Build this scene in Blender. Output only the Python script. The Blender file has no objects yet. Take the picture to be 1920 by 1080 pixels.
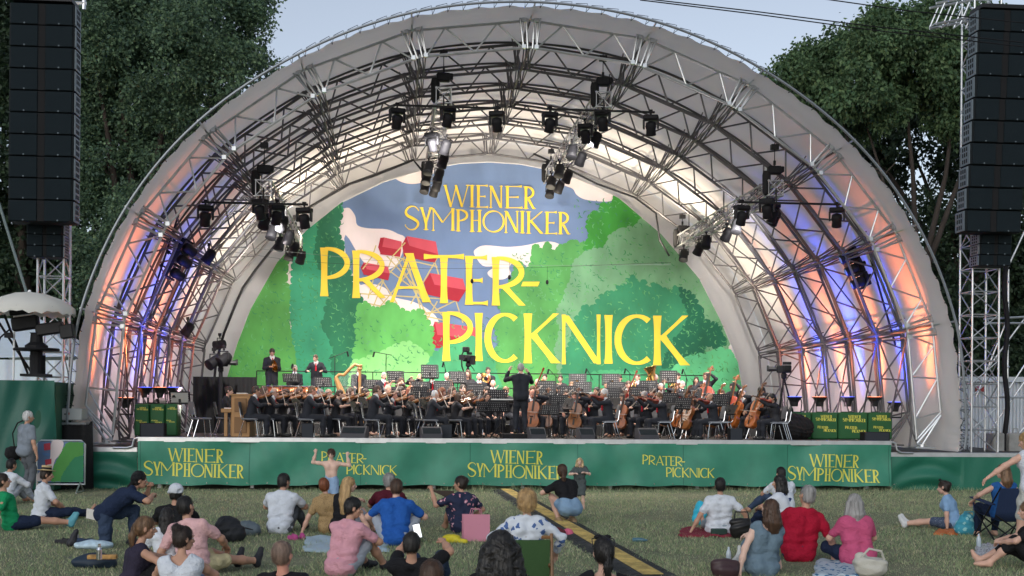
import bpy, math, random
import numpy as np
from mathutils import Vector, Matrix
R = math.radians
random.seed(7); rng = np.random.default_rng(11)
SC = bpy.context.scene
COL = SC.collection
# ------------------------------------------------------------------ camera
CAMP = (-3.0, -30.5, 2.0); YAW = R(5.47); ROLL = R(0.45); FPX = 2350.0; PP = (960., 765.)
cd = bpy.data.cameras.new('camera'); cam = bpy.data.objects.new('camera', cd); COL.objects.link(cam)
cd.sensor_width = 36; cd.lens = FPX / 1920 * 36; cd.shift_y = (PP[1] - 540) / 1920
cd.clip_end = 3000; cd.clip_start = 0.2
cam.matrix_world = (Matrix.Translation(CAMP) @ Matrix.Rotation(-YAW, 4, 'Z') @ Matrix.Rotation(R(90), 4, 'X')
                    @ Matrix.Rotation(ROLL, 4, 'Z'))
SC.camera = cam
# ------------------------------------------------------------------ sky, sun, exposure (dusk)
w = bpy.data.worlds.new('World'); SC.world = w; w.use_nodes = True
nt = w.node_tree; bg = nt.nodes['Background']
sky = nt.nodes.new('ShaderNodeTexSky'); sky.sky_type = 'NISHITA'; sky.sun_disc = False
SUN_EL, SUN_ROT = R(24), R(205)
sky.sun_elevation = SUN_EL; sky.sun_rotation = SUN_ROT
sky.air_density = 1.0; sky.dust_density = 1.5; sky.ozone_density = 3.0
hs = nt.nodes.new('ShaderNodeHueSaturation'); hs.inputs['Saturation'].default_value = .50
nt.links.new(sky.outputs[0], hs.inputs['Color']); nt.links.new(hs.outputs[0], bg.inputs[0]); bg.inputs[1].default_value = 0.066
sl = bpy.data.lights.new('sun', 'SUN'); sun = bpy.data.objects.new('sun', sl); COL.objects.link(sun)
sl.energy = 0.26; sl.angle = R(75); sl.color = (.86, .95, 1)
sdir = Vector((math.sin(SUN_ROT) * math.cos(SUN_EL), math.cos(SUN_ROT) * math.cos(SUN_EL), math.sin(SUN_EL)))
sun.rotation_euler = sdir.to_track_quat('Z', 'Y').to_euler()
SC.view_settings.view_transform = 'Standard'; SC.view_settings.look = 'None'
SC.view_settings.gamma = 1; SC.view_settings.exposure = 1.2
# ------------------------------------------------------------------ pixel -> place on a plane of known depth
def ray(px, py):
    dx, dy = px - PP[0], py - PP[1]
    x = dx * math.cos(ROLL) + dy * math.sin(ROLL); y = -dx * math.sin(ROLL) + dy * math.cos(ROLL)
    return (x / FPX * math.cos(YAW) + math.sin(YAW), -x / FPX * math.sin(YAW) + math.cos(YAW), -y / FPX)
def at(px, py, Y):
    d = ray(px, py); t = (Y - CAMP[1]) / d[1]
    return Vector((CAMP[0] + t * d[0], Y, CAMP[2] + t * d[2]))
def atz(px, py, Z):
    d = ray(px, py); t = (Z - CAMP[2]) / d[2]
    return Vector((CAMP[0] + t * d[0], CAMP[1] + t * d[1], Z))
# ------------------------------------------------------------------ materials
MATS = {}
def mat(name, col, rough=.7, metal=0., var=0., vscale=4., bump=0., bscale=60., emit=None, estr=0., spec=.4, trans=0., col2=None, alpha=None, detail=4., stretch=None, coat=0.):
    if name in MATS: return MATS[name]
    m = bpy.data.materials.new(name); m.use_nodes = True; MATS[name] = m
    t = m.node_tree; b = t.nodes['Principled BSDF']
    b.inputs['Base Color'].default_value = (*col, 1); b.inputs['Roughness'].default_value = rough
    b.inputs['Metallic'].default_value = metal; b.inputs['Specular IOR Level'].default_value = spec
    if coat: b.inputs['Coat Weight'].default_value = coat
    tc = t.nodes.new('ShaderNodeTexCoord'); vec = tc.outputs['Object']
    if stretch:
        mp = t.nodes.new('ShaderNodeMapping'); mp.inputs['Scale'].default_value = stretch
        t.links.new(vec, mp.inputs[0]); vec = mp.outputs[0]
    if var or col2:
        n = t.nodes.new('ShaderNodeTexNoise'); n.inputs['Scale'].default_value = vscale; n.inputs['Detail'].default_value = detail
        t.links.new(vec, n.inputs['Vector'])
        r = t.nodes.new('ShaderNodeValToRGB'); r.color_ramp.elements[0].position = .3; r.color_ramp.elements[1].position = .7
        c2 = col2 or tuple(min(1, c * (1 + var)) for c in col); c1 = col if col2 else tuple(c * (1 - var) for c in col)
        r.color_ramp.elements[0].color = (*c1, 1); r.color_ramp.elements[1].color = (*c2, 1)
        t.links.new(n.outputs['Fac'], r.inputs[0]); t.links.new(r.outputs[0], b.inputs['Base Color'])
    if bump:
        n2 = t.nodes.new('ShaderNodeTexNoise'); n2.inputs['Scale'].default_value = bscale; n2.inputs['Detail'].default_value = 3
        t.links.new(vec, n2.inputs['Vector'])
        bp = t.nodes.new('ShaderNodeBump'); bp.inputs['Strength'].default_value = bump; bp.inputs['Distance'].default_value = .02
        t.links.new(n2.outputs['Fac'], bp.inputs['Height']); t.links.new(bp.outputs[0], b.inputs['Normal'])
    if emit:
        b.inputs['Emission Color'].default_value = (*emit, 1); b.inputs['Emission Strength'].default_value = estr
    if trans:
        tr = t.nodes.new('ShaderNodeBsdfTranslucent'); tr.inputs[0].default_value = (*(c * .9 for c in col), 1)
        mx = t.nodes.new('ShaderNodeMixShader'); mx.inputs[0].default_value = trans
        t.links.new(b.outputs[0], mx.inputs[1]); t.links.new(tr.outputs[0], mx.inputs[2])
        t.links.new(mx.outputs[0], t.nodes['Material Output'].inputs[0])
    return m
def pattern(name, base, spot, scale=25., thr=.3, rough=.8, spot2=None):
    """cloth with irregular printed blots"""
    if name in MATS: return MATS[name]
    m = mat(name, base, rough); t = m.node_tree; b = t.nodes['Principled BSDF']
    tc = t.nodes.new('ShaderNodeTexCoord')
    n = t.nodes.new('ShaderNodeTexNoise'); n.inputs['Scale'].default_value = scale * 1.4; t.links.new(tc.outputs['Object'], n.inputs[0])
    mxv = t.nodes.new('ShaderNodeMix'); mxv.data_type = 'VECTOR'; mxv.inputs[0].default_value = .08
    t.links.new(tc.outputs['Object'], mxv.inputs[4]); t.links.new(n.outputs['Color'], mxv.inputs[5])
    v = t.nodes.new('ShaderNodeTexVoronoi'); v.inputs['Scale'].default_value = scale
    t.links.new(mxv.outputs[1], v.inputs['Vector'])
    r = t.nodes.new('ShaderNodeValToRGB'); r.color_ramp.interpolation = 'CONSTANT'
    r.color_ramp.elements[0].color = (*spot, 1); r.color_ramp.elements[1].position = thr; r.color_ramp.elements[1].color = (*base, 1)
    if spot2:
        e = r.color_ramp.elements.new(thr * .5); e.color = (*spot2, 1)
    t.links.new(v.outputs['Distance'], r.inputs[0]); t.links.new(r.outputs[0], b.inputs['Base Color'])
    return m
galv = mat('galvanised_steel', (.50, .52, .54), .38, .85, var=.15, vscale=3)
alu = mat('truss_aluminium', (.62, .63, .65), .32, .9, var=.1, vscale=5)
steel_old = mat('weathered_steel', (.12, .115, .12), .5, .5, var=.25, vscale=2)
chrome = mat('chrome_tube', (.75, .76, .78), .18, 1.)
blk = mat('black_paint', (.010, .010, .012), .65, var=.3, spec=.2)
blkmetal = mat('black_metal', (.014, .014, .016), .5, .2, spec=.3)
blkcloth = mat('black_cloth', (.009, .009, .010), .9, bump=.3, bscale=30)
white_pl = mat('white_plastic', (.75, .76, .77), .45)
# ------------------------------------------------------------------ mesh builder
class MB:
    def __init__(s): s.v = []; s.f = []; s.mi = []; s.m = 0
    def add(s, vs, fs):
        o = len(s.v); s.v.extend([tuple(p) for p in vs])
        for q in fs: s.f.append([i + o for i in q]); s.mi.append(s.m)
        return s
    def bar(s, a, b, r, n=6, r2=None, cap=True):
        a = Vector(a); b = Vector(b); d = b - a
        if d.length < 1e-6: return s
        d.normalize(); u = d.orthogonal().normalized(); v = d.cross(u); r2 = r if r2 is None else r2
        vs = []
        for p, q in ((a, r), (b, r2)):
            for i in range(n):
                t = 2 * math.pi * i / n; vs.append(p + (u * math.cos(t) + v * math.sin(t)) * q)
        fs = [[i, (i + 1) % n, n + (i + 1) % n, n + i] for i in range(n)]
        if cap: fs += [list(range(n))[::-1], list(range(n, 2 * n))]
        return s.add(vs, fs)
    def tube(s, pts, r, n=6):
        pts = [Vector(p) for p in pts]; k = len(pts)
        rr = r if isinstance(r, (list, tuple)) else [r] * k
        t0 = (pts[1] - pts[0]).normalized(); u = t0.orthogonal().normalized(); vs = []
        for i, p in enumerate(pts):
            t = (pts[min(i + 1, k - 1)] - pts[max(i - 1, 0)])
            t = t.normalized() if t.length > 1e-9 else t0
            u = (u - t * u.dot(t)); u = u.normalized() if u.length > 1e-6 else t.orthogonal().normalized(); v = t.cross(u)
            for j in range(n):
                a = 2 * math.pi * j / n; vs.append(p + (u * math.cos(a) + v * math.sin(a)) * rr[i])
        fs = [[i * n + j, i * n + (j + 1) % n, (i + 1) * n + (j + 1) % n, (i + 1) * n + j] for i in range(k - 1) for j in range(n)]
        fs += [list(range(n))[::-1], list(range((k - 1) * n, k * n))]
        return s.add(vs, fs)
    def box(s, c, d, M=None, bev=0.):
        x, y, z = (q / 2 for q in d); c = Vector(c)
        if bev:
            b = bev; vs = []; 
            for sz in (-1, 1):
                for (px, py) in ((-x + b, -y), (x - b, -y), (x, -y + b), (x, y - b), (x - b, y), (-x + b, y), (-x, y - b), (-x, -y + b)):
                    vs.append((px, py, sz * (z - b)))
            for sz in (-1, 1):
                for (px, py) in ((-x + b, -y + b), (x - b, -y + b), (x - b, y - b), (-x + b, y - b)): vs.append((px, py, sz * z))
            fs = [[i, (i + 1) % 8, 8 + (i + 1) % 8, 8 + i] for i in range(8)]
            fs += [[19, 18, 17, 16], [20, 21, 22, 23]] if True else []
            for k, o, rev in ((0, 16, 1), (8, 20, 0)):
                L = [[k + 0, k + 1, o + 1, o], [k + 1, k + 2, o + 1], [k + 2, k + 3, o + 2, o + 1], [k + 3, k + 4, o + 2], [k + 4, k + 5, o + 3, o + 2], [k + 5, k + 6, o + 3], [k + 6, k + 7, o, o + 3], [k + 7, k + 0, o]]
                fs += [q[::-1] for q in L] if rev else L
        else:
            vs = [(sx * x, sy * y, sz * z) for sz in (-1, 1) for sx, sy in ((-1, -1), (1, -1), (1, 1), (-1, 1))]
            fs = [[3, 2, 1, 0], [4, 5, 6, 7], [0, 1, 5, 4], [1, 2, 6, 5], [2, 3, 7, 6], [3, 0, 4, 7]]
        vs = [(M @ Vector(p) if M else Vector(p)) + c for p in vs]
        return s.add(vs, fs)
    def lathe(s, prof, n=16, M=None):
        vs = []; 
        for r, z in prof:
            for j in range(n):
                a = 2 * math.pi * j / n; p = Vector((r * math.cos(a), r * math.sin(a), z)); vs.append(M @ p if M else p)
        k = len(prof)
        fs = [[i * n + j, i * n + (j + 1) % n, (i + 1) * n + (j + 1) % n, (i + 1) * n + j] for i in range(k - 1) for j in range(n)]
        fs += [list(range(n))[::-1], list(range((k - 1) * n, k * n))]
        return s.add(vs, fs)
    def ball(s, c, r, n=10, M=None):
        if not isinstance(r, (tuple, list)): r = (r, r, r)
        c = Vector(c); vs = []; k = max(4, n // 2)
        for i in range(k + 1):
            t = math.pi * i / k
            for j in range(n):
                a = 2 * math.pi * j / n
                p = Vector((r[0] * math.sin(t) * math.cos(a), r[1] * math.sin(t) * math.sin(a), r[2] * math.cos(t)))
                vs.append((M @ p if M else p) + c)
        fs = [[i * n + j, (i + 1) * n + j, (i + 1) * n + (j + 1) % n, i * n + (j + 1) % n] for i in range(k) for j in range(n)]
        return s.add(vs, fs)
    def prism(s, poly, f, d0, d1):
        """poly: 2-D points, f(x,y,d)->3-D; front at d0 and back at d1"""
        n = len(poly); vs = [f(x, y, d0) for x, y in poly] + [f(x, y, d1) for x, y in poly]
        fs = [list(range(n)), list(range(n, 2 * n))[::-1]] + [[(i + 1) % n, i, n + i, n + (i + 1) % n] for i in range(n)]
        return s.add(vs, fs)
    def build(s, name, mats, parent=None, smooth=False, kind=None):
        me = bpy.data.meshes.new(name); me.from_pydata(s.v, [], s.f)
        mats = mats if isinstance(mats, (list, tuple)) else [mats]
        for m in mats: me.materials.append(m)
        if len(mats) > 1: me.polygons.foreach_set('material_index', s.mi)
        if smooth: me.polygons.foreach_set('use_smooth', [True] * len(me.polygons))
        me.validate(); me.update()
        o = bpy.data.objects.new(name, me); COL.objects.link(o)
        if parent: o.parent = parent
        if kind: o['kind'] = kind
        return o
def np_mesh(name, V, F, mats, parent=None, smooth=False, mi=None):
    me = bpy.data.meshes.new(name); n = len(F); k = F.shape[1]
    me.vertices.add(len(V)); me.vertices.foreach_set('co', np.ascontiguousarray(V, dtype=np.float32).ravel())
    me.loops.add(n * k); me.loops.foreach_set('vertex_index', np.ascontiguousarray(F, dtype=np.int32).ravel())
    me.polygons.add(n); me.polygons.foreach_set('loop_start', np.arange(0, n * k, k, dtype=np.int32))
    for m in (mats if isinstance(mats, (list, tuple)) else [mats]): me.materials.append(m)
    if mi is not None: me.polygons.foreach_set('material_index', np.ascontiguousarray(mi, dtype=np.int32))
    me.update(calc_edges=True); me.validate()
    me.polygons.foreach_set('use_smooth', np.full(len(me.polygons), bool(smooth)))
    o = bpy.data.objects.new(name, me); COL.objects.link(o)
    if parent: o.parent = parent
    return o
def tag(o, label, cat, group=None):
    o['label'] = label; o['category'] = cat
    if group: o['group'] = group
    return o
def thing(name, label, cat, loc=(0, 0, 0), rz=0., group=None):
    o = bpy.data.objects.new(name, None); COL.objects.link(o); o.empty_display_size = .2
    o.location = loc; o.rotation_euler = (0, 0, rz)
    return tag(o, label, cat, group)
KIDS = {}
def copy_tree(o, parent=None):
    c = o.copy(); COL.objects.link(c)
    if parent: c.parent = parent
    for ch in list(o.children): copy_tree(ch, c)
    return c
def rotm(ax, deg): return Matrix.Rotation(R(deg), 3, ax)
# ------------------------------------------------------------------ ground
g = MB(); N = 60
for j in range(2):
    pass
g.add([(-900, -200, 0), (900, -200, 0), (900, 1500, 0), (-900, 1500, 0)], [[0, 1, 2, 3]])
mg = mat('lawn_soil', (.13, .145, .085), .95, col2=(.21, .205, .13), vscale=.9, bump=.6, bscale=35, detail=8)
g.build('ground', mg, kind='structure')
# ------------------------------------------------------------------ arch profile (x offset from axis, z), left foot to right foot
AX = 0.4
half = [(2.78, 10.78), (5.28, 9.78), (7.45, 8.24), (9.0, 6.32), (9.95, 4.08), (10.22, 1.16)]
PIN = [(-x, z) for x, z in half[::-1]] + [(0., 11.12)] + half
def outp(p, d):
    x, z = p; q = Vector((x, max(z - 1.6, 0.0))).normalized()
    return (x + q.x * d, z + q.y * d)
PO = [outp(p, .68) for p in PIN]
PO[0] = (-10.86, 1.9); PO[-1] = (10.86, 1.9)
def catmull(P, n):
    P = [2 * Vector(P[0]) - Vector(P[1])] + [Vector(p) for p in P] + [2 * Vector(P[-1]) - Vector(P[-2])]
    out = []
    for i in range(1, len(P) - 2):
        for k in range(n):
            t = k / n; a, b, c, d = P[i - 1:i + 3]
            out.append(.5 * ((2 * b) + (c - a) * t + (2 * a - 5 * b + 4 * c - d) * t * t + (3 * b - a - 3 * c + d) * t ** 3))
    out.append(P[-2]); return out
SK = [(-10.92, .98), (-10.95, 1.9)] + [outp(p, .73) for p in PIN[1:-1]] + [(10.95, 1.9), (10.92, .98)]
SKIN = catmull(SK, 24)
NS = len(SKIN)
def skn(i):
    a = SKIN[max(i - 1, 0)]; b = SKIN[min(i + 1, NS - 1)]; t = (b - a).normalized(); n = Vector((-t.y, t.x))
    return n
RIBY = [1.0, 3.05, 5.1, 7.3, 9.5, 11.8, 14.3]
def W3(p, y): return Vector((AX + p[0], y, p[1]))
# ------------------------------------------------------------------ ribs
def truss_seg(a_i, b_i, a_o, b_o, y, nb, rc, rb, mt, par, gap=.17):
    m = MB(); L = (Vector(b_i) - Vector(a_i)).length; g_ = gap / L
    def l(p, q, t): return Vector(p).lerp(Vector(q), t)
    I = lambda t: W3(l(a_i, b_i, g_ + t * (1 - 2 * g_)), y)
    O = lambda t: W3(l(a_o, b_o, g_ + t * (1 - 2 * g_)), y)
    m.bar(I(0), I(1), rc, 8); m.bar(O(0), O(1), rc, 8)
    m.bar(I(0), O(0), rb, 6); m.bar(I(1), O(1), rb, 6)
    for k in range(nb):
        t0, t1 = k / nb, (k + 1) / nb
        if k % 2 == 0: m.bar(I(t0), O(t1), rb, 6)
        else: m.bar(O(t0), I(t1), rb, 6)
    return m.build('truss_segment', mt, par)
for ri, y in enumerate(RIBY):
    front = ri == 0
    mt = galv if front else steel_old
    ends = ['bright galvanised truss arch at the front edge of the stage shell',
            'dark truss arch directly behind the bright front arch', 'dark truss arch third from the front of the shell',
            'dark truss arch midway between the front arch and the backdrop',
            'dark truss arch third from the backdrop end', 'truss arch second from the backdrop',
            'rearmost truss arch framing the printed backdrop']
    rib = thing('truss_arch', ends[ri], 'truss arch', (0, 0, 0), 0, 'truss arches of the stage shell')
    for k in range(len(PIN) - 1):
        leg = k in (0, len(PIN) - 2)
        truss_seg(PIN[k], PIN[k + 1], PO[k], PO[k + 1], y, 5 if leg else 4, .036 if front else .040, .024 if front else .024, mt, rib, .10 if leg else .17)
    for k in range(1, len(PIN) - 1):
        jm = MB()
        pi_, po_ = Vector(PIN[k]), Vector(PO[k]); t = (Vector(PIN[k + 1]) - Vector(PIN[k - 1])).normalized()
        rad = (po_ - pi_).normalized()
        for s in ((-.20, -.08, .08, .20) if front else (-.1, .1)):   # clamped fan of short tubes over each joint
            a = pi_ + t * s * .8 - rad * .04; b = po_ + t * s * 1.35 + rad * (.12 if front else .04)
            jm.bar(W3(a, y - .045), W3(b, y - .045), .026, 6)
        jm.bar(W3(pi_ - t * .22, y), W3(pi_ + t * .22, y), .034, 6); jm.bar(W3(po_ - t * .22, y), W3(po_ + t * .22, y), .034, 6)
        for s in (-.16, .16):
            jm.box(W3(pi_ + t * s, y - .03), (.10, .12, .10)); jm.box(W3(po_ + t * s, y - .03), (.10, .12, .10))
        jm.build('joint', mt, rib)
    for sgn, P, Q in ((-1, PIN[0], PO[0]), (1, PIN[-1], PO[-1])):
        fm = MB()
        foot = W3((sgn * 10.36, 1.12), y)
        fm.bar(W3(P, y), foot, .04); fm.bar(W3(Q, y), foot, .03); fm.bar(W3(P, y), W3(Q, y), .03)
        fm.box(foot - Vector((0, 0, .06)), (.55, .5, .03)); fm.bar(foot + Vector((0, 0, .02)), foot - Vector((0, 0, .06)), .09, 8)
        if front: fm.bar(foot, W3((sgn * 11.0, 1.75), y + .6), .025)
        fm.build('foot', mt, rib)
# ------------------------------------------------------------------ purlins along the joints, wind bracing
jn = ['lowest left', 'second left', 'third left', 'fourth left', 'fifth left', 'ridge', 'fifth right', 'fourth right', 'third right', 'second right', 'lowest right']
for k in range(1, len(PIN) - 1):
    m = MB(); pi_, po_ = PIN[k], PO[k]
    m.bar(W3(pi_, RIBY[0]), W3(pi_, RIBY[-1]), .028); m.bar(W3(po_, RIBY[0]), W3(po_, RIBY[-1]), .028)
    c = Vector(pi_); t = (Vector(PIN[k + 1]) - Vector(PIN[k - 1])).normalized() * .16
    m.bar(W3(c + t, RIBY[0]), W3(c + t, RIBY[-1]), .018)
    for i in range(len(RIBY) - 1):
        y0, y1 = RIBY[i], RIBY[i + 1]; ym = (y0 + y1) / 2
        m.bar(W3(pi_, y0), W3(po_, ym), .018); m.bar(W3(po_, ym), W3(pi_, y1), .018)
        m.bar(W3(c + t, y1 - .1), W3(Vector(po_) + t * 1.9, y1 - .45), .017); m.bar(W3(c - t, y1 - .1), W3(Vector(po_) - t * 1.9, y1 - .45), .017)
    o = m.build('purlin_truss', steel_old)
    tag(o, 'lattice purlin running back along the %s joints of the shell' % jn[k - 1] if k != 6 else 'lattice purlin running back along the ridge of the shell', 'purlin', 'purlins of the stage shell')
for sgn, nm in ((-1, 'left'), (1, 'right')):
    for bi, (a, b) in enumerate(((0, 2), (2, 4), (4, 6), (1, 3))):
        m = MB(); i0 = 1 + bi if bi < 3 else 4
        def PP_(q): return PIN[q] if sgn < 0 else PIN[len(PIN) - 1 - q]
        for q in range(3):
            y0, y1 = RIBY[min(bi, 3) + q], RIBY[min(bi, 3) + q + 1]
            p0, p1 = PP_(q), PP_(q + 1)
            m.bar(W3(p0, y0) , W3(p1, y1), .024)
            if q == 0: m.bar(W3(p0, y1), W3(p1, y0), .024)
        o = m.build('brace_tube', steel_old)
        tag(o, 'diagonal wind brace tubes on the %s side of the shell, %s bay' % (nm, ('front', 'second', 'third', 'rear')[bi]), 'brace', 'wind braces of the shell')
# ------------------------------------------------------------------ membrane
mem = mat('membrane_fabric', (.74, .71, .69), .75, var=.04, vscale=1.2, bump=.07, bscale=5., trans=.38)
ys = [-.1]
allY = [-.1] + RIBY + [15.6]
for a, b in zip(allY[:-1], allY[1:]): ys += [a + (b - a) * q / 6 for q in range(1, 7)]
V = []; 
for j, y in enumerate(ys):
    ph = (j % 6) / 6
    for i in range(NS):
        n = skn(i); p = SKIN[i]
        d = -.035 * math.sin(math.pi * ph) if 0 < j < len(ys) - 6 else -.02
        d += .006 * math.sin(i * .31 + j * .7) + (.011 * math.sin(i * 1.1 + .4 * j) * math.sin(i * .23) * (1 - j / 7) if 0 < j < 7 else 0)
        if j == 0: d += -.01 - .05 * abs(math.sin(i * .52)) ** 2 * (.4 + .6 * math.sin(i * .37) ** 2)
        V.append((AX + p.x + n.x * d, y + (.04 * abs(math.sin(i * .52)) if j == 0 else 0), p.y + n.y * d))
F = [[j * NS + i, j * NS + i + 1, (j + 1) * NS + i + 1, (j + 1) * NS + i] for j in range(len(ys) - 1) for i in range(NS - 1)]
m = MB(); m.add(V, F)
roof = thing('shell_membrane', 'off-white fabric skin stretched over the arched stage shell', 'membrane roof')
m.build('membrane', mem, roof, True)
m = MB()     # welded seams / keder profiles that follow each rib outside
for y in RIBY[1:]:
    m.tube([(AX + SKIN[i].x - skn(i).x * .02, y, SKIN[i].y - skn(i).y * .02) for i in range(0, NS, 3)], .04, 5)
m.build('keder_rail', steel_old, roof)
m = MB(); pts = [(AX + SKIN[i].x + skn(i).x * .03, -.2, SKIN[i].y + skn(i).y * .03) for i in range(2, NS - 2)]
m.tube(pts, .035, 6); m.build('rim_tube', mat('rim_steel', (.26, .28, .30), .5, .7), roof)
m = MB()
lace = []
for i in range(4, NS - 4, 3):     # one lacing cord winding round the rim
    p = SKIN[i]; n = skn(i); p2 = p + Vector((n.y, -n.x)) * .12
    lace += [Vector((AX + p.x + n.x * .09, -.24, p.y + n.y * .09)), Vector((AX + p.x - n.x * .07, -.08, p.y - n.y * .07)), Vector((AX + p2.x + n.x * .09, -.15, p2.y + n.y * .09))]
m.tube(lace, .010, 4)
m.build('lacing_cord', blk, roof)
for k in range(1, 12):
    m = MB(); po_ = Vector(PO[k]); n = (po_ - Vector((0, 1.6))).normalized()
    m.bar(W3(po_, 1.0), Vector((AX + po_.x + n.x * .10, -.2, po_.y + n.y * .10)), .024); m.build('rim_strut', galv, roof)
m = MB()     # rear curtain between the last arch and the backdrop
mc = [( -11.1, .4)]
poly = [(p.x, p.y) for p in SKIN]
n = len(poly); vs = [(AX + x, 15.7, z) for x, z in poly] + [(AX + x, 15.74, z) for x, z in poly]
m.add(vs, [list(range(n))]); m.build('rear_curtain', mem, roof)
# ------------------------------------------------------------------ stage
deckm = mat('stage_deck', (.05, .045, .04), .6, var=.3, vscale=6)
ban = mat('banner_green', (.040, .215, .140), .5, var=.10, vscale=3, bump=.15, bscale=120)
ylw = mat('banner_yellow', (.70, .66, .10), .6)
SX0, SX1, SZ = -8.98, 9.48, 1.22
st = thing('stage_platform', 'wide orchestra stage with a green lettered skirt banner along its front', 'stage', (0, 0, 0))
m = MB(); m.box(((SX0 + SX1) / 2, 7.9, SZ - .09), (SX1 - SX0, 15.6, .18)); m.build('deck', deckm, st)
m = MB(); m.box(((SX0 + SX1) / 2, -.03, SZ - .035), (SX1 - SX0 + .06, .06, .13), bev=.012)
m.box(((SX0 + SX1) / 2, -.045, SZ + .0), (SX1 - SX0 + .06, .05, .02)); m.build('edge_rail', alu, st)
m = MB()
for i in range(9):
    x = SX0 + .4 + i * (SX1 - SX0 - .8) / 8
    for y in (.5, 4, 8, 12): m.box((x, y, (SZ - .18) / 2), (.08, .08, SZ - .18))
m.build('support_post', galv, st)
def fold(x, z):
    t = (SZ - z); e = .5 + .5 * math.sin(x * .8)
    return (.046 * math.sin(x * 4.1 + 1.5 * t) * (.4 + .6 * math.sin(x * .63) ** 2) + .018 * math.sin(x * 9.3 - 4 * t + 2) * e
            + .034 * math.sin(5.2 * t + 2.3 * x) * (.3 + .7 * math.sin(x * .41 + 1) ** 2) + .05 * math.exp(-((x - SX0) / .25) ** 2) * math.sin(6 * t) + .03 * (t / 1.1) ** 2)
def banner(x0, x1, zt, zb, yy, name, par, ff, nx=400, nz=18, mt=None):
    m = MB(); vs = []
    for j in range(nz + 1):
        for i in range(nx + 1):
            x = x0 + (x1 - x0) * i / nx; z = zt + (zb - zt) * j / nz
            zz = z + (.015 * math.sin(x * 5) if j == nz else 0)
            vs.append((x, yy - ff(x, z), zz))
    fs = [[j * (nx + 1) + i, j * (nx + 1) + i + 1, (j + 1) * (nx + 1) + i + 1, (j + 1) * (nx + 1) + i][::-1] for j in range(nz) for i in range(nx)]
    m.add(vs, fs); return m.build(name, mt or ban, par, True)
BY = -.075
banner(SX0, SX1, SZ - .07, .11, BY, 'skirt_banner', st, fold)
m = MB()
for i in range(40):
    x = SX0 + .2 + i * .47; m.lathe([(.014, 0), (.014, .01)], 8, Matrix.Translation((x, BY - fold(x, .15) - .012, .16)) @ Matrix.Rotation(R(90), 4, 'X'))
m.build('eyelet', chrome, st)
for x in [SX0 + .06] + [SX0 + 2.6 + 2.64 * q for q in range(6)] + [SX1 - .06]:
    m = MB(); vs = []
    for q in range(13):
        z = SZ - .075 - (SZ - .195) * q / 12; vs += [(x - .009, BY - fold(x - .009, z) - .004, z), (x + .009, BY - fold(x + .009, z) - .004, z)]
    m.add(vs, [[2 * q, 2 * q + 2, 2 * q + 3, 2 * q + 1] for q in range(12)]); m.build('seam', mat('banner_seam', (.020, .13, .085), .6), st)
# side wings
for sgn, x0, x1, zt, lab in ((-1, -10.75, -9.02, .97, 'low side platform left of the stage with plain green cloth'),
                        (1, 9.52, 14.6, .93, 'low side platform right of the stage with a sagging green cloth')):
    w_ = thing('side_platform', lab, 'stage platform', (0, 0, 0), 0)
    m = MB(); m.box(((x0 + x1) / 2, 7.9, zt - .09), (x1 - x0, 15.6, .16)); m.build('deck', deckm, w_)
    m = MB(); m.box(((x0 + x1) / 2, .06, zt - .03), (x1 - x0, .06, .12), bev=.01); m.build('edge_rail', alu, w_)
    def f2(x, z, x0=x0, x1=x1, sgn=sgn, zt=zt):
        u = (x - x0) / 1.9; t = (zt - z)
        if sgn > 0 and u > 1: return .02 * math.sin(3 * x) + .01 * math.sin(x * 9 + t * 3)
        return .10 * math.sin(math.pi * min(1, u)) * (.3 + t) * math.sin(5.5 * (t - 1.1 * (u - .5) ** 2 * 1.2) * 2.2 + 1) * .7 + .03 * math.sin(9 * u + 4 * t)
    banner(x0, x1, zt - .08, .0, 0.02, 'skirt_cloth', w_, f2, 120, 24, mat('cloth_green_dark', (.016, .135, .085), .45, bump=.2, bscale=30))
m = MB(); m.tube([(SX1 + .02, -.05, SZ), (SX1 + .12, -.06, SZ - .03), (SX1 + .16, -.06, SZ - .2), (SX1 + .28, -.05, SZ - .27), (SX1 + .6, -.02, SZ - .28)], .028, 8)
tag(m.build('edge_pipe', alu), 'bent metal pipe at the right end of the stage edge', 'pipe')
m = MB(); m.tube([(SX0 - .02, -.05, SZ), (SX0 - .10, -.06, SZ - .03), (SX0 - .14, -.06, SZ - .2), (SX0 - .26, -.05, SZ - .24), (SX0 - .6, -.02, SZ - .24)], .028, 8)
tag(m.build('edge_pipe', alu), 'bent metal pipe at the left end of the stage edge', 'pipe')
# risers for the rear rows
m = MB()
for (y0, y1, z) in ((5.1, 6.8, .3), (6.85, 8.6, .6), (8.65, 12.0, .85)):
    m2 = MB(); m2.box((.2, (y0 + y1) / 2, SZ + z / 2), (15.6, y1 - y0, z))
    o = m2.build('riser', mat('riser_black', (.02, .02, .02), .7))
    tag(o, {.3: 'lowest black riser behind the strings', .6: 'middle black riser under the woodwind row', .85: 'highest black riser at the backdrop'}[z], 'riser', 'orchestra risers')
from mathutils.geometry import delaunay_2d_cdt
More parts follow.
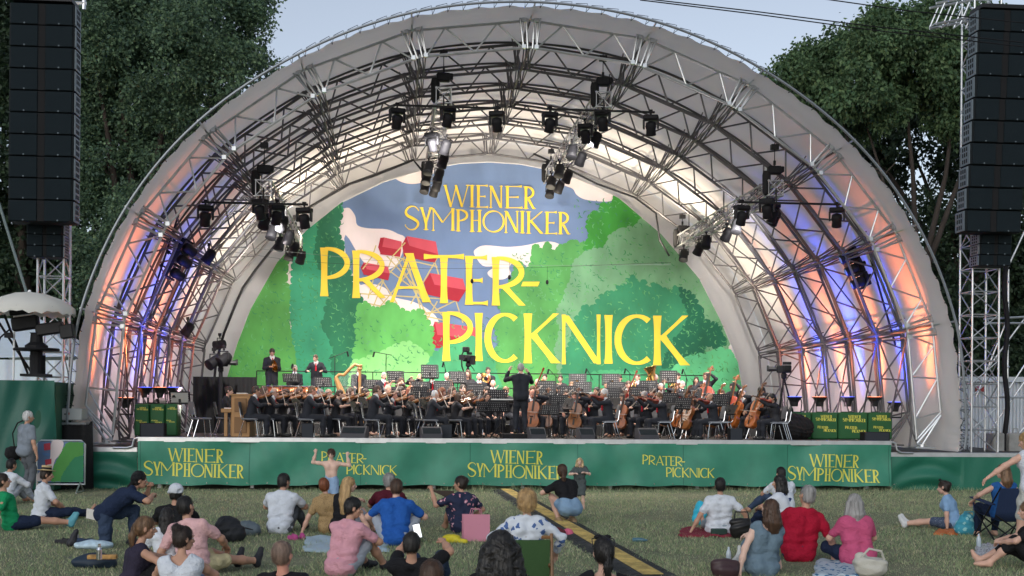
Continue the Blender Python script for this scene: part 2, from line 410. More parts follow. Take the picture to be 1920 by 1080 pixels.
# ------------------------------------------------------------------ lettering (flared strokes drawn as strips)
def strip(c, wfun, n=8):
    """c(t)->(x,y), wfun(t)->full width, returns quad strip as list of (left,right)"""
    out = []
    for i in range(n + 1):
        t = i / n; a = c(max(0, t - .01)); b = c(min(1, t + .01)); p = c(t)
        dx, dy = b[0] - a[0], b[1] - a[1]; L = math.hypot(dx, dy) or 1; h = wfun(t) / 2
        out.append(((p[0] - dy / L * h, p[1] + dx / L * h), (p[0] + dy / L * h, p[1] - dx / L * h)))
    return out
def glyph(ch, W, st, th, serif):
    G = []
    def S(x0, y0, x1, y1, wm, we=None, ends=3):
        we = wm * (1.35 if not serif else 1.12) if we is None else we
        def wf(t):
            e = abs(2 * t - 1) ** 3
            if t < .5 and not ends & 1: e = 0
            if t > .5 and not ends & 2: e = 0
            return wm + (we - wm) * e
        # keep the horizontal thickness constant on slanted strokes and cut ends level
        L = math.hypot(x1 - x0, y1 - y0); vert = abs(y1 - y0) > abs(x1 - x0) * .45
        out = []
        for i in range(9):
            t = i / 8; x, y = x0 + (x1 - x0) * t, y0 + (y1 - y0) * t
            if vert: h = wf(t) / 2 * (L / max(abs(y1 - y0), 1e-6)) ** .8; out.append(((x - h, y), (x + h, y)))
            else: h = wf(t) / 2; out.append(((x, y + h), (x, y - h)))
        G.append(out)
    def A(cx, cy, rx, ry, a0, a1, wx, wy, n=26, tilt=0):
        def c(t): a = R(a0 + (a1 - a0) * t); return (cx + rx * math.cos(a), cy + ry * math.sin(a))
        def wf(t): a = R(a0 + (a1 - a0) * t + tilt); return wx * abs(math.cos(a)) ** 1.3 + wy * abs(math.sin(a)) ** 1.3
        G.append(strip(c, wf, n))
    def F(x, y, wd): 
        if serif: G.append([((x - wd, y + .012), (x - wd, y - .012)), ((x, y + .03), (x, y - .03)), ((x + wd, y + .012), (x + wd, y - .012))])
    s2 = st / 2; sf = st * .95
    def stem(x, wd=st): S(x, 0, x, 1, wd); F(x, .02, wd * .95); F(x, .98, wd * .95)
    if ch in 'PR':
        stem(s2 + .02); r = max(.05, W - st * 1.1)
        if serif: A(st * .8, .73, r - s2 * .6, .25, -90, 90, st * .85, th)
        else: A(st * .8, .68, r - s2 * .3, .30, -90, 90, st * .85, th)
        if ch == 'R':
            S(st * .9 + r * .25, .44 if serif else .40, W - st * .35, 0, st * .85, None, 1); F(W - st * .3, .02, st * .7)
    elif ch == 'A': S(th * .7, 0, W * .5, 1, th); S(W * .48, 1, W - s2, 0, st); S(W * .22, .3, W * .78, .3, th * .8)
    elif ch == 'T':
        S(W / 2, 0, W / 2, .97, st); S(0, 1 - th * .6, W, 1 - th * .6, th, th * 1.9)
    elif ch == 'E':
        stem(s2 + .02)
        for y, l in ((1 - th * .55, 1), (th * .55, 1.04), (.5, .8)): S(st * .8, y, W * l, y, th * .85, th * (1.9 if not serif else 2.6), 2)
    elif ch == '-': G.append([((0, .03), (.02 * W, -.03)), ((W * .1, 1), (W * .0, 0)), ((W, 1), (W * .9, 0))][1:])
    elif ch == 'I': stem(W / 2)
    elif ch == 'C': A(W * .55, .5, W * .55 - s2, .5 - th / 2, 52 if not serif else 45, 308, st * 1.05, th)
    elif ch == 'K':
        stem(s2 + .02); S(st * 1.0, .52, W - th, 1, th * 1.1); S(st * 1.3, .60, W - s2, 0, st * .95)
    elif ch == 'N':
        S(th * .8, 0, th * .8, 1, th if not serif else st * .5); S(W - th * .8, 0, W - th * .8, 1, th if not serif else st * .5, None); S(th * 1.3, .98, W - th * 1.2, .02, st * .95, st * .95)
        F(th * .8, .02, st * .6); F(W - th * .8, .98, st * .6); F(th*.6, .98, st * .6)
    elif ch == 'W':
        S(s2, 1, W * .28, 0, st * .9, st * .8); S(W * .28, 0, W * .5, .98, th, th); S(W * .47, 1, W * .72, 0, st * .9, st * .8); S(W * .72, 0, W - th, 1, th, th)
        F(s2, .98, st * .7); F(W - th, .98, st * .8)
    elif ch == 'H': stem(s2 + .03); stem(W - s2 - .03); S(st, .52, W - st, .52, th * .9)
    elif ch == 'O': A(W / 2, .5, W / 2 - s2 * .7, .5 - th / 2, 0, 360, st * .75, th * .9, 40, 25)
    elif ch == 'M':
        S(th * .8, 0, th * .8, 1, th, None); S(W - s2, 0, W - s2, 1, st); S(th, .97, W * .47, .36, st * .7, st * .7); S(W * .46, .36, W - s2, .97, th * .9, th)
        F(th * .8, .02, st * .6); F(W - s2, .02, st * .8); F(0., .98, st * .7); F(W - s2, .98, st * .7)
    elif ch == 'Y':
        S(W * .5, 0, W * .5, .38, st * .9); S(W * .5, .30, s2, 1, st * .85); S(W * .5, .30, W - th, 1, st*.7); F(W * .5, .02, st * .9); F(s2, .98, st * .7); F(W - th, .98, st * .7)
    elif ch == 'S':
        def c(t):
            if t < .5: a = R(40 + 230 * t * 2); return (W * .5 + (W * .5 - s2) * .95 * math.cos(a), .745 + (.255 - th / 2) * math.sin(a))
            a = R(90 - 230 * (t - .5) * 2); return (W * .5 + (W * .5 - s2) * math.cos(a), .255 + (.25 - th / 2) * math.sin(a))
        def c2(t):
            P = [(.95, .84), (.72, .975), (.35, .97), (.08, .80), (.15, .62), (.5, .50), (.86, .36), (.93, .20), (.68, .03), (.30, .025), (.03, .17)]
            f = t * (len(P) - 1); i = min(int(f), len(P) - 2); u = f - i
            a = P[max(i - 1, 0)]; b = P[i]; d = P[i + 1]; e = P[min(i + 2, len(P) - 1)]
            return tuple(.5 * (2 * b[q] + (d[q] - a[q]) * u + (2 * a[q] - 5 * b[q] + 4 * d[q] - e[q]) * u * u + (3 * b[q] - a[q] - 3 * d[q] + e[q]) * u ** 3) * (W if q == 0 else 1) for q in (0, 1))
        G.append(strip(c2, lambda t: th * .7 + st * .75 * math.sin(math.pi * t) ** 2, 30))
        F(W * .03, .20, 0.04 * W); F(W * .96, .82, .04 * W)
    return G
WS = [('W', 505, 765, 95, 322), ('I', 772, 818, 96, 325), ('E', 842, 955, 97, 328), ('N', 980, 1103, 103, 332), ('E', 1140, 1306, 105, 335), ('R', 1330, 1440, 110, 342),
      ('S', 105, 250, 312, 556), ('Y', 262, 382, 325, 558), ('M', 388, 612, 335, 565), ('P', 635, 760, 345, 572), ('H', 775, 892, 350, 578), ('O', 903, 1130, 358, 582),
      ('N', 1135, 1268, 362, 588), ('I', 1288, 1335, 362, 592), ('K', 1358, 1525, 366, 596), ('E', 1548, 1664, 370, 600), ('R', 1685, 1795, 372, 602)]
PRT = [('P', 600.5, 656.5, 464.5, 555.6), ('R', 660.5, 721.6, 470, 559), ('A', 730.7, 806, 475, 567), ('T', 794.5, 870, 478, 569), ('E', 871.7, 913, 480, 571.7), ('R', 921.7, 983, 482, 573), ('-', 976.7, 1011.7, 528.5, 537),
       ('P', 829, 887, 585, 677), ('I', 889, 906, 587, 677), ('C', 908.4, 978, 587, 680), ('K', 981.6, 1048, 588, 681), ('N', 1052, 1126.5, 590, 683), ('I', 1131, 1150, 591, 682), ('C', 1152, 1228, 590, 684), ('K', 1224, 1290, 592, 685)]
def lettering(m, chars, to3, serif, k0=0, stw=.135, thw=.05, weight=1.):
    k = k0
    for ch, x0, x1, y0, y1 in chars:
        H = y1 - y0; W = (x1 - x0) / H
        hh = 1.0
        for G in glyph(ch, W if ch != '-' else x1 - x0, stw * weight, thw * weight, serif):
            vs = []; k += 1
            for l, r in G:
                for p in (l, r):
                    if ch == '-': vs.append(to3(x0 + p[0], y1 - p[1] * H, (k % 7)))
                    else: vs.append(to3(x0 + p[0] * H, y1 - p[1] * H, (k % 7)))
            m.add(vs, [[2 * i, 2 * i + 1, 2 * i + 3, 2 * i + 2] for i in range(len(G) - 1)])
# banner lettering, follows the folds of the cloth
def on_banner(ox, oy, sx, sy, src0):
    def f(x, y, k):
        p = at(ox, oy, 0); X = p.x + (x - src0[0]) * sx / 77.; Z = p.z - (y - src0[1]) * sy / 77.
        return (X, BY - fold(X, Z) - .006 - k * .0007, Z)
    return f
for ox in (272, 877, 1476):
    m = MB(); lettering(m, WS, on_banner(ox, {272: 840, 877: 843.5, 1476: 851}[ox], .1055, .1075, (105, 95)), True); m.build('lettering', ylw, st)
for ox in (603, 1203):
    m = MB(); lettering(m, PRT, on_banner(ox, {603: 846.5, 1203: 852.5}[ox], .202, .198, (600.5, 466)), False, stw=.115, thw=.055); m.build('lettering', ylw, st)
# ------------------------------------------------------------------ printed backdrop
BDY = 15.35
ARCH = [(420, 748), (424, 715), (445, 645), (470, 580), (520, 492), (575, 432), (640, 380), (720, 341), (800, 318), (860, 307), (915, 304), (975, 308), (1040, 321), (1100, 343), (1160, 372), (1240, 440), (1310, 522), (1350, 600), (1383, 680), (1394, 748)]
def clip(P, C):
    out = P
    for i in range(len(C)):
        a, b = C[i], C[(i + 1) % len(C)]
        def ins(p): return (b[0] - a[0]) * (p[1] - a[1]) - (b[1] - a[1]) * (p[0] - a[0]) >= 0
        def cut(p, q):
            d = lambda r: (b[0] - a[0]) * (r[1] - a[1]) - (b[1] - a[1]) * (r[0] - a[0])
            t = d(p) / (d(p) - d(q)); return (p[0] + (q[0] - p[0]) * t, p[1] + (q[1] - p[1]) * t)
        inp, out = out, []
        for j in range(len(inp)):
            p, q = inp[j - 1], inp[j]
            if ins(q):
                if not ins(p): out.append(cut(p, q))
                out.append(q)
            elif ins(p): out.append(cut(p, q))
        if not out: return []
    return out
def area(P): return sum(P[i - 1][0] * P[i][1] - P[i][0] * P[i - 1][1] for i in range(len(P))) / 2
def scallop(P, size, amp, seed=0):
    r = random.Random(seed); s = 1 if area(P) > 0 else -1; out = []
    for i in range(len(P)):
        a, b = P[i], P[(i + 1) % len(P)]; L = math.hypot(b[0] - a[0], b[1] - a[1])
        if L < 1 or a[1] > 728 and b[1] > 728: out.append(a); continue
        nx, ny = (b[1] - a[1]) / L * s, -(b[0] - a[0]) / L * s; k = max(1, round(L / size))
        for q in range(k):
            am = amp * r.choice((.5, .9, 1.2, 1.5, 1.9)); sk = r.uniform(-.2, .2)
            for u, h in ((0, 0), (.12, .65), (.5 + sk, 1), (.88, .65)):
                t = (q + u) / k; out.append((a[0] + (b[0] - a[0]) * t + nx * am * h, a[1] + (b[1] - a[1]) * t + ny * am * h))
    return out
def smoothp(P, n=4):
    out = []; N = len(P)
    for i in range(N):
        a, b, c, d = (Vector(P[(i + q) % N]) for q in (-1, 0, 1, 2))
        for k in range(n):
            t = k / n; v = .5 * (2 * b + (c - a) * t + (2 * a - 5 * b + 4 * c - d) * t * t + (3 * b - a - 3 * c + d) * t ** 3); out.append((v.x, v.y))
    return out
LY = [0]
def print_mat(n, c, v=.10): return mat('print_' + n, c, .65, var=v if n in ('cloud', 'blue', 'yellow', 'red', 'red_dark', 'tan') else .24, vscale=1.1, bump=.06, bscale=14, spec=.25, detail=9, stretch=(1, 1, .6))
PC = [('cloud', (.70, .60, .585)), ('blue', (.135, .20, .34)), ('green_light', (.075, .27, .06)), ('conifer', (.035, .25, .13)), ('conifer_dark', (.018, .135, .065)),
      ('bush', (.10, .36, .085)), ('bush_pale', (.20, .48, .16)), ('teal_bush', (.055, .29, .13)), ('mid_green', (.075, .27, .07)), ('bright_green', (.035, .23, .03)),
      ('grey_green', (.135, .29, .155)), ('teal', (.030, .20, .095)), ('teal_dark', (.010, .105, .055)), ('red', (.50, .062, .088)), ('red_dark', (.34, .014, .03)), ('tan', (.50, .40, .16)), ('yellow', (.74, .52, .045)), ('stroke_dark', (.038, .195, .075)), ('stroke_pale', (.10, .31, .115)), ('sea', (.10, .42, .19))]
PM = {n: i for i, (n, c) in enumerate(PC)}; PMATS = [print_mat(n, c) for n, c in PC]
bd = MB()
def layer(P, m):
    LY[0] += 1
    Q = clip(P, ARCH)
    if len(Q) < 3: return
    bd.m = PM[m]; y = BDY - LY[0] * .0008
    n_ = len(Q); r_ = delaunay_2d_cdt([Vector(q) for q in Q], [], [list(range(n_))], 1, 1e-4)
    bd.add([at(q.x, q.y, BDY) + Vector((0, y - BDY, 0)) for q in r_[0]], r_[2])
layer([(380, 280), (1450, 280), (1450, 780), (380, 780)], 'cloud')
layer(smoothp([(640, 300), (1120, 300), (1220, 420), (1150, 500), (980, 720), (870, 720), (700, 560), (655, 500), (648, 440), (690, 500), (740, 500), (760, 450), (745, 438), (725, 430), (690, 428), (670, 422), (666, 405), (655, 390), (637, 383)]), 'blue')
layer(smoothp([(738, 332), (755, 342), (775, 345), (795, 341), (806, 333), (815, 300), (720, 310)]), 'cloud')
layer(smoothp([(1052, 331), (1056, 346), (1074, 354), (1081, 365), (1097, 374), (1130, 378), (1150, 376), (1190, 366), (1120, 310), (1050, 310)]), 'cloud')
layer(smoothp([(889, 476), (893, 466), (910, 460), (950, 463), (985, 460), (1020, 453), (1045, 456), (1060, 470), (1030, 490), (1000, 492), (993, 508), (985, 497), (968, 490), (955, 500), (957, 515), (942, 524), (922, 521), (914, 511), (926, 500), (905, 498)]), 'cloud')
layer(smoothp([(650, 580), (658, 545), (690, 532), (722, 540), (735, 556), (775, 566), (805, 582), (822, 602), (824, 640), (760, 640), (690, 610)]), 'cloud')
layer([(545, 440), (575, 430), (570, 545), (552, 552)], 'blue')
def spoke(a, b, wd=2.2):
    d = Vector((b[0] - a[0], b[1] - a[1])).normalized() * wd / 2; n = (-d.y, d.x)
    layer([(a[0] + n[0], a[1] + n[1]), (b[0] + n[0], b[1] + n[1]), (b[0] - n[0], b[1] - n[1]), (a[0] - n[0], a[1] - n[1])], 'tan')
for a, b in (((712, 480), (690, 560)), ((735, 484), (700, 575)), ((760, 480), (690, 555)), ((775, 500), (700, 590)), ((725, 480), (830, 592)), ((745, 485), (800, 590)), ((765, 495), (790, 585)),
             ((822, 480), (770, 570)), ((660, 562), (830, 600)), ((665, 550), (825, 560)), ((700, 500), (745, 570)), ((680, 520), (722, 570)), ((740, 482), (820, 500)), ((820, 565), (800, 600)), ((855, 565), (868, 605)), ((725, 470), (760, 455)), ((800, 590), (862, 560)), ((655, 590), (860, 585)),
             ((700, 475), (705, 460)), ((755, 485), (790, 560)), ((815, 490), (824, 520)), ((720, 500), (800, 560))): spoke(a, b)
def cabin(P, Q, T):
    layer(P, 'red'); layer(Q, 'red_dark'); 
    if T: layer(T, 'red_dark')
cabin([(713, 446), (720, 445), (753, 453), (752, 470), (712, 462)], [(712, 462), (752, 469), (750, 482), (713, 477)], [(713, 446), (720, 446), (714, 477), (709, 464)])
cabin([(763, 443), (817, 453), (822, 478), (768, 462)], [(768, 461), (822, 477), (815, 493), (757, 481)], [(762, 443), (768, 462), (757, 481), (754, 458)])
cabin([(682, 492), (727, 500), (731, 514), (688, 506)], [(688, 505), (731, 513), (728, 526), (682, 515)], [(682, 492), (688, 506), (682, 515), (676, 502)])
cabin([(806, 512), (868, 523), (874, 545), (815, 535)], [(815, 534), (874, 544), (860, 566), (800, 552)], [(806, 512), (815, 535), (800, 552), (795, 530)])
cabin([(815, 603), (890, 614), (892, 636), (812, 628)], [(812, 627), (892, 635), (888, 655), (808, 652)], [(815, 603), (820, 628), (808, 652), (806, 628)])
spoke((735, 482), (760, 455)); spoke((680, 505), (700, 478))
layer(scallop([(415, 760), (425, 680), (465, 560), (520, 480), (540, 455), (542, 480), (534, 530), (545, 542), (541, 600), (552, 650), (570, 760)], 15, 3, 1), 'green_light')
layer(scallop([(545, 600), (547, 545), (552, 480), (570, 420), (600, 395), (637, 372), (640, 400), (632, 440), (645, 460), (641, 480), (655, 505), (662, 540), (676, 555), (679, 600), (672, 640), (678, 680), (665, 760), (560, 760), (556, 660)], 13, 3, 2), 'conifer')
layer(scallop([(600, 395), (637, 372), (640, 400), (632, 440), (645, 460), (641, 480), (655, 505), (662, 540), (676, 555), (679, 600), (672, 640), (678, 680), (668, 720), (640, 730), (622, 690), (626, 650), (604, 612), (617, 560), (612, 520), (590, 480), (598, 430)], 14, 3.4, 3), 'conifer_dark')
layer(scallop([(670, 572), (690, 568), (702, 582), (722, 572), (738, 568), (750, 580), (770, 586), (790, 580), (798, 600), (812, 622), (806, 645), (840, 700), (840, 760), (655, 760), (668, 650)], 12, 4, 4), 'bush')
layer(scallop([(660, 680), (700, 668), (735, 650), (762, 642), (785, 650), (805, 672), (830, 690), (850, 760), (650, 760)], 13, 3, 5), 'bush_pale')
layer(scallop([(800, 760), (798, 690), (812, 668), (832, 650), (862, 640), (890, 632), (908, 640), (925, 662), (945, 674), (975, 700), (985, 760)], 12, 3, 6), 'teal_bush')
layer(scallop([(1130, 760), (960, 760), (935, 705), (928, 660), (938, 640), (925, 610), (942, 590), (932, 560), (945, 540), (962, 520), (966, 495), (976, 490), (986, 508), (996, 492), (997, 466), (1006, 458), (1016, 472), (1020, 458), (1031, 457), (1035, 476), (1046, 462), (1062, 456), (1076, 450), (1086, 458), (1100, 455), (1150, 500)], 11, 2.6, 7), 'mid_green')
layer(scallop([(1095, 480), (1098, 452), (1108, 445), (1100, 430), (1106, 402), (1116, 395), (1124, 405), (1128, 380), (1146, 384), (1152, 362), (1210, 380), (1215, 470), (1140, 480)], 10, 3, 8), 'bright_green')
layer(scallop([(1040, 660), (1050, 620), (1044, 585), (1056, 560), (1068, 530), (1076, 492), (1098, 470), (1130, 466), (1146, 440), (1162, 428), (1186, 428), (1205, 410), (1290, 440), (1380, 620), (1340, 700), (1060, 740)], 11, 2.6, 9), 'grey_green')
layer(scallop([(1062, 760), (1055, 690), (1070, 640), (1080, 602), (1096, 572), (1112, 580), (1132, 552), (1142, 546), (1155, 552), (1162, 536), (1173, 540), (1180, 522), (1192, 522), (1200, 534), (1206, 524), (1213, 546), (1230, 532), (1242, 540), (1252, 548), (1270, 538), (1278, 552), (1296, 560), (1330, 700), (1350, 760)], 11, 4, 10), 'teal')
layer(scallop([(1272, 540), (1286, 548), (1296, 552), (1306, 570), (1316, 576), (1320, 600), (1332, 606), (1346, 612), (1356, 630), (1362, 642), (1346, 651), (1322, 646), (1316, 666), (1290, 662), (1270, 690), (1240, 690), (1262, 640), (1286, 610), (1292, 590), (1284, 570)], 10, 3.4, 11), 'teal_dark')
layer(scallop([(1220, 760), (1245, 720), (1262, 690), (1290, 668), (1318, 664), (1345, 654), (1372, 660), (1420, 760)], 12, 3, 12), 'sea')
layer(scallop([(1050, 760), (1075, 715), (1130, 695), (1200, 700), (1230, 730), (1240, 760)], 12, 3, 13), 'teal_bush')
# brush marks of the painted foliage
rr = random.Random(5); LY[0] += 2
for q in range(3000):
    x, y = rr.uniform(430, 1385), rr.uniform(375, 740)
    if 690 < x < 960 and y < 600: continue
    if 640 < x < 1080 and y < 470: continue
    if 660 < x < 800 and y < 575: continue
    if 540 < x < 560 and y < 560: continue
    a0 = rr.uniform(0, 360) if q % 3 else rr.gauss(70, 25); r_ = rr.uniform(2.4, 5.4); da = rr.uniform(70, 150); wd = rr.uniform(.5, 1.15)
    dark = rr.random() < (.6 if x < 700 else .5)
    P1, P2 = [], []
    for k in range(5):
        t = k / 4; a = R(a0 + da * t); h = wd * math.sin(math.pi * (.08 + .84 * t))
        P1.append((x + (r_ + h) * math.cos(a), y + (r_ + h) * math.sin(a))); P2.append((x + (r_ - h) * math.cos(a), y + (r_ - h) * math.sin(a)))
    P = P1 + P2[::-1]
    if len(clip(P, ARCH)) != 10: continue
    bd.m = PM['stroke_dark' if dark else 'stroke_pale']; yy = BDY - LY[0] * .0008 - (q % 9) * .0004
    bd.add([at(px, py, BDY) + Vector((0, yy - BDY, 0)) for px, py in P], [[k, k + 1, 8 - k, 9 - k] for k in range(4)])
bd.m = PM['yellow']; LY[0] += 5
def bdp(x, y, k): return at(x, y, BDY) + Vector((0, -LY[0] * .0008 - .005 - k * .0004, 0))
lettering(bd, [(c, 740 + x0 / 5.486, 740 + x1 / 5.486, 330 + y0 / 5.486, 330 + y1 / 5.486) for c, x0, x1, y0, y1 in WS], bdp, True, stw=.12, thw=.045)
lettering(bd, PRT, bdp, False, stw=.128, thw=.062)
bdt = thing('backdrop', 'huge printed backdrop with green trees, red cabins and yellow lettering', 'backdrop', (0, 0, 0))
bd.build('printed_cloth', PMATS, bdt)
m = MB(); A3 = [at(x, y, BDY + .02) for x, y in ARCH]
m.tube([p for p in A3], .03, 6)
for i in range(1, 18):
    for q in range(3):
        p = A3[i].lerp(A3[i + 1], q / 3); d = (p - Vector((AX, p.y, 3.))).normalized()
        m.bar(p, p + d * .45 + Vector((0, .05, 0)), .008, 4)
m.build('hem_and_ties', mat('white_cord', (.7, .68, .66), .7), bdt)
m = MB(); m.add([at(x, y, BDY + .06) for x, y in ARCH], [list(range(len(ARCH)))]); m.build('backing_cloth', blkcloth, bdt)
# ------------------------------------------------------------------ lit lamps of the show, plus added fill spots
def spot(loc, target, power, col, size=60, blend=.6, rad=.12):
    l = bpy.data.lights.new('lamp_or_fill_light', 'SPOT'); o = bpy.data.objects.new('lamp_or_fill_light', l); COL.objects.link(o)
    l.energy = power; l.color = col; l.spot_size = R(size); l.spot_blend = blend; l.shadow_soft_size = rad
    o.location = loc; o.rotation_euler = (Vector(target) - Vector(loc)).to_track_quat('-Z', 'Y').to_euler(); return o
WARM = (1, .90, .80)
ORA, BLU = (1, .21, .07), (.04, .09, 1.)
# ------------------------------------------------------------------ lighting trusses with lanterns
lens_on = mat('lens_lit', (.9, .9, .9), .3, emit=(1, .97, .92), estr=14)
lens_dim = mat('lens_glass', (.25, .27, .32), .12, 0., spec=.8)
def moving_head(lit=False):
    t = thing('moving_head_lamp', 'lamp', 'stage lamp')
    m = MB(); m.box((0, 0, -.10), (.40, .26, .12), bev=.02); m.bar((0, 0, -.04), (0, 0, .10), .025); m.box((0, 0, .08), (.09, .08, .07)); m.build('base', blk, t)
    m = MB()
    for s in (-1, 1): m.box((s * .19, 0, -.27), (.045, .13, .26), bev=.012)
    m.box((0, 0, -.165), (.42, .10, .03))
    m.build('yoke', blkmetal, t)
    M = Matrix.Translation((0, 0, -.36)) @ Matrix.Rotation(R(22), 4, 'X')
    m = MB(); m.lathe([(.06, .16), (.13, .13), (.15, .02), (.125, -.06), (.135, -.20), (.12, -.215)], 14, M); h = m.build('head', blk, t, True)
    m = MB(); m.lathe([(.10, -.217), (.06, -.232), (.001, -.236)], 14, M); m.build('lens', lens_on if lit else lens_dim, h)
    return t
def spotlight(lit=True, tilt=30):
    t = thing('spotlight', 'lamp', 'stage lamp')
    m = MB(); m.bar((0, 0, .06), (0, 0, -.06), .03); m.box((0, 0, .05), (.09, .08, .09))
    m.tube([(-.17, 0, -.30), (-.17, 0, -.08), (.17, 0, -.08), (.17, 0, -.30)], .018, 5); m.build('bracket', blkmetal, t)
    M = Matrix.Translation((0, 0, -.30)) @ Matrix.Rotation(R(tilt), 4, 'X')
    m = MB(); m.lathe([(.05, .24), (.13, .20), (.15, .10), (.15, -.06), (.165, -.20), (.155, -.205)], 14, M); h = m.build('can', blk, t, True)
    m = MB(); m.lathe([(.145, -.19), (.08, -.196), (.001, -.197)], 14, M); m.build('lens', lens_on if lit else lens_dim, h)
    return t
def hoist(loc, chain_to, label):
    t = thing('chain_hoist', label, 'chain hoist', loc)
    m = MB(); m.box((0, 0, 0), (.36, .24, .22), bev=.03); m.box((.20, 0, .02), (.10, .2, .16), bev=.02); m.build('motor', blk, t)
    m = MB(); m.lathe([(.07, -.62), (.11, -.55), (.12, -.1), (.10, 0), (.09, .02)], 10, Matrix.Translation((-.22, 0, -.05))); m.build('chain_bag', blkcloth, t, True)
    m = MB(); d = Vector(chain_to) - Vector(loc); m.bar((0, 0, .1), d, .012, 5); m.box((0, 0, .2), (.06, .06, .12)); m.box(d - Vector((0, 0, .12)), (.2, .16, .14)); m.build('chain', blkmetal, t)
    return t
def box_truss(m, x, z, y0, y1, s=.40, rc=.026, rb=.014, step=.40):
    h = s / 2
    for sx in (-h, h):
        for sz in (-h, h): m.bar((x + sx, y0, z + sz), (x + sx, y1, z + sz), rc, 6)
    n = int((y1 - y0) / step)
    for i in range(n):
        a, b = y0 + (y1 - y0) * i / n, y0 + (y1 - y0) * (i + 1) / n; q = 1 if i % 2 else -1
        for sz in (-h, h): m.bar((x - q * h, a, z + sz), (x + q * h, b, z + sz), rb, 4)
        for sx in (-h, h): m.bar((x + sx, a, z - q * h), (x + sx, b, z + q * h), rb, 4)
    for y in (y0, y1):
        m.bar((x - h, y, z - h), (x + h, y, z + h), rb, 4); m.bar((x + h, y, z - h), (x - h, y, z + h), rb, 4)
        for a, b in (((-h, -h), (h, -h)), ((h, -h), (h, h)), ((h, h), (-h, h)), ((-h, h), (-h, -h))): m.bar((x + a[0], y, z + a[1]), (x + b[0], y, z + b[1]), rb, 4)
ORD = ['first', 'second', 'third', 'fourth', 'fifth', 'sixth', 'seventh', 'eighth', 'ninth', 'tenth', 'eleventh', 'twelfth']
PROTO = {}
def put_lamp(kind, loc, rz, label, lit=False, tilt=30):
    key = (kind, lit, tilt)
    if key not in PROTO: o = PROTO[key] = moving_head(lit) if kind == 'mh' else spotlight(lit, tilt)
    else: o = copy_tree(PROTO[key])
    o.location = loc; o.rotation_euler = (0, 0, rz); o['label'] = label; o['group'] = 'stage lamps on the lighting trusses'; return o
TR = [('left centre', at(832, 178, 2.6), 14.2, (at(745, 176, 2.6).x, at(932, 182, 2.6).x), [(0, .12), (3.2, -.2), (3.9, .22), (6.0, .24), (7.2, -.18), (8.4, .2), (9.0, -.2), (10.2, .2), (10.8, -.2), (11.4, .15)]),
      ('right centre', at(1132, 186, 2.6), 14.2, (at(1031, 184, 2.6).x, at(1220, 188, 2.6).x), [(0, 0.), (1.6, -.22), (2.4, .2), (4.2, -.22), (5.2, .2), (7.2, -.2), (8.2, .2), (9.3, -.2), (10.2, .2), (11.2, 0)]),
      ('far left', at(494, 352, 2.6), 14.0, (at(386, 362, 2.6).x, at(571, 368, 2.6).x), [(0, -.1), (.9, .25), (2.2, -.2), (2.6, .25), (4.4, -.2), (5.4, .2), (7., -.2), (8.2, .15), (9.6, -.1), (10.6, .2)]),
      ('far right', at(1455, 352, 2.6), 14.0, (at(1390, 390, 2.6).x, at(1568, 384, 2.6).x), [(0, -.2), (.7, .18), (1.6, .5), (3.4, -.1), (5.2, .1), (7.0, -.1), (8.8, .1), (10.6, 0)])]
for name, p, y1, bars, lamps in TR:
    z = p.z
    m = MB(); box_truss(m, p.x, z, 2.6, y1); o = m.build('lighting_truss', mat('truss_dull', (.34, .34, .35), .45, .8))
    tag(o, 'silver lighting truss hung front to back, %s of four' % name, 'lighting truss', 'lighting trusses')
    zb = z - .32 if 'centre' in name else z - .42
    m = MB(); m.bar((bars[0] - .1, 2.55, zb), (bars[1] + .1, 2.55, zb), .03, 6); m.bar((p.x, 2.55, zb), (p.x, 2.6, z), .02)
    tag(m.build('lamp_bar', blkmetal), 'black cross bar under the front end of the %s truss' % name, 'lamp bar', 'lamp bars')
    put_lamp('mh', (bars[0], 2.55, zb - .05), .3, 'moving head lamp on the left end of the %s cross bar' % name)
    put_lamp('mh', (bars[1], 2.55, zb - .05), -.3, 'moving head lamp on the right end of the %s cross bar' % name)
    for i, (dy, dx) in enumerate(lamps):
        k = 'mh' if i in (0, 1) else 'sp'
        bright = (name == 'left centre' and i == 8) or (name == 'right centre' and i == 9)
        put_lamp(k, (p.x + dx, 2.75 + dy, z - .24), (0.5 if dx > 0 else -.5), '%s lamp from the front under the %s lighting truss' % (ORD[i], name), k == 'sp' and (bright or i % 2 == 0), 35 if dx > 0 else -25)
    hoist((p.x, 2.75, z + .5), (p.x, 2.75, z + 1.25), 'black chain hoist over the front end of the %s truss' % name)
    hoist((p.x, y1 - .4, z + .45), (p.x, y1 - .4, z + 1.0), 'black chain hoist over the rear end of the %s truss' % name)
# side lamp clusters
for nm, pts, Y, rz in (('left', ((345, 462), (335, 484), (322, 508)), 3.6, 1.2), ('right', ((1588, 480), (1598, 503), (1609, 527)), 3.4, -1.2)):
    for i, q in enumerate(pts):
        o = put_lamp('mh', at(q[0] + (18 if nm == 'right' else -14), q[1] - 8, Y), 0, '%s of three black lamps on the %s arch leg' % (('top', 'middle', 'bottom')[i], nm))
        o.rotation_euler = (0, R(62 if nm == 'right' else -62), R(20))
    a, b = at(pts[0][0] + (26 if nm == 'right' else -10), pts[0][1] - 60, Y), at(pts[2][0] + (70 if nm == 'right' else -60), pts[2][1] + 120, Y)
    m = MB(); m.bar(a, b, .03); tag(m.build('lamp_pole', blkmetal), 'black pole carrying three lamps on the %s side' % nm, 'pole')
for lab, q, Y in (('small black lamp low on the left rear arch', (352, 600), 9.), ('small lamp clamped at the fourth left joint', (392, 462), 6.5)):
    o = put_lamp('sp', at(q[0], q[1], Y), 1.5, lab, False, 35)
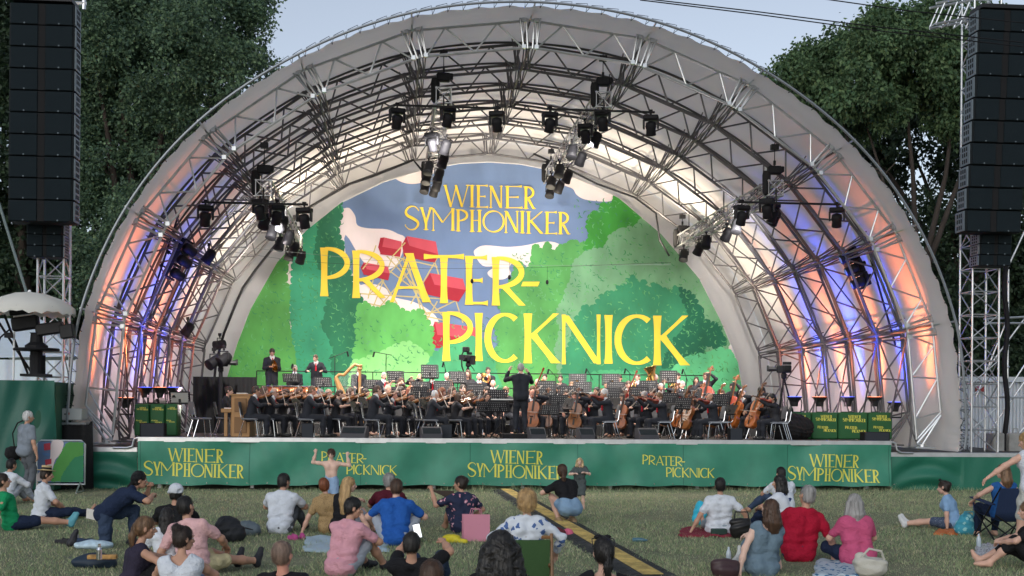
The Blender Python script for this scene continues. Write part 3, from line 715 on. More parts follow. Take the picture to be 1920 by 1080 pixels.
o = put_lamp('sp', at(412, 630, 13.5), 1.2, 'round black lamp beside the left edge of the backdrop', False, 80)
# actual light of the rig
for name, p, y1, bars, lamps in TR:
    c = 'centre' in name
    for y in (4.5, 8.0, 11.5):
        spot((p.x, y, p.z - .7), (p.x * .35, y - .5, 1.5), 520 if c else 460, WARM, 105, .8)
    spot((p.x, 5.0, p.z - .7), (p.x * .8, 15.4, 7.2), 1250 if c else 1050, (1, .95, .90), 80, .9)
# floods along the foot of the backdrop and up into the rear bays
for i in range(8):
    x = -7.7 + i * 2.28
    spot((x, 13.6, 2.35), (x, 15.6, 4.6), 48, (.90, 1, .84), 125, .9)
for x in (-5.5, -2.0, 2., 6.):
    spot((x, 13.0, 7.2), (x * 1.25, 12.6, 14), 560, (1, .86, .66), 120, .8)
for s in (-1, 1): spot((s * 6.5 + AX, 12.9, 5.5), (s * 12, 12.6, 9.5), 420, (1, .86, .68), 110, .8)
fl = mat('floodlight_black', (.015, .015, .016), .5)
def flood(loc, label, rz):
    t = thing('floodlight', label, 'floodlight', loc, rz, 'floodlights at the foot of the shell')
    m = MB(); m.lathe([(.09, 0), (.11, .12), (.20, .24), (.22, .26), (.215, .265)], 12); m.build('housing', fl, t)
    m = MB(); m.lathe([(.205, .267), (.10, .272), (.002, .273)], 12); m.build('lens', mat('flood_lens_' + ('o' if rz > .5 else 'b'), (.5, .4, .4), .3, emit=ORA if rz > .5 else BLU, estr=4), t)
    m = MB(); m.tube([(-.2, 0, -.16), (-.23, 0, .1), (-.2, 0, .2)], .015, 5); m.tube([(.2, 0, -.16), (.23, 0, .1), (.2, 0, .2)], .015, 5); m.bar((-.2, 0, -.16), (.2, 0, -.16), .02); m.build('bracket', fl, t)
def wall_wash(s, y, col, p, z0=2.5, tz=5.2, wide=.13):
    o = spot((AX + s * 8.7, y, z0), (AX + s * 10.75, y, tz), p, col, 118, 1., .06); o.scale = (wide, 1, 1)
for s in (1, -1):
    for i, y in enumerate((1.6, 3.25, 4.9, 6.5, 8.1, 9.8, 11.5)):
        og = i % 2 == 0
        wall_wash(s, y, ORA if og else BLU, (720 if i == 0 else 800) if og else 1250, wide=.21 if i == 0 else .17)
    for y in (3., 7.5, 12.): spot((AX + s * 8.4, y, 1.9), (AX + s * 11, y, 3.6), 150, (1, .66, .78), 130, 1.)  # added pink fill on the lower side walls, no fixture behind it
for x, z in ((-6.8, 6.6), (-2.6, 8.9), (0.6, 9.2), (3.6, 8.9), (7.4, 6.6)): spot((x, 1.25, z), (x * .85, 7.0, 1.6), 1350, (1, .93, .87), 56, .8)  # added front fill for the players' faces, not lanterns of the rig
for y in (3.6, 6.4, 9.2, 12.): 
    for s in (-1, 1): spot((AX + s * 3.2, y, 4.6), (AX + s * 4.2, y, 11), 45, (1, .88, .86), 120, 1.)  # added fill spots aimed up to lighten the ceiling membrane, no fixtures
# ------------------------------------------------------------------ printed side boxes with floods on top
boxg = mat('printed_box_green', (.016, .10, .03), .6, bump=.1, bscale=40)
for nm, xs, y0, y1, Y in (('right', (1476, 1522, 1572, 1628, 1674), 773, 830, 2.6), ('left', (251, 280, 309, 333), 757, 815, 2.2)):
    for i in range(len(xs) - 1):
        a, b = at(xs[i], y0, Y), at(xs[i + 1], y1, Y); wd = b.x - a.x - .03; h = a.z - SZ
        t = thing('printed_box', 'green lettered cloth box, %s in the row at the %s end of the stage' % (ORD[i], nm), 'box', ((a.x + b.x) / 2, Y + .3, SZ), 0, 'green boxes on the stage sides')
        m = MB(); m.box((0, 0, h / 2), (wd, .6, h), bev=.03); m.build('cover', boxg, t)
        m = MB()
        def pr(sc, ox, oz):
            return lambda x, y, k: (ox + (x) * sc, -.304 - k * .0006, oz - y * sc)
        lettering(m, [(c, x0 - 950, x1 - 950, q0 - 95, q1 - 95) for c, x0, x1, q0, q1 in WS], pr(wd * .00046, .02, h * .9), True, weight=1.5)
        lettering(m, [(c, x0 - 800, x1 - 800, q0 - 464, q1 - 464) for c, x0, x1, q0, q1 in PRT], pr(wd * .00105, -.06, h * .50), False, weight=1.5)
        m.build('lettering', ylw, t)
        flood(((a.x + b.x) / 2, Y + .45, SZ + h + .16), 'black floodlight on top of the %s box at the %s end' % (ORD[i], nm), .8 if i % 2 else .2)
flood(at(1678, 772, 3.2), 'black floodlight beside the right front arch foot', .2)
flood(at(236, 765, 2.6), 'black floodlight beside the left front arch foot', .8)
# ------------------------------------------------------------------ line arrays and their towers
spk = mat('speaker_cabinet', (.006, .009, .011), .7, spec=.2); grl = mat('speaker_grille', (.010, .016, .020), .9, spec=.15, var=.12, vscale=40, bump=.5, bscale=160)
sidep = mat('speaker_side', (.11, .14, .16), .5, var=.1); slot = mat('speaker_slot', (.006, .006, .007), .9)
def line_array(label, px, ytop, ybot, n, Y, wd, slope, dep=.62, sub=False, drift=0.):
    top, bot = at(px, ytop, Y), at(px, ybot, Y); h = (top.z - bot.z) / n
    t = thing('line_array', label, 'loudspeaker array', (top.x, Y, bot.z))
    for i in range(n):
        z = (n - 1 - i) * h + h / 2; dx = drift * i / n; dy = slope * (i / n) ** 2
        c = MB(); c.box((dx, dep / 2 + dy, z), (wd, dep, h * .975), bev=.02); co = c.build('cabinet', spk, t)
        for s in (-1, 1):
            g_ = MB(); g_.box((dx + s * wd * .265, dy - .012, z), (wd * .41, .03, h * .93), bev=.008); g_.build('grille', grl, co); q = MB(); q.ball((dx + s * wd * .265, dy - .03, z - h * .43), (.022, .012, .022), 8); q.build('latch', sidep, co)
        q = MB(); q.box((dx, dy + .01, z), (wd * .10, .03, h * .95)); q.build('horn_slot', slot, co)
        q = MB(); s = 1 if px < 960 else -1
        q.box((dx + s * (wd / 2 + .012), dep * .45 + dy, z), (.03, dep * .8, h * .9), bev=.006)
        q.m = 1
        for a in (-.3, .02, .3):
            for k in (-.18, .0, .18): q.box((dx + s * (wd / 2 + .028), dep * (.45 + k) + dy, z + a * h * .9), (.01, .055, h * .18))
        q.build('rigging_plate', [sidep, slot], co)
    return t
line_array('tall black loudspeaker array hanging at the left edge', 79, 6, 416, 10, .2, 1.50, .0)
line_array('short black loudspeaker array under the tall left array', 84, 418, 482, 3, 1.0, .86, .0)
line_array('tall black loudspeaker array hanging at the right edge', 1889, 18, 434, 10, .2, 1.50, .25, drift=-.26)
line_array('short black loudspeaker array under the tall right array', 1868, 437, 498, 3, .9, .86, .1)
m = MB(); a = at(1889, 14, .2); m.box((a.x, .5, a.z + .02), (1.4, .7, .1)); tag(m.build('flying_frame', blkmetal), 'black flying frame on top of the right array', 'flying frame')
m = MB(); a = at(79, 2, .2); m.box((a.x, .5, a.z + .05), (1.4, .7, .1)); tag(m.build('flying_frame', blkmetal), 'black flying frame on top of the left array', 'flying frame')
def tower(label, px, Y, z0, z1, s):
    c = at(px, 700, Y); t = thing('lattice_tower', label, 'truss tower', (c.x, Y, z0)); m = MB(); h = s / 2; H = z1 - z0
    for sx in (-h, h):
        for sy in (-h, h): m.bar((sx, sy, 0), (sx, sy, H), .030, 8)
    m.build('chord', galv, t); m = MB(); n = round(H / .62)
    for i in range(n):
        a, b = H * i / n, H * (i + 1) / n
        for (p, q) in (((-h, -h), (h, -h)), ((h, -h), (h, h)), ((h, h), (-h, h)), ((-h, h), (-h, -h))):
            m.bar((*p, b), (*q, b), .018, 6)
            if i % 2: m.bar((*p, a), (*q, b), .017, 6)
            else: m.bar((*q, a), (*p, b), .017, 6)
            if i % 3 == 0: m.bar((*p, b), (*q, a), .015, 6)
    m.build('lacing', galv, t); return t
tower('silver lattice tower on the right behind the low platform', 1835, 1.9, .9, 13.2, .74)
tower('silver lattice tower on the left behind the camera platform', 100, 1.6, .2, 9.5, .62)
m = MB(); a = at(1762, 20, 1.6); b = at(1830, 10, 1.6)
for dz in (-.3, .25):
    for dy in (0, .4): m.bar((a.x - .1, 1.6 + dy, a.z + dz - .06), (b.x, 1.6 + dy, b.z + dz), .035)
for i in range(4):
    x = a.x + (b.x - a.x) * i / 3; m.bar((x - .1, 1.6, a.z - .33), (x + .15, 1.6, a.z + .25), .02); m.bar((x - .1, 2., a.z - .33), (x + .15, 2., a.z + .25), .02); m.bar((x - .1, 1.6, a.z - .33), (x - .1, 2., a.z - .33), .02)
tag(m.build('cantilever_arm', alu), 'silver truss arm reaching left from the top of the right tower', 'truss arm')
m = MB(); a = at(150, 6, 1.4); m.bar((a.x - 1, 1.4, a.z), (a.x + .15, 1.4, a.z), .05); m.bar((a.x + .1, 1.4, a.z - .15), (a.x + .1, 1.4, a.z + .4), .05)
tag(m.build('cantilever_arm', alu), 'silver tube end above the left loudspeaker array', 'truss arm')
# scaffold at the right edge
m = MB(); t = thing('scaffold', 'galvanised scaffold with diagonal braces at the right edge', 'scaffolding')
def sp(px, py, Y=3.): return at(px, py, Y)
for x in (1888, 1962): m.bar((sp(x, 850).x, 3., .2), (sp(x, 850).x, 3., sp(x, 505).z + (0 if x < 1900 else 2)), .032, 8)
for y in (598, 606, 745): m.bar(sp(1845, y), sp(1965, y - (0 if y != 598 else 6)), .028, 8)
for a, b in (((1888, 505), (1930, 415)), ((1845, 700), (1960, 545)), ((1888, 735), (1960, 625)), ((1862, 800), (1960, 660)), ((1888, 840), (1960, 755)), ((1830, 745), (1888, 600))): m.bar(sp(*a, 3.1), sp(*b, 3.1), .026, 8)
m.build('tube', galv, t)
m = MB()
for x in (1888,):
    for y in (530, 570, 610, 650, 690, 730): m.lathe([(.05, 0), (.075, .02), (.075, .04), (.05, .06)], 8, Matrix.Translation(sp(x, y)))
m.build('rosette', galv, t)
m = MB(); pts = [sp(1886 + 3 * math.sin(i * .9), 430 + i * 21, 2.85) for i in range(21)]; m.tube(pts, .07, 7)
tag(m.build('cable_loom', blk), 'thick black cable bundle hanging beside the scaffold', 'cable bundle')
# container, blocks
cont = mat('container_white', (.52, .56, .60), .5, var=.08, vscale=1.5)
a, b = at(1778, 706, 7.), at(2060, 860, 7.)
t = thing('site_container', 'white corrugated site container behind the right tower', 'container', (a.x, 7., 0)); W_ = b.x - a.x; H_ = a.z
m = MB(); n = 44; pts = []
for i in range(n):
    x = W_ * i / n; pts += [(x, 0), (x + W_ / n * .3, .0), (x + W_ / n * .5, .06), (x + W_ / n * .8, .06)]
vs = [(x, y, z) for z in (.1, H_ - .15) for x, y in pts]; N_ = len(pts)
m.add(vs, [[i, i + 1, N_ + i + 1, N_ + i] for i in range(N_ - 1)]); m.box((W_ / 2, 1.3, H_ / 2 - .02), (W_, 2.4, H_ - .16)); m.build('wall', cont, t)
m = MB(); m.box((W_ / 2, 1.2, H_ - .07), (W_ + .1, 2.6, .16)); m.box((W_ / 2, 1.2, .06), (W_ + .1, 2.6, .12)); m.box((.02, -.03, H_ / 2), (.16, .1, H_ - .3)); m.build('frame', cont, t)
m = MB(); m.box((1.02, -.05, H_ - .38), (.32, .05, .16)); m.build('red_light', mat('dark_red', (.25, .03, .03), .5), t)
conc = mat('concrete', (.26, .26, .25), .9, var=.2, vscale=5, bump=.3)
for i, (x0, x1, y0) in enumerate(((1862, 1884, 812), (1893, 1935, 812))):
    a, b = at(x0, y0, 2.6), at(x1, 860, 2.6); m = MB(); m.box(((a.x + b.x) / 2, 2.9, a.z / 2), (b.x - a.x, .6, a.z), bev=.03)
    m.tube([((a.x + b.x) / 2 - .08, 2.9, a.z), ((a.x + b.x) / 2 - .06, 2.9, a.z + .12), ((a.x + b.x) / 2 + .06, 2.9, a.z + .12), ((a.x + b.x) / 2 + .08, 2.9, a.z)], .015, 5)
    tag(m.build('ballast_block', conc), ('narrow grey concrete ballast block beside the right tower foot', 'wide grey concrete ballast block at the right picture edge')[i], 'concrete block')
# overhead cables
for i, pts in enumerate((((1195, -4), (1420, 22), (1640, 50), (1960, 84)), ((1200, 0), (1420, 27), (1640, 57), (1960, 92)), ((1530, -4), (1700, 20), (1960, 47)))):
    m = MB(); m.tube([at(x, y, -3.) for x, y in pts], .014, 5); tag(m.build('overhead_cable', blk), ('upper of two close black cables crossing the sky at right', 'lower of two close black cables crossing the sky at right', 'single thin black cable in the top right corner')[i], 'cable')
for i, pts in enumerate((((392, 466), (560, 490), (800, 504), (1000, 502), (1258, 492)), ((440, 462), (700, 488), (1000, 498), (1258, 496)))):
    m = MB(); m.tube([at(x, y, 9.) for x, y in pts], .006, 4); tag(m.build('mic_cable', mat('grey_cord', (.16, .18, .17), .7) if i else blk), ('thin dark wire stretched across the shell before the backdrop', 'thin pale wire stretched across the shell before the backdrop')[i], 'cable')
for q in ((955, 520), (885, 527), (1026, 529)):
    m = MB(); p = at(*q, 9.); m.tube([p + Vector((0, 0, .5)), p], .006, 4); m.ball(p, (.05, .05, .08)); tag(m.build('hanging_microphone', blk), 'tiny black hanging microphone before the letters, ' + {955: 'middle of three', 885: 'left of three', 1026: 'right of three'}[q[0]], 'microphone', 'hanging microphones')
m = MB(); cb = [(630, 378), (560, 400), (520, 455), (480, 505), (455, 540), (440, 575), (420, 625), (405, 680), (400, 730)]
m.tube([at(x, y, 13.6) for x, y in [(800, 330), (775, 300), (700, 330), (655, 345)] + cb[1:]], .045, 6); tag(m.build('power_cable', blk), 'thick black cable running down the rear left arch', 'cable')
m = MB(); m.tube([at(x, y, 13.6) for x, y in ((1255, 480), (1237, 450), (1230, 400), (1190, 370), (1120, 345), (1060, 315), (1000, 288))], .035, 6); tag(m.build('power_cable', blk), 'thin black cable along the rear right arch', 'cable')
# ------------------------------------------------------------------ left edge: camera platform, parasol, tent, barrier
t = thing('camera_platform', 'tall camera platform wrapped in dark green cloth at the left edge', 'platform')
a, b = at(-60, 712, -.9), at(103, 890, -.9)
def f3(x, z): return .04 * math.sin(5 * x + 2 * z) + .03 * math.sin(11 * x - 3 * z) + .05 * math.sin(2.2 * z + x)
banner(a.x, b.x, a.z, .05, -.9, 'wrap_cloth', t, f3, 60, 30, mat('cloth_green_wrap', (.010, .090, .065), .45, bump=.2, bscale=20))
m = MB(); m.box(((a.x + b.x) / 2, .45, a.z / 2), (b.x - a.x - .06, 2.5, a.z - .06)); m.build('frame', mat('dark_green_cloth', (.01, .07, .04), .7), t)
PT = a.z
t = thing('parasol', 'white fringed parasol over the camera platform', 'parasol', at(55, 585, -.3))
m = MB(); c = t.location; prof = [(.0, .42), (.35, .38), (.75, .25), (1.02, .07)]; n = 48; vs = []
for r_, z_ in prof + [(1.03, -.10)]:
    for j in range(n):
        an = 2 * math.pi * j / n; k = 1 - .03 * (abs(math.sin(an * 4)) < .35) * (r_ > .5); sag = -.05 * abs(math.sin(an * 4)) * (r_ / 1.0) ** 2
        vs.append((r_ * k * math.cos(an), r_ * k * math.sin(an), z_ + .05 - sag * 0 + sag + (.05 * abs(math.sin(an * 12)) if z_ < 0 else 0)))
m.add(vs, [[i * n + j, i * n + (j + 1) % n, (i + 1) * n + (j + 1) % n, (i + 1) * n + j] for i in range(len(prof)) for j in range(n)])
m.build('canopy', mat('parasol_cloth', (.72, .70, .64), .8, trans=.2), t, True)
m = MB(); m.bar((-.35, 0, PT - c.z), (-.33, 0, .4), .025, 8); m.ball((0, 0, .48), .04); m.build('pole', white_pl, t)
m = MB()
for j in range(8): an = math.pi * j / 4; m.bar((0, 0, .40), (1.0 * math.cos(an), 1.0 * math.sin(an), .08), .008, 4)
m.build('rib', galv, t)
t = thing('broadcast_camera', 'large broadcast camera with box lens under the white parasol', 'television camera', at(68, 706, -.35)); L = t.location
m = MB(); M = Matrix.Rotation(R(-9), 3, 'Y')
m.box((.30, 0, 1.12), (.62, .26, .28), M, .03); m.box((.70, 0, 1.06), (.30, .3, .32), M, .02); m.build('box_lens', blkmetal, t)
m = MB(); m.box((-.25, 0, 1.24), (.6, .26, .32), M, .04); m.box((-.35, 0, 1.5), (.5, .2, .12), M, .02); m.tube([(-.6, 0, 1.1), (-.8, -.05, .9), (-.85, -.05, .75)], .02); m.box((-.6, -.1, .95), (.16, .14, .12)); m.build('camera_body', blk, t)
m = MB(); m.lathe([(.12, .62), (.26, .66), (.26, .72), (.15, .80), (.13, 1.0), (.16, 1.02)], 14); m.build('pan_head', blk, t)
m = MB(); m.lathe([(.50, .60), (.52, .63), (.50, .66), (.06, .66)], 24); m.build('steering_ring', blk, t)
m = MB(); m.bar((0, 0, .05), (0, 0, .62), .14, 10); m.bar((.12, .1, .05), (.12, .1, .5), .07); m.bar((-.12, .1, .05), (-.12, .1, .5), .07); m.box((0, 0, .03), (.6, .5, .06)); m.build('pedestal', blk, t)
tentm = mat('tent_pvc', (.55, .63, .68), .5, bump=.2, bscale=4, var=.05)
t = thing('marquee_tent', 'white marquee tent behind the left tower', 'tent'); a = at(-60, 640, 8.); m = MB()
P = lambda px, py, Y: at(px, py, Y)
e0, e1 = P(-80, 672, 8.), P(146, 668, 8.); r0, r1 = P(-80, 596, 11.), P(75, 598, 11.); f0, f1 = Vector((e0.x, 14., e0.z)), Vector((e1.x, 14., e1.z))
m.add([e0, e1, r1, r0, f0, f1], [[0, 1, 2, 3], [1, 5, 2], [3, 2, 5, 4]]); m.build('roof', tentm, t, False)
m = MB(); q0, q1 = e0 + Vector((0, .04, -.02)), e1 + Vector((-.05, .04, -.02)); n = 40; vs = []
for z in (0, 1):
    for i in range(n + 1): x = q0.x + (q1.x - q0.x) * i / n; vs.append((x, 8.05 + .05 * math.sin(i * 1.1), q0.z if z else .0))
m.add(vs, [[i, i + 1, n + 2 + i, n + 1 + i] for i in range(n)]); m.box((q1.x - .02, 11, q1.z / 2), (.04, 5.8, q1.z)); m.build('side_wall', tentm, t, True)
t = thing('brace_pole', 'long grey steel pole leaning at the left edge', 'pole'); m = MB(); m.bar(at(-2, 380, 0.), at(58, 575, 0.), .035, 8); m.build('tube', mat('grey_green_steel', (.16, .2, .2), .5, .4), t)
m = MB(); m.bar(at(-5, 600, -.2), at(60, 700, .6), .03, 8); m.bar(at(8, 590, -.2), at(52, 700, .5), .03, 8); m.build('lower_tube', blkmetal, t)
# barrier with printed panel
t = thing('crowd_barrier', 'crowd barrier with a printed tree panel beside the left platform', 'barrier')
BYY = -1.2; a, b = at(70, 826, BYY), at(159, 904, BYY); m = MB(); z0, z1 = b.z, a.z
m.tube([(a.x, BYY, z0 - .1), (a.x, BYY, z1 - .08), (a.x + .08, BYY, z1), (b.x - .08, BYY, z1), (b.x, BYY, z1 - .08), (b.x, BYY, z0 - .05), (a.x, BYY, z0 - .05)], .022, 8)
for x in (a.x + .15, b.x - .1): m.bar((x, BYY, z0), (x, BYY - .38, 0.02), .018); m.bar((x, BYY, z0), (x, BYY + .32, 0.02), .018); m.bar((x, BYY - .38, .02), (x, BYY + .32, .02), .018)
m.build('frame', galv, t); m = MB()
def pn(u, v, k): return (a.x + .02 + u * (b.x - a.x - .04), BYY - .026 - k * .003, z0 + (1 - v) * (z1 - z0 - .02))
def pl(P, k, mi): m.m = mi; m.add([pn(u, v, k) for u, v in P], [list(range(len(P)))])
sc = lambda P, s: [(x / 300, y / 300) for x, y in scallop([(u * 300, v * 300) for u, v in P], 14, 4, s)]
pl([(0, 0), (1, 0), (1, 1), (0, 1)], 0, 0); pl(smoothp([(.3, .0), (.55, .0), (.5, .3), (.38, .45), (.3, .75), (.2, .9), (.0, .98), (0, .8), (.25, .5)]), 1, 1)
CL = lambda P: [(min(1, max(0, u)), min(.995, max(0, v))) for u, v in P]
pl(CL(sc([(.5, .3), (.62, .05), (.7, 0.02), (.98, .02), (.98, .98), (.3, .98), (.36, .6)], 3)), 2, 2); pl(CL(sc([(.55, .8), (.7, .55), (.8, .4), (.98, .35), (.98, .98), (.5, .98)], 4)), 3, 3)
pl([(.13, .06), (.27, .03), (.28, .2), (.14, .22)], 4, 4); pl([(.16, .45), (.3, .42), (.3, .55), (.17, .58)], 4, 4); pl([(.1, .27), (.28, .3), (.26, .36), (.12, .34)], 4, 5)
m.build('printed_panel', [PMATS[PM['blue']], PMATS[PM['cloud']], PMATS[PM['green_light']], PMATS[PM['teal']], PMATS[PM['red']], mat('panel_blue', (.1, .2, .4), .5)], t)
t = thing('flight_case', 'grey flight case on a stand beside the camera platform', 'case', at(128, 785, -.2)); m = MB(); m.box((0, .3, .10), (.62, .6, .28), bev=.02); m.build('body', mat('case_grey', (.3, .32, .32), .5), t); m = MB(); m.bar((-.4, 0, -.12), (.4, 0, -.12), .03); m.bar((-.4, .5, -.12), (.4, .5, -.12), .03); m.build('rail', galv, t)
m = MB(); m.box((.0, -.01, .12), (.06, .01, .05)); m.build('label_plate', mat('dark_red', (.25, .03, .03)), t)
a, b = at(104, 796, -.2), at(172, 892, -.2)
m = MB(); n = 20; vs = []
for j in range(6):
    for i in range(n + 1): u = i / n; v = j / 5; vs.append((a.x + (b.x - a.x) * u * (1 + .06 * v) , -.2 + .05 * math.sin(u * 14 + v * 2), a.z * (1 - v) + (.08 if u > .9 else 0) * (1 - v)))
m.add(vs, [[j * (n + 1) + i, j * (n + 1) + i + 1, (j + 1) * (n + 1) + i + 1, (j + 1) * (n + 1) + i] for j in range(5) for i in range(n)])
tag(m.build('black_drape', blkcloth, None, True), 'black drape hanging beside the printed barrier', 'drape')
# ------------------------------------------------------------------ signed-distance modelling of people and soft things
def rc(a, b, r1, r2=None): return ('c', np.array(a, float), np.array(b, float), r1, r1 if r2 is None else r2)
def el(c, r, M=None): return ('e', np.array(c, float), np.array(r, float), np.eye(3) if M is None else np.array(M, float))
def sub(p, k=.01): return ('-', p, k)
def bbox(p):
    if p[0] == '-': return bbox(p[1])
    if p[0] == 'c':
        r = max(p[3], p[4]); return np.minimum(p[1], p[2]) - r, np.maximum(p[1], p[2]) + r
    r = max(p[2]); return p[1] - r, p[1] + r
def dist(p, X, Y, Z):
    if p[0] == 'c':
        a, b = p[1], p[2]; d = b - a; L = d @ d + 1e-12
        x, y, z = X - a[0], Y - a[1], Z - a[2]
        t = np.clip((x * d[0] + y * d[1] + z * d[2]) / L, 0, 1)
        return np.sqrt((x - t * d[0]) ** 2 + (y - t * d[1]) ** 2 + (z - t * d[2]) ** 2) - (p[3] + (p[4] - p[3]) * t)
    c, r, M = p[1:]
    x, y, z = X - c[0], Y - c[1], Z - c[2]
    u = (M[0, 0] * x + M[1, 0] * y + M[2, 0] * z); v = (M[0, 1] * x + M[1, 1] * y + M[2, 1] * z); w_ = (M[0, 2] * x + M[1, 2] * y + M[2, 2] * z)
    k0 = np.sqrt((u / r[0]) ** 2 + (v / r[1]) ** 2 + (w_ / r[2]) ** 2) + 1e-9
    k1 = np.sqrt((u / r[0] ** 2) ** 2 + (v / r[1] ** 2) ** 2 + (w_ / r[2] ** 2) ** 2) + 1e-9
    return k0 * (k0 - 1) / k1
def surf(prims, h, k=.025, noise=None, cut=None):
    pos = [p for p in prims if p[0] != '-']
    lo = np.min([bbox(p)[0] for p in pos], 0) - 2.5 * h - .01; hi = np.max([bbox(p)[1] for p in pos], 0) + 2.5 * h + .01
    n = np.ceil((hi - lo) / h).astype(int) + 1
    ax = [lo[i] + h * np.arange(n[i]) for i in range(3)]
    f = np.full(n, 1.0, np.float32)
    for p in prims:
        neg = p[0] == '-'; q = p[1] if neg else p; kk = p[2] if neg else k
        a, b = bbox(q); m_ = kk + 2 * h
        i0 = np.maximum(((a - m_ - lo) / h).astype(int), 0); i1 = np.minimum(((b + m_ - lo) / h).astype(int) + 2, n)
        if np.any(i1 <= i0): continue
        s = tuple(slice(i0[i], i1[i]) for i in range(3))
        X, Y, Z = ax[0][s[0]][:, None, None], ax[1][s[1]][None, :, None], ax[2][s[2]][None, None, :]
        d = dist(q, X, Y, Z); g_ = f[s]
        if neg:
            d = -d; hh = np.maximum(kk - np.abs(g_ - d), 0) / kk; f[s] = np.maximum(g_, d) + hh * hh * kk / 4
        else:
            hh = np.maximum(kk - np.abs(g_ - d), 0) / kk; f[s] = np.minimum(g_, d) - hh * hh * kk / 4
    if noise is not None or cut is not None:
        X, Y, Z = ax[0][:, None, None], ax[1][None, :, None], ax[2][None, None, :]
        if noise is not None: f = f + noise(X, Y, Z)
        if cut is not None: f = np.maximum(f, cut(X, Y, Z))
    f[0], f[-1], f[:, 0], f[:, -1], f[:, :, 0], f[:, :, -1] = 1, 1, 1, 1, 1, 1
    return nets(f, lo, h)
def nets(f, lo, h):
    S = f < 0; nx, ny, nz = f.shape
    cnt = sum(S[i:nx - 1 + i, j:ny - 1 + j, k:nz - 1 + k].astype(np.int8) for i in (0, 1) for j in (0, 1) for k in (0, 1))
    act = (cnt > 0) & (cnt < 8); idx = np.full(act.shape, -1, np.int64); I = np.argwhere(act)
    if len(I) == 0: return np.zeros((0, 3)), np.zeros((0, 4), int)
    idx[act] = np.arange(len(I)); acc = np.zeros((len(I), 3)); num = np.zeros(len(I))
    cs = [(i, j, k) for i in (0, 1) for j in (0, 1) for k in (0, 1)]
    for a in cs:
        for ax_ in range(3):
            if a[ax_]: continue
            b = list(a); b[ax_] = 1
            fa = f[I[:, 0] + a[0], I[:, 1] + a[1], I[:, 2] + a[2]]; fb = f[I[:, 0] + b[0], I[:, 1] + b[1], I[:, 2] + b[2]]
            m = (fa < 0) != (fb < 0); t = np.where(m, fa / np.where(m, fa - fb, 1), 0)
            P = np.tile(np.array(a, float), (len(I), 1)); P[:, ax_] += t
            acc[m] += P[m]; num[m] += 1
    V = lo + h * (I + acc / num[:, None])
    Q = []
    for ax_ in range(3):
        A = [slice(None)] * 3; B = [slice(None)] * 3; A[ax_] = slice(0, -1); B[ax_] = slice(1, None)
        sa, sb = S[tuple(A)], S[tuple(B)]; E = np.argwhere(sa != sb); u, v = (ax_ + 1) % 3, (ax_ + 2) % 3
        ok = (E[:, u] > 0) & (E[:, v] > 0) & (E[:, u] < f.shape[u] - 1) & (E[:, v] < f.shape[v] - 1); E = E[ok]
        flip = sa[E[:, 0], E[:, 1], E[:, 2]]
        q = []
        for du, dv in ((-1, -1), (0, -1), (0, 0), (-1, 0)):
            e = E.copy(); e[:, u] += du; e[:, v] += dv; q.append(idx[e[:, 0], e[:, 1], e[:, 2]])
        q = np.stack(q, 1); q[~flip] = q[~flip][:, ::-1]; Q.append(q)
    return V, np.concatenate(Q)
def joinm(parts):
    V, F, M_ = [], [], []; o = 0
    for v, f, mi in parts:
        V.append(v); F.append(f + o); M_.append(np.full(len(f), mi)); o += len(v)
    return np.concatenate(V), np.concatenate(F), np.concatenate(M_)
def ballm(c, r, M=None, n=8):
    m = MB(); m.ball((0, 0, 0), tuple(r), n); v = np.array(m.v)
    if M is not None: v = v @ np.array(M).T
    return v + np.array(c), np.array(m.f)
# ------------------------------------------------------------------ materials of people
SKIN_ = {k: mat('skin_' + k, c, .55, var=.08, vscale=9, spec=.35) for k, c in dict(fair=(.60, .36, .27), pale=(.66, .44, .35), tan=(.47, .26, .175), olive=(.40, .22, .145), red=(.62, .29, .21)).items()}
def hmat(n, c): return mat('hair_' + n, c, .5, var=.45, vscale=30, bump=.7, bscale=45, stretch=(1, 1, .12), spec=.5)
HAIR_ = {k: hmat(k, c) for k, c in dict(black=(.012, .010, .009), dark=(.028, .017, .012), brown=(.07, .036, .02), light=(.17, .095, .048), blond=(.42, .27, .12), pale=(.62, .46, .26), red=(.22, .065, .02), grey=(.30, .29, .28), white=(.62, .61, .60), buzz=(.24, .16, .12)).items()}
CL_ = {}
def cl(c, n=None, var=.08):
    key = tuple(c)
    if key not in CL_:
        CL_[key] = mat('cloth_%s' % (n or len(CL_)), c, .85, var=var, vscale=8, bump=.6, bscale=26, spec=.2)
        m = CL_[key]; t_ = m.node_tree; b = t_.nodes['Principled BSDF']; n = t_.nodes.new('ShaderNodeTexNoise'); n.inputs['Scale'].default_value = 5.5; n.inputs['Detail'].default_value = 2; n.inputs['Distortion'].default_value = 1.8
        tc = t_.nodes.new('ShaderNodeTexCoord'); mp = t_.nodes.new('ShaderNodeMapping'); mp.inputs['Scale'].default_value = (1, 1, 1.9); t_.links.new(tc.outputs['Object'], mp.inputs[0]); t_.links.new(mp.outputs[0], n.inputs['Vector'])
        rd = t_.nodes.new('ShaderNodeMath'); rd.operation = 'PINGPONG'; rd.inputs[1].default_value = .16; t_.links.new(n.outputs['Fac'], rd.inputs[0])
        bp = t_.nodes.new('ShaderNodeBump'); bp.inputs['Strength'].default_value = .7; bp.inputs['Distance'].default_value = .045; t_.links.new(rd.outputs[0], bp.inputs['Height'])
        old = b.inputs['Normal'].links[0].from_node; t_.links.new(bp.outputs[0], old.inputs['Normal'])
    return CL_[key]
lip = mat('lip', (.36, .11, .09), .5); eyew = mat('eye_white', (.7, .68, .65), .3); eyed = mat('eye_dark', (.02, .015, .012), .2)
glassm = mat('spectacle_frame', (.015, .015, .015), .3)
def nv(v): v = np.array(v, float); return v / (np.linalg.norm(v) + 1e-9)
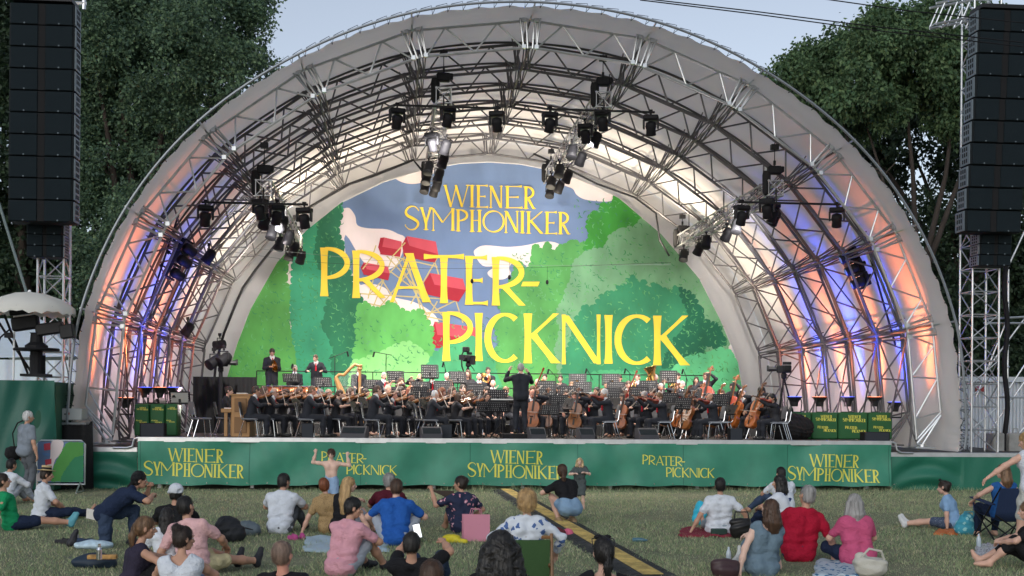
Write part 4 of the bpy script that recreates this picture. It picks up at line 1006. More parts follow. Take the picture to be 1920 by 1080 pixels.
def ik(a, t, l1, l2, hint):
    a, t, hint = np.array(a, float), np.array(t, float), np.array(hint, float)
    d = t - a; D = np.linalg.norm(d); D2 = min(max(D, abs(l1 - l2) + .02), (l1 + l2) * .995); u = d / (D + 1e-9); t = a + u * D2
    x = (l1 * l1 - l2 * l2 + D2 * D2) / (2 * D2); y = math.sqrt(max(l1 * l1 - x * x, 0))
    hd = hint - u * (hint @ u); hd = nv(hd)
    return a + u * x + hd * y, t
def rot3(ax, deg): return np.array(Matrix.Rotation(R(deg), 3, ax))
def skeleton(hip=.5, lean=0., twist=0., bend=0., head=(0, 0, 0), hands=None, feet=None, ehint=None, khint=None, s=1., side=0., pelvis_xy=(0, 0), fem=False, torso=1.):
    """facing +Y, x to the person's right; hands/feet (right, left) targets in local metres"""
    P = np.array([pelvis_xy[0], pelvis_xy[1], hip]); J = {'pel': P, 's': s}
    A = rot3('Z', twist * .4) @ rot3('Y', side) @ rot3('X', -lean)
    B = rot3('Z', twist) @ rot3('Y', side * 1.3) @ rot3('X', -(lean + bend))
    J['A'], J['B'] = A, B
    J['waist'] = P + A @ np.array([0, 0, .17]) * s * torso
    J['chest'] = J['waist'] + B @ np.array([0, 0, .19]) * s * torso
    J['neck'] = J['chest'] + B @ np.array([0, -.005, .125]) * s * torso
    sw = (.165 if fem else .19) * s
    yaw, pitch, roll = head
    H = B @ rot3('X', (lean + bend) * .55) @ rot3('Z', yaw) @ rot3('Y', roll) @ rot3('X', -pitch)
    J['H'] = H; J['head'] = J['neck'] + (B @ np.array([0, .015, .075]) + H @ np.array([0, .02, .115])) * s
    hands = hands or ((.22, .2, hip), (-.22, .2, hip)); ehint = ehint or ((.6, -.7, -.5), (-.6, -.7, -.5))
    feet = feet or ((.12, .35, 0), (-.12, .35, 0)); khint = khint or ((.15, .6, 1), (-.15, .6, 1))
    for i, sg in enumerate((1, -1)):
        sh = J['chest'] + B @ np.array([sg * sw, 0, .07 * torso * s]); el_, wr = ik(sh, hands[i], .285 * s, .25 * s, ehint[i])
        J['sh%d' % i], J['el%d' % i], J['wr%d' % i] = sh, el_, wr
        hp = P + A @ np.array([sg * .085 * s, 0, -.02]); ft = np.array(feet[i], float); ft = ft + np.array([0, 0, .085 * s])
        kn, an = ik(hp, ft, .43 * s, .42 * s, khint[i]); J['hp%d' % i], J['kn%d' % i], J['an%d' % i] = hp, kn, an
    return J
def limb(a, b, *rs):
    n = len(rs) - 1; a, b = np.array(a), np.array(b)
    return [rc(a + (b - a) * i / n, a + (b - a) * (i + 1) / n, rs[i], rs[i + 1]) for i in range(n)]
def torso_prims(J, o=0., fat=1., fem=False, down=True):
    s, A, B = J['s'], J['A'], J['B']; P = []
    hw = (.095 if fem else .085) * s
    for sg in (1, -1):
        h_ = J['pel'] + A @ np.array([sg * hw, -.01, 0]); wv = J['waist'] + A @ np.array([sg * (.055 if fem else .07) * fat * s, 0, 0]); c = J['chest'] + B @ np.array([sg * .085 * s, .005, 0])
        if down: P.append(rc(h_, wv, (.108 if fem else .10) * s * fat + o, (.085 if fem else .098) * s * fat + o))
        P.append(rc(wv, c, (.085 if fem else .098) * s * fat + o, .108 * s * (1 + (fat - 1) * .5) + o))
        sh = J['sh0' if sg > 0 else 'sh1']; P.append(rc(c, sh - B @ np.array([sg * .02, 0, .005]) * s, .10 * s + o, .058 * s + o))
        P.append(rc(J['neck'] + B @ np.array([sg * .03, -.01, 0]) * s, sh, .045 * s + o, .045 * s + o))
        if fem: P.append(el(J['chest'] + B @ np.array([sg * .08, .085, -.02]) * s, np.array([.065, .06, .065]) * s + o, B))
    if down: P.append(rc(J['pel'] + A @ np.array([-.06, -.05, -.03]) * s, J['pel'] + A @ np.array([.06, -.05, -.03]) * s, .10 * s * fat + o))
    return P
def arm_prims(J, i, o=0., f=1., thin=1.):
    s = J['s'] * thin; sh, e_, w_ = J['sh%d' % i], J['el%d' % i], J['wr%d' % i]
    if f <= .5:
        return limb(sh, sh + (e_ - sh) * f * 2, .056 * s + o, .050 * s + o)
    P = limb(sh, e_, .056 * s + o, .047 * s + o, .041 * s + o)
    e2 = e_ + (w_ - e_) * ((f - .5) * 2)
    return P + limb(e_, e2, .042 * s + o, .040 * s + o, (.028 if f > .95 else .036) * s + o)
def leg_prims(J, i, o=0., f=1., wide=1.):
    s = J['s']; hp, kn, an = J['hp%d' % i], J['kn%d' % i], J['an%d' % i]
    if f <= .5:
        b = hp + (kn - hp) * f * 2; return limb(hp, b, .088 * s * wide + o, .075 * s * wide + o, (.086 - .03 * f * 2) * s * wide + o)
    P = limb(hp, kn, .088 * s * wide + o, .074 * s * wide + o, .055 * s * wide + o)
    b = kn + (an - kn) * ((f - .5) * 2); return P + limb(kn, b, .054 * s * wide + o, .054 * s * wide + o, .036 * s * wide + o)
def foot_dir(J, i, fd):
    if fd is not None: return nv(fd[i])
    d = J['an%d' % i] - J['kn%d' % i]; f = np.array([0, 1., 0]) if abs(d[2]) > .25 else np.array([0, .45, .9]); return nv(f)
def foot_prims(J, i, o=0., fd=None):
    s = J['s']; an = J['an%d' % i]; d = foot_dir(J, i, fd); dn = nv(J['an%d' % i] - J['kn%d' % i]); base = an + dn * .045 * s
    return [rc(an, base - d * .04 * s, .036 * s + o, .034 * s + o), rc(base - d * .03 * s, base + d * .15 * s, .034 * s + o, .026 * s + o), rc(an, base + d * .08 * s, .034 * s + o, .03 * s + o)]
def hand_mesh(J, i, curl=.5, h=.007, dirv=None, palm=None):
    s = J['s']; w_ = J['wr%d' % i]; d = nv(w_ - J['el%d' % i]) if dirv is None else nv(dirv)
    up = np.array([0, 0, 1.]) if palm is None else -np.array(palm, float)   # back of the hand
    n = up - d * (up @ d); n = nv(n) if np.linalg.norm(n) > .05 else nv(np.cross(d, [1, 0, 0.])); sd = np.cross(d, n) * (1 if i == 0 else -1)   # sd: towards little finger
    p = lambda a, b, c: w_ + (d * a + sd * b + n * c) * s
    P = [rc(p(-.03, 0, 0), p(.03, 0, 0), .026 * s, .024 * s), rc(p(.03, -.018, 0), p(.085, -.024, 0), .018 * s, .014 * s), rc(p(.03, .014, 0), p(.078, .026, 0), .018 * s, .013 * s), rc(p(.04, 0, 0), p(.085, 0, .002), .018 * s, .015 * s)]
    for b, L, a0 in ((-.030, .072, .088), (-.010, .080, .092), (.011, .074, .088), (.030, .058, .078)):
        c1 = R(70 * curl); c2 = R(150 * curl); q0 = p(a0, b, 0)
        q1 = q0 + (d * math.cos(c1) - n * math.sin(c1)) * L * .48 * s; q2 = q1 + (d * math.cos(c2) - n * math.sin(c2)) * L * .52 * s
        P += [rc(q0, q1, .0095 * s, .0085 * s), rc(q1, q2, .0085 * s, .0068 * s)]
    t0, t1 = p(.025, -.028, -.004), p(.062, -.052, -.014 - .02 * curl); t2 = t1 + (d * .7 + sd * .25 * curl - n * .5 * curl) * .034 * s
    P += [rc(t0, t1, .014 * s, .011 * s), rc(t1, t2, .0105 * s, .008 * s)]
    return surf(P, h, .010)
def head_prims(J, o=0.):
    s, H, c = J['s'], J['H'], J['head']; p = lambda x, y, z: c + H @ np.array([x, y, z]) * s
    P = [el(p(0, -.012, .022), np.array([.074, .092, .092]) * s + o, H), el(p(0, .022, -.035), np.array([.058, .066, .078]) * s + o, H), el(p(0, .045, -.082), np.array([.034, .036, .030]) * s + o, H),
         rc(p(0, .082, .012), p(0, .112, -.026), .011 * s, .0135 * s), rc(p(-.012, .096, -.03), p(.012, .096, -.03), .010 * s),
         rc(p(-.035, .076, .022), p(.035, .076, .022), .013 * s), rc(p(-.018, .088, -.060), p(.018, .088, -.060), .009 * s)]
    for sg in (1, -1):
        P += [el(p(sg * .078, -.012, -.012), np.array([.012, .020, .032]) * s, H), el(p(sg * .045, .055, -.02), np.array([.022, .02, .02]) * s, H)]
        P.append(sub(el(p(sg * .031, .096, .006), np.array([.017, .014, .011]) * s, H), .012))
    return P
def face_bits(J, parts, hair_i, eye=True, glasses=False, o=0):
    s, H, c = J['s'], J['H'], J['head']; p = lambda x, y, z: c + H @ np.array([x, y, z]) * s
    for sg in (1, -1):
        v, f = ballm(p(sg * .031, .077, .006), np.array([.0125, .010, .010]) * s, H); parts.append((v, f, 1))
        v, f = ballm(p(sg * .030, .0855, .006), np.array([.0062, .0045, .0062]) * s, H); parts.append((v, f, 2))
        v, f = ballm(p(sg * .033, .089, .029), np.array([.017, .006, .0045]) * s, H); parts.append((v, f, 4))
    v, f = ballm(p(0, .0935, -.061), np.array([.021, .006, .0065]) * s, H); parts.append((v, f, 3))
def hair_prims(J, style, o=0.):
    s, H, c = J['s'], J['H'], J['head']; p = lambda x, y, z: c + H @ np.array([x, y, z]) * s
    e = lambda x, y, z, a, b, d: el(p(x, y, z), np.array([a, b, d]) * s, H)
    down = lambda q, L: q + np.array([0, 0, -L]) * s
    P = []
    if style == 'bald': return [e(0, -.035, -.02, .081, .078, .06), sub(e(0, -.01, .08, .085, .10, .075)), sub(e(0, .08, -.03, .10, .08, .12))]
    P = [e(0, -.018, .036, .084, .101, .096), e(0, -.045, -.02, .079, .068, .085)]
    cutface = [sub(e(0, .108, -.045, .072, .070, .098), .02), sub(e(0, .03, -.125, .12, .12, .06), .02)]
    if style in ('short', 'crop', 'curlyshort'):
        if style == 'crop': P = [e(0, -.018, .032, .079, .097, .090), e(0, -.04, -.01, .076, .064, .075)]
        for sg in (1, -1): P.append(sub(e(sg * .085, .0, -.03, .02, .03, .05), .01))
        P += cutface + [sub(e(0, -.05, -.135, .12, .12, .055), .02)]
        if style == 'curlyshort': P[0] = e(0, -.02, .045, .094, .108, .100)
    elif style == 'bun':
        P += [sub(e(0, .10, -.045, .07, .068, .095), .02), sub(e(0, 0, -.13, .12, .12, .055), .02), e(0, -.105, .045, .05, .045, .048)]
    elif style == 'topbun':
        P += [sub(e(0, .10, -.045, .07, .068, .095), .02), sub(e(0, 0, -.13, .12, .12, .055), .02), e(0, -.085, .10, .058, .05, .05)]
    elif style == 'pony':
        P += [sub(e(0, .10, -.045, .07, .068, .095), .02), sub(e(0, 0, -.13, .12, .12, .055), .02), e(0, -.10, .02, .03, .03, .03)]
        q = p(0, -.115, .02); P += [rc(q, down(p(0, -.15, 0), .10), .030 * s, .034 * s), rc(down(p(0, -.15, 0), .10), down(p(0, -.135, 0), .27), .034 * s, .014 * s)]
    elif style in ('long', 'longwavy', 'verylong'):
        L = {'long': .24, 'longwavy': .30, 'verylong': .42}[style]; P += cutface[:1]
        for sg in (1, -1):
            for x, y, r_ in ((.05, -.065, .05), (.072, -.02, .036), (.015, -.085, .05)):
                a = p(sg * x, y, -.02); b = down(p(sg * x * 1.15, y - .02, -.02), L * .55); cc = down(p(sg * x * .95, y - .02, -.02), L * (1 if x != .072 else .75))
                P += [rc(a, b, r_ * s, r_ * 1.08 * s), rc(b, cc, r_ * 1.05 * s, r_ * .6 * s)]
    elif style == 'bob':
        P += cutface[:1]
        for sg in (1, -1):
            for x, y in ((.06, -.05), (.074, -.0), (.02, -.08)): a = p(sg * x, y, .0); P.append(rc(a, down(p(sg * x * 1.12, y, 0), .13), .042 * s, .045 * s))
    elif style == 'shoulder':
        P += cutface[:1]
        for sg in (1, -1):
            for x, y in ((.06, -.055), (.078, -.01), (.02, -.085)): a = p(sg * x, y, .0); P += [rc(a, down(p(sg * x * 1.2, y - .01, 0), .14), .044 * s, .050 * s), rc(down(p(sg * x * 1.2, y - .01, 0), .14), down(p(sg * x * 1.15, y - .02, 0), .22), .048 * s, .03 * s)]
    elif style in ('curly', 'afro'):
        k = 1.0 if style == 'curly' else 1.05
        P = [e(0, -.025, .045, .108 * k, .112 * k, .108 * k), e(0, -.04, -.025, .108 * k, .095 * k, .095 * k), sub(e(0, .12, -.04, .072, .08, .10), .02)]
    elif style == 'curlylong':
        P = [e(0, -.02, .04, .10, .108, .102)] + cutface[:1]
        for sg in (1, -1):
            for x, y, r_ in ((.07, -.05, .06), (.095, .01, .046), (.02, -.09, .06), (.10, -.05, .04)):
                a = p(sg * x, y, 0); b = down(p(sg * x * 1.35, y - .02, 0), .22); P += [rc(a, b, r_ * s, r_ * 1.15 * s), rc(b, down(p(sg * x * 1.25, y - .02, 0), .40), r_ * 1.1 * s, r_ * .7 * s)]
    return P
def wrinkle(sd, amp=.005):
    r = np.random.default_rng(sd); K = r.normal(0, 1, (5, 3)) * np.array([22, 22, 30]); ph = r.uniform(0, 6.3, 5)
    def f(X, Y, Z):
        t = 0
        for k_, p_ in zip(K, ph): t = t + np.sin(k_[0] * X + k_[1] * Y + k_[2] * Z + p_ + .8 * np.sin(9 * X + 7 * Z + p_))
        t = t / 2.4
        if amp > .006: t = t + 1.1 * np.sin(62 * Z + 2.2 * np.sin(7 * X + ph[0]) + 5 * Y) * np.exp(-((Z - .24) / .11) ** 2)
        return (amp * t).astype(np.float32)
    return f
def strands(sd, amp=.004, fr=70, curly=False):
    def f(X, Y, Z):
        if curly: return (amp * (np.sin(fr * X + 3 * np.sin(40 * Z)) * np.sin(fr * Y + sd) * np.sin(fr * .9 * Z + 2 * np.sin(30 * X)))).astype(np.float32)
        return (amp * np.sin(fr * X + 4 * np.sin(9 * Z + sd)) * np.sin(fr * .8 * Y + 2 * np.sin(7 * Z))).astype(np.float32)
    return f
PSEED = [0]
def add_strands(v, f, J, sd, curly, style):
    r = np.random.default_rng(sd); n = 900; c = J['head'] + J['H'] @ np.array([0, -.02, .02]) * J['s']
    p = v[r.integers(0, len(v), n)]; nrm = p - c; low = nrm[:, 2] < -.10; nrm[low, 2] *= .2; nrm /= np.linalg.norm(nrm, axis=1)[:, None] + 1e-9
    up = J['H'] @ np.array([0, .2, 1.]); g = -up[None, :] + r.normal(0, .35 if not curly else 1.2, (n, 3)); t = g - nrm * (g * nrm).sum(1)[:, None]; t /= np.linalg.norm(t, axis=1)[:, None] + 1e-9
    L = (.030 if style in ('short', 'crop') else .045) * r.uniform(.5, 1.4, n)[:, None]; sdv = np.cross(t, nrm); w_ = .0022; lift = r.uniform(.0, .006, n)[:, None]
    rows = []
    for k in range(4):
        u = k / 3; q = p + t * L * (u - .3) + nrm * (.001 + lift * (1 + u * (1.2 if curly else .4))) + (sdv * .012 * np.sin(6 * u + r.uniform(0, 6, n))[:, None] if curly else 0) - np.array([0, 0, .006]) * u * u
        hw = w_ * (1 - .7 * u); rows += [q - sdv * hw, q + sdv * hw]
    V = np.stack(rows, 1).reshape(-1, 3); b = np.arange(n)[:, None] * 8 + len(v)
    F = np.concatenate([b + np.array([2 * k, 2 * k + 1, 2 * k + 3, 2 * k + 2]) for k in range(3)])
    return np.concatenate([v, V]), np.concatenate([f, F])
def person(label, loc, rz, J, skin='fair', hair=('short', 'dark'), top=None, bottom=None, shoes=None, fem=False, fat=1., q=.014, face=True, curl=(.4, .4), hdir=(None, None), palm=(None, None), fdir=None, group=None, child=False, extra=None, cat='person', tie=None, collar=None):
    """top=(material, sleeve 0..1), bottom=(kind, material)"""
    PSEED[0] += 1; sd = PSEED[0]; s = J['s']
    t = thing('person', label, cat, loc, rz, group)
    P = torso_prims(J, -.014 if top else 0, fat, fem) + [rc(J['neck'] - J['B'] @ np.array([0, 0, .04]) * s, J['head'] + J['H'] @ np.array([0, -.01, -.05]) * s, .054 * s if not fem else .046 * s, .047 * s if not fem else .041 * s)]
    for i in (0, 1): P += arm_prims(J, i, 0, 1, .92 if fem else 1) + leg_prims(J, i, 0) + foot_prims(J, i, 0, fdir)
    P.append(el(J['head'], np.array([.06, .07, .09]) * s, J['H']))
    parts = [(*surf(P, q, .03), 0), (*surf(head_prims(J), q * .55, .014), 0)]
    for i in (0, 1): parts.append((*hand_mesh(J, i, curl[i], .0065 if q < .016 else .009, hdir[i], palm[i]), 0))
    if face: face_bits(J, parts, 0)
    V, F, mi = joinm(parts)
    np_mesh('body', V, F, [SKIN_[skin], eyew, eyed, lip, HAIR_[hair[1]]], t, True, mi)
    if hair[0] not in ('none',):
        cur = 'curl' in hair[0] or hair[0] == 'afro'
        v, f = surf(hair_prims(J, hair[0]), q * .6, .02, strands(sd, .011 if cur else .0035, 60 if cur else 85, cur))
        if q < .016: v, f = add_strands(v, f, J, sd, cur, hair[0])
        np_mesh('hair', v, f, HAIR_[hair[1]], t, True)
    if top:
        m_, sl = top[0], top[1]; sl = .34 if .35 < sl < .6 else sl; P = torso_prims(J, .019, fat, fem, not (bottom and bottom[0] == 'hot'))
        if sl > 0:
            for i in (0, 1): P += arm_prims(J, i, .012 if sl < .9 else .011, sl * (.97 if sl > .9 else 1))
        else:
            P = [p for p in P if not (p[0] == 'c' and p[4] == .058 * s + .019)]
        if len(top) > 2: P += top[2]
        P.append(sub(rc(J['neck'] + J['B'] @ np.array([0, .01, .055]) * s, J['neck'] + J['B'] @ np.array([0, .03, .16]) * s, .058 * s), .012))
        if sl == 0: P.append(sub(el(J['neck'] + J['B'] @ np.array([0, .0, .03]) * s, np.array([.10, .16, .11]) * s, J['B']), .012))
        v, f = surf(P, q, .03, wrinkle(sd, .0075 if q < .016 else .004)); np_mesh('jacket' if tie else 'shirt', v, f, m_, t, True)
    if bottom:
        kind, m_ = bottom[:2]; A = J['A']; P = [p for p in torso_prims(J, .014, fat, fem)[:] if False]
        hw = (.095 if fem else .085) * s
        for sg in (1, -1): P.append(rc(J['pel'] + A @ np.array([sg * hw, -.01, -.0]), J['pel'] + A @ np.array([sg * .08 * s, 0, .10 * s]), (.108 if fem else .10) * s * fat + (.004 if kind != 'hot' else .022), .09 * s * fat + (0 if kind != 'hot' else .02)))
        P.append(rc(J['pel'] + A @ np.array([-.06, -.05, -.03]) * s, J['pel'] + A @ np.array([.06, -.05, -.03]) * s, .10 * s * fat + .004))
        fr = {'trousers': .98, 'shorts': .42, 'capri': .72, 'skirt': .45, 'hot': .22, 'longskirt': .9}[kind]
        for i in (0, 1): P += leg_prims(J, i, .014 if kind in ('trousers',) else .02, fr, 1.05)
        if 'skirt' in kind: P.append(rc((J['hp0'] + J['hp1']) / 2, (J['kn0'] + J['kn1']) / 2 * .9 + (J['hp0'] + J['hp1']) / 2 * .1, .12 * s, .09 * s))
        v, f = surf(P, q, .035, wrinkle(sd + 50, .006 if q < .016 else .004)); np_mesh(kind if kind not in ('hot', 'capri', 'longskirt') else ('skirt' if 'skirt' in kind else 'shorts'), v, f, m_, t, True)
    if shoes:
        for i in (0, 1):
            v, f = surf(foot_prims(J, i, .010, fdir), q * .8, .02); np_mesh('shoe', v, f, shoes, t, True)
    if tie is not None:
        B = J['B']; c = J['chest']; n_ = J['neck']; p = lambda b_, x, y, z: b_ + B @ np.array([x, y, z]) * s
        v, f = surf([rc(p(n_, 0, .055, .0), p(c, 0, .118, -.09), .052 * s, .012 * s), rc(p(n_, -.03, .03, .045), p(n_, .03, .03, .045), .05 * s), rc(p(n_, -.045, .055, .0), p(n_, .045, .055, .0), .03 * s)], .012, .02); np_mesh('shirt_front', v, f, cl((.75, .75, .76), 'white_shirt'), t, True)
        if tie: v, f = surf([rc(p(n_, 0, .105, -.0), p(c, 0, .142, -.10), .018 * s, .028 * s)], .010, .02); np_mesh('tie', v, f, cl(tie, 'tie_red'), t, True)
    return t
def to_world(t, p): 
    c, s_ = math.cos(t.rotation_euler[2]), math.sin(t.rotation_euler[2]); return Vector((t.location.x + p[0] * c - p[1] * s_, t.location.y + p[0] * s_ + p[1] * c, t.location.z + p[2]))
# ------------------------------------------------------------------ orchestra: instruments and furniture
def sheet(poly, M, th, m, n=None):
    m.prism(poly, lambda x, y, d: tuple(M @ Vector((x, y, d))), th / 2, -th / 2)
wood = {k: mat('varnish_' + k, c, .28, var=.3, vscale=6, spec=.6, coat=.4) for k, c in dict(amber=(.27, .095, .022), red=(.30, .05, .02), brown=(.16, .06, .02), orange=(.36, .10, .018))}if False else {k: mat('varnish_' + k, c, .28, var=.3, vscale=6, spec=.6, coat=.4) for k, c in (('amber', (.27, .095, .022)), ('red', (.30, .05, .02)), ('brown', (.16, .06, .02)), ('orange', (.36, .10, .018)))}
ebony = mat('ebony', (.015, .012, .01), .35); brass = mat('brass', (.72, .47, .16), .22, 1.); paper = mat('sheet_paper', (.72, .70, .66), .8)
def outline(L, W):
    pr = [(0, .0), (.02, .5), (.10, .86), (.22, 1.0), (.34, .93), (.44, .66), (.52, .62), (.60, .66), (.68, .80), (.78, .82), (.90, .68), (.98, .35), (1., .0)]
    r_ = [(W / 2 * w_, L * t) for t, w_ in pr]; return r_[1:-1] + [(-x, y) for x, y in r_[1:-1]][::-1]
def fiddle(name, L, W, T, neck, label, cat, col, pin=0.):
    t = thing(name, label, cat); I3 = Matrix.Identity(3); m = MB(); ol = outline(L, W); n = len(ol)
    vs = []; 
    for d, k in ((-T / 2, .93), (-T / 2 * .9, 1.), (T / 2 * .9, 1.), (T / 2, .95)): vs += [(x * k, L / 2 + (y - L / 2) * k, d) for x, y in ol]
    fs = [[j * n + i, j * n + (i + 1) % n, (j + 1) * n + (i + 1) % n, (j + 1) * n + i] for j in range(3) for i in range(n)] + [list(range(n))[::-1], list(range(3 * n, 4 * n))]
    m.add(vs, fs); m.build('body', wood[col], t)
    m = MB(); m.bar((0, L * .96, T * .3), (0, L + neck, T * .35), W * .06, 6, W * .05); m.tube([(0, L + neck, T * .35), (0, L + neck + W * .16, T * .2), (0, L + neck + W * .22, -T * .1), (0, L + neck + W * .12, -T * .2)], W * .06, 6)
    for s in (-1, 1):
        for q in (.03, .10): m.bar((0, L + neck + W * q, T * .25), (s * W * .18, L + neck + W * q, T * .25), W * .025, 5)
    m.build('neck', wood['brown'], t)
    m = MB(); m.add([(-W * .06, L * .12, T * .62), (W * .06, L * .12, T * .62), (W * .05, L * .34, T * .8), (-W * .05, L * .34, T * .8)], [[0, 1, 2, 3]]); m.box((0, L * .40, T * .7), (W * .24, W * .03, T * .5)); m.box((0, L * .98, T * .72), (W * .11, L * .75, T * .08)); 
    for s in (-1, 1): m.box((s * W * .19, L * .42, T * .503), (W * .025, L * .2, T * .02))
    m.build('fingerboard', ebony, t)
    if pin: m = MB(); m.bar((0, 0, 0), (0, -pin, 0), .008, 5); m.build('endpin', chrome, t)
    return t
def bow(): 
    m = MB(); m.bar((0, -.36, 0), (0, .36, 0), .007, 5); m.bar((0, -.34, -.02), (0, .35, -.015), .005, 4); m.box((0, -.33, -.01), (.012, .05, .026)); m.box((0, .355, -.008), (.01, .02, .02))
    return tag(m.build('bow', mat('bow_stick', (.45, .38, .32), .4)), 'bow', 'bow')
IP = {}
def inst(kind, M, label, cat, grp):
    if kind not in IP:
        if kind == 'violin': o = fiddle('violin', .36, .21, .045, .16, '', 'violin', 'amber')
        elif kind == 'viola': o = fiddle('viola', .42, .25, .05, .19, '', 'viola', 'red')
        elif kind == 'cello': o = fiddle('cello', .76, .44, .13, .36, '', 'cello', 'orange', .3)
        elif kind == 'cello2': o = fiddle('cello', .76, .44, .13, .36, '', 'cello', 'amber', .3)
        elif kind == 'bass': o = fiddle('double_bass', 1.12, .66, .2, .50, '', 'double bass', 'red', .2)
        elif kind == 'bow': o = bow()
        elif kind == 'clarinet':
            t = o = thing('clarinet', '', 'clarinet'); m = MB(); m.bar((0, 0, 0), (0, .5, 0), .012, 7, .014); m.lathe([(.014, 0), (.035, .08)], 8, Matrix.Translation((0, .5, 0)) @ Matrix.Rotation(R(-90), 4, 'X')); m.build('tube', ebony, t); m = MB(); 
            for q in range(8): m.ball((0, .1 + q * .045, .016), .008, 6)
            m.build('key', chrome, t)
        elif kind == 'flute':
            t = o = thing('flute', '', 'flute'); m = MB(); m.bar((0, -.08, 0), (0, .58, 0), .011, 7); m.build('tube', chrome, t); m = MB(); [m.ball((0, .1 + q * .05, .012), .008, 6) for q in range(8)]; m.build('key', chrome, t)
        elif kind == 'bassoon':
            t = o = thing('bassoon', '', 'bassoon'); m = MB(); m.bar((0, -.62, 0), (0, .72, 0), .024, 8, .02); m.bar((.035, -.62, 0), (.035, .1, 0), .022, 8); m.lathe([(.02, 0), (.03, .03), (.03, .09), (.022, .1)], 8, Matrix.Translation((0, .70, 0)) @ Matrix.Rotation(R(-90), 4, 'X')); m.box((.018, -.63, 0), (.08, .05, .05)); m.build('tube', mat('varnish_bassoon', (.16, .018, .012), .25, coat=.4), t); m = MB(); m.tube([(.035, .1, 0), (.05, .2, .05), (.03, .2, .2)], .006, 5); [m.ball((.05, -.5 + q * .08, .01), .012, 6) for q in range(8)]; m.build('key', chrome, t)
        elif kind == 'trumpet':
            t = o = thing('trumpet', '', 'trumpet'); m = MB(); m.tube([(0, 0, 0), (0, .42, 0), (0, .47, -.04), (0, .42, -.08), (0, .12, -.08), (0, .08, -.05), (0, .12, -.02), (0, .40, -.02)], .009, 6); m.lathe([(.01, 0), (.018, .08), (.06, .15), (.062, .153)], 12, Matrix.Translation((0, .40, -.02)) @ Matrix.Rotation(R(-90), 4, 'X')); m.build('tube', brass, t); m = MB(); [m.bar((0, .2 + q * .03, -.10), (0, .2 + q * .03, .03), .011, 6) for q in range(3)]; m.build('valve', chrome, t)
        elif kind == 'horn':
            t = o = thing('french_horn', '', 'horn'); m = MB(); m.tube([(.14 * math.cos(a * .4), .02 * a / 16, .14 * math.sin(a * .4)) for a in range(17)], .016, 6); m.tube([(.10 * math.cos(a * .4), .03, .10 * math.sin(a * .4)) for a in range(17)], .012, 6); m.lathe([(.016, 0), (.03, .08), (.08, .17), (.15, .22), (.152, .225)], 16, Matrix.Translation((.14, -.05, -.05)) @ Matrix.Rotation(R(60), 4, 'X')); m.build('tube', brass, t)
        elif kind == 'tuba':
            t = o = thing('tuba', '', 'tuba'); m = MB(); m.lathe([(.06, -.05), (.10, .15), (.11, .35), (.13, .5), (.19, .62), (.22, .68), (.222, .685)], 18); m.tube([(0, 0, -.05), (.02, 0, -.2), (.12, 0, -.24), (.19, 0, -.15), (.19, 0, .3), (.15, 0, .36), (.11, .04, .28), (.11, .08, .0)], .045, 8); m.tube([(.1, .1, .2), (.1, .16, .4), (.0, .2, .42)], .02, 6); m.build('tube', brass, t, True); m = MB(); [m.bar((.05 + .04 * q, .14, -.05), (.05 + .04 * q, .14, .16), .018, 6) for q in range(4)]; m.build('valve', chrome, t)
        IP[kind] = o
    else: o = copy_tree(IP[kind])
    o.matrix_world = M; o['label'] = label; o['category'] = cat; o['group'] = grp
    loc, rot, sc_ = M.decompose(); o.location = loc; o.rotation_mode = 'QUATERNION'; o.rotation_quaternion = rot
    return o
def frame_y(p, d, up):
    y = Vector(d).normalized(); u = Vector(up); x = y.cross(u).normalized(); z = x.cross(y)
    return Matrix(((x.x, y.x, z.x, p[0]), (x.y, y.y, z.y, p[1]), (x.z, y.z, z.z, p[2]), (0, 0, 0, 1)))
grey_seat = mat('chair_grey', (.16, .165, .18), .7, bump=.2, bscale=60)
def chair_proto():
    t = thing('orchestra_chair', 'chair', 'chair'); m = MB(); m.box((0, 0, .455), (.42, .42, .045), bev=.02); m.build('seat', grey_seat, t)
    m = MB(); vs = []
    for d in (-.012, .012):
        for j in range(5):
            for i in range(7):
                u = i / 6 - .5; v = j / 4; wd = .40 * (1 - .25 * max(0, v - .6) ** 1.2 * 2.2); vs.append((u * wd, -.215 - .06 * v + .05 * (1 - 4 * u * u) * -1 * .4 + d, .55 + .33 * v))
    fs = []
    for k in (0, 35): fs += [[k + j * 7 + i, k + j * 7 + i + 1, k + (j + 1) * 7 + i + 1, k + (j + 1) * 7 + i] for j in range(4) for i in range(6)]
    m.add(vs, fs); m.build('backrest', grey_seat, t, True)
    for s in (-1, 1):
        m = MB(); m.tube([(s * .20, .20, .0), (s * .19, .15, .42), (s * .19, .10, .44), (s * .19, -.16, .44), (s * .19, -.22, .50), (s * .18, -.26, .74)], .012, 6); m.build('leg', chrome, t)
        m = MB(); m.tube([(s * .20, -.27, 0), (s * .185, -.14, .43)], .012, 6); m.build('leg', chrome, t)
    return t
CH = []
def chair(loc, rz, label):
    if not CH: CH.append(chair_proto()); o = CH[0]
    else: o = copy_tree(CH[0])
    o.location = loc; o.rotation_euler = (0, 0, rz); o['label'] = label; o['group'] = 'orchestra chairs'; return o
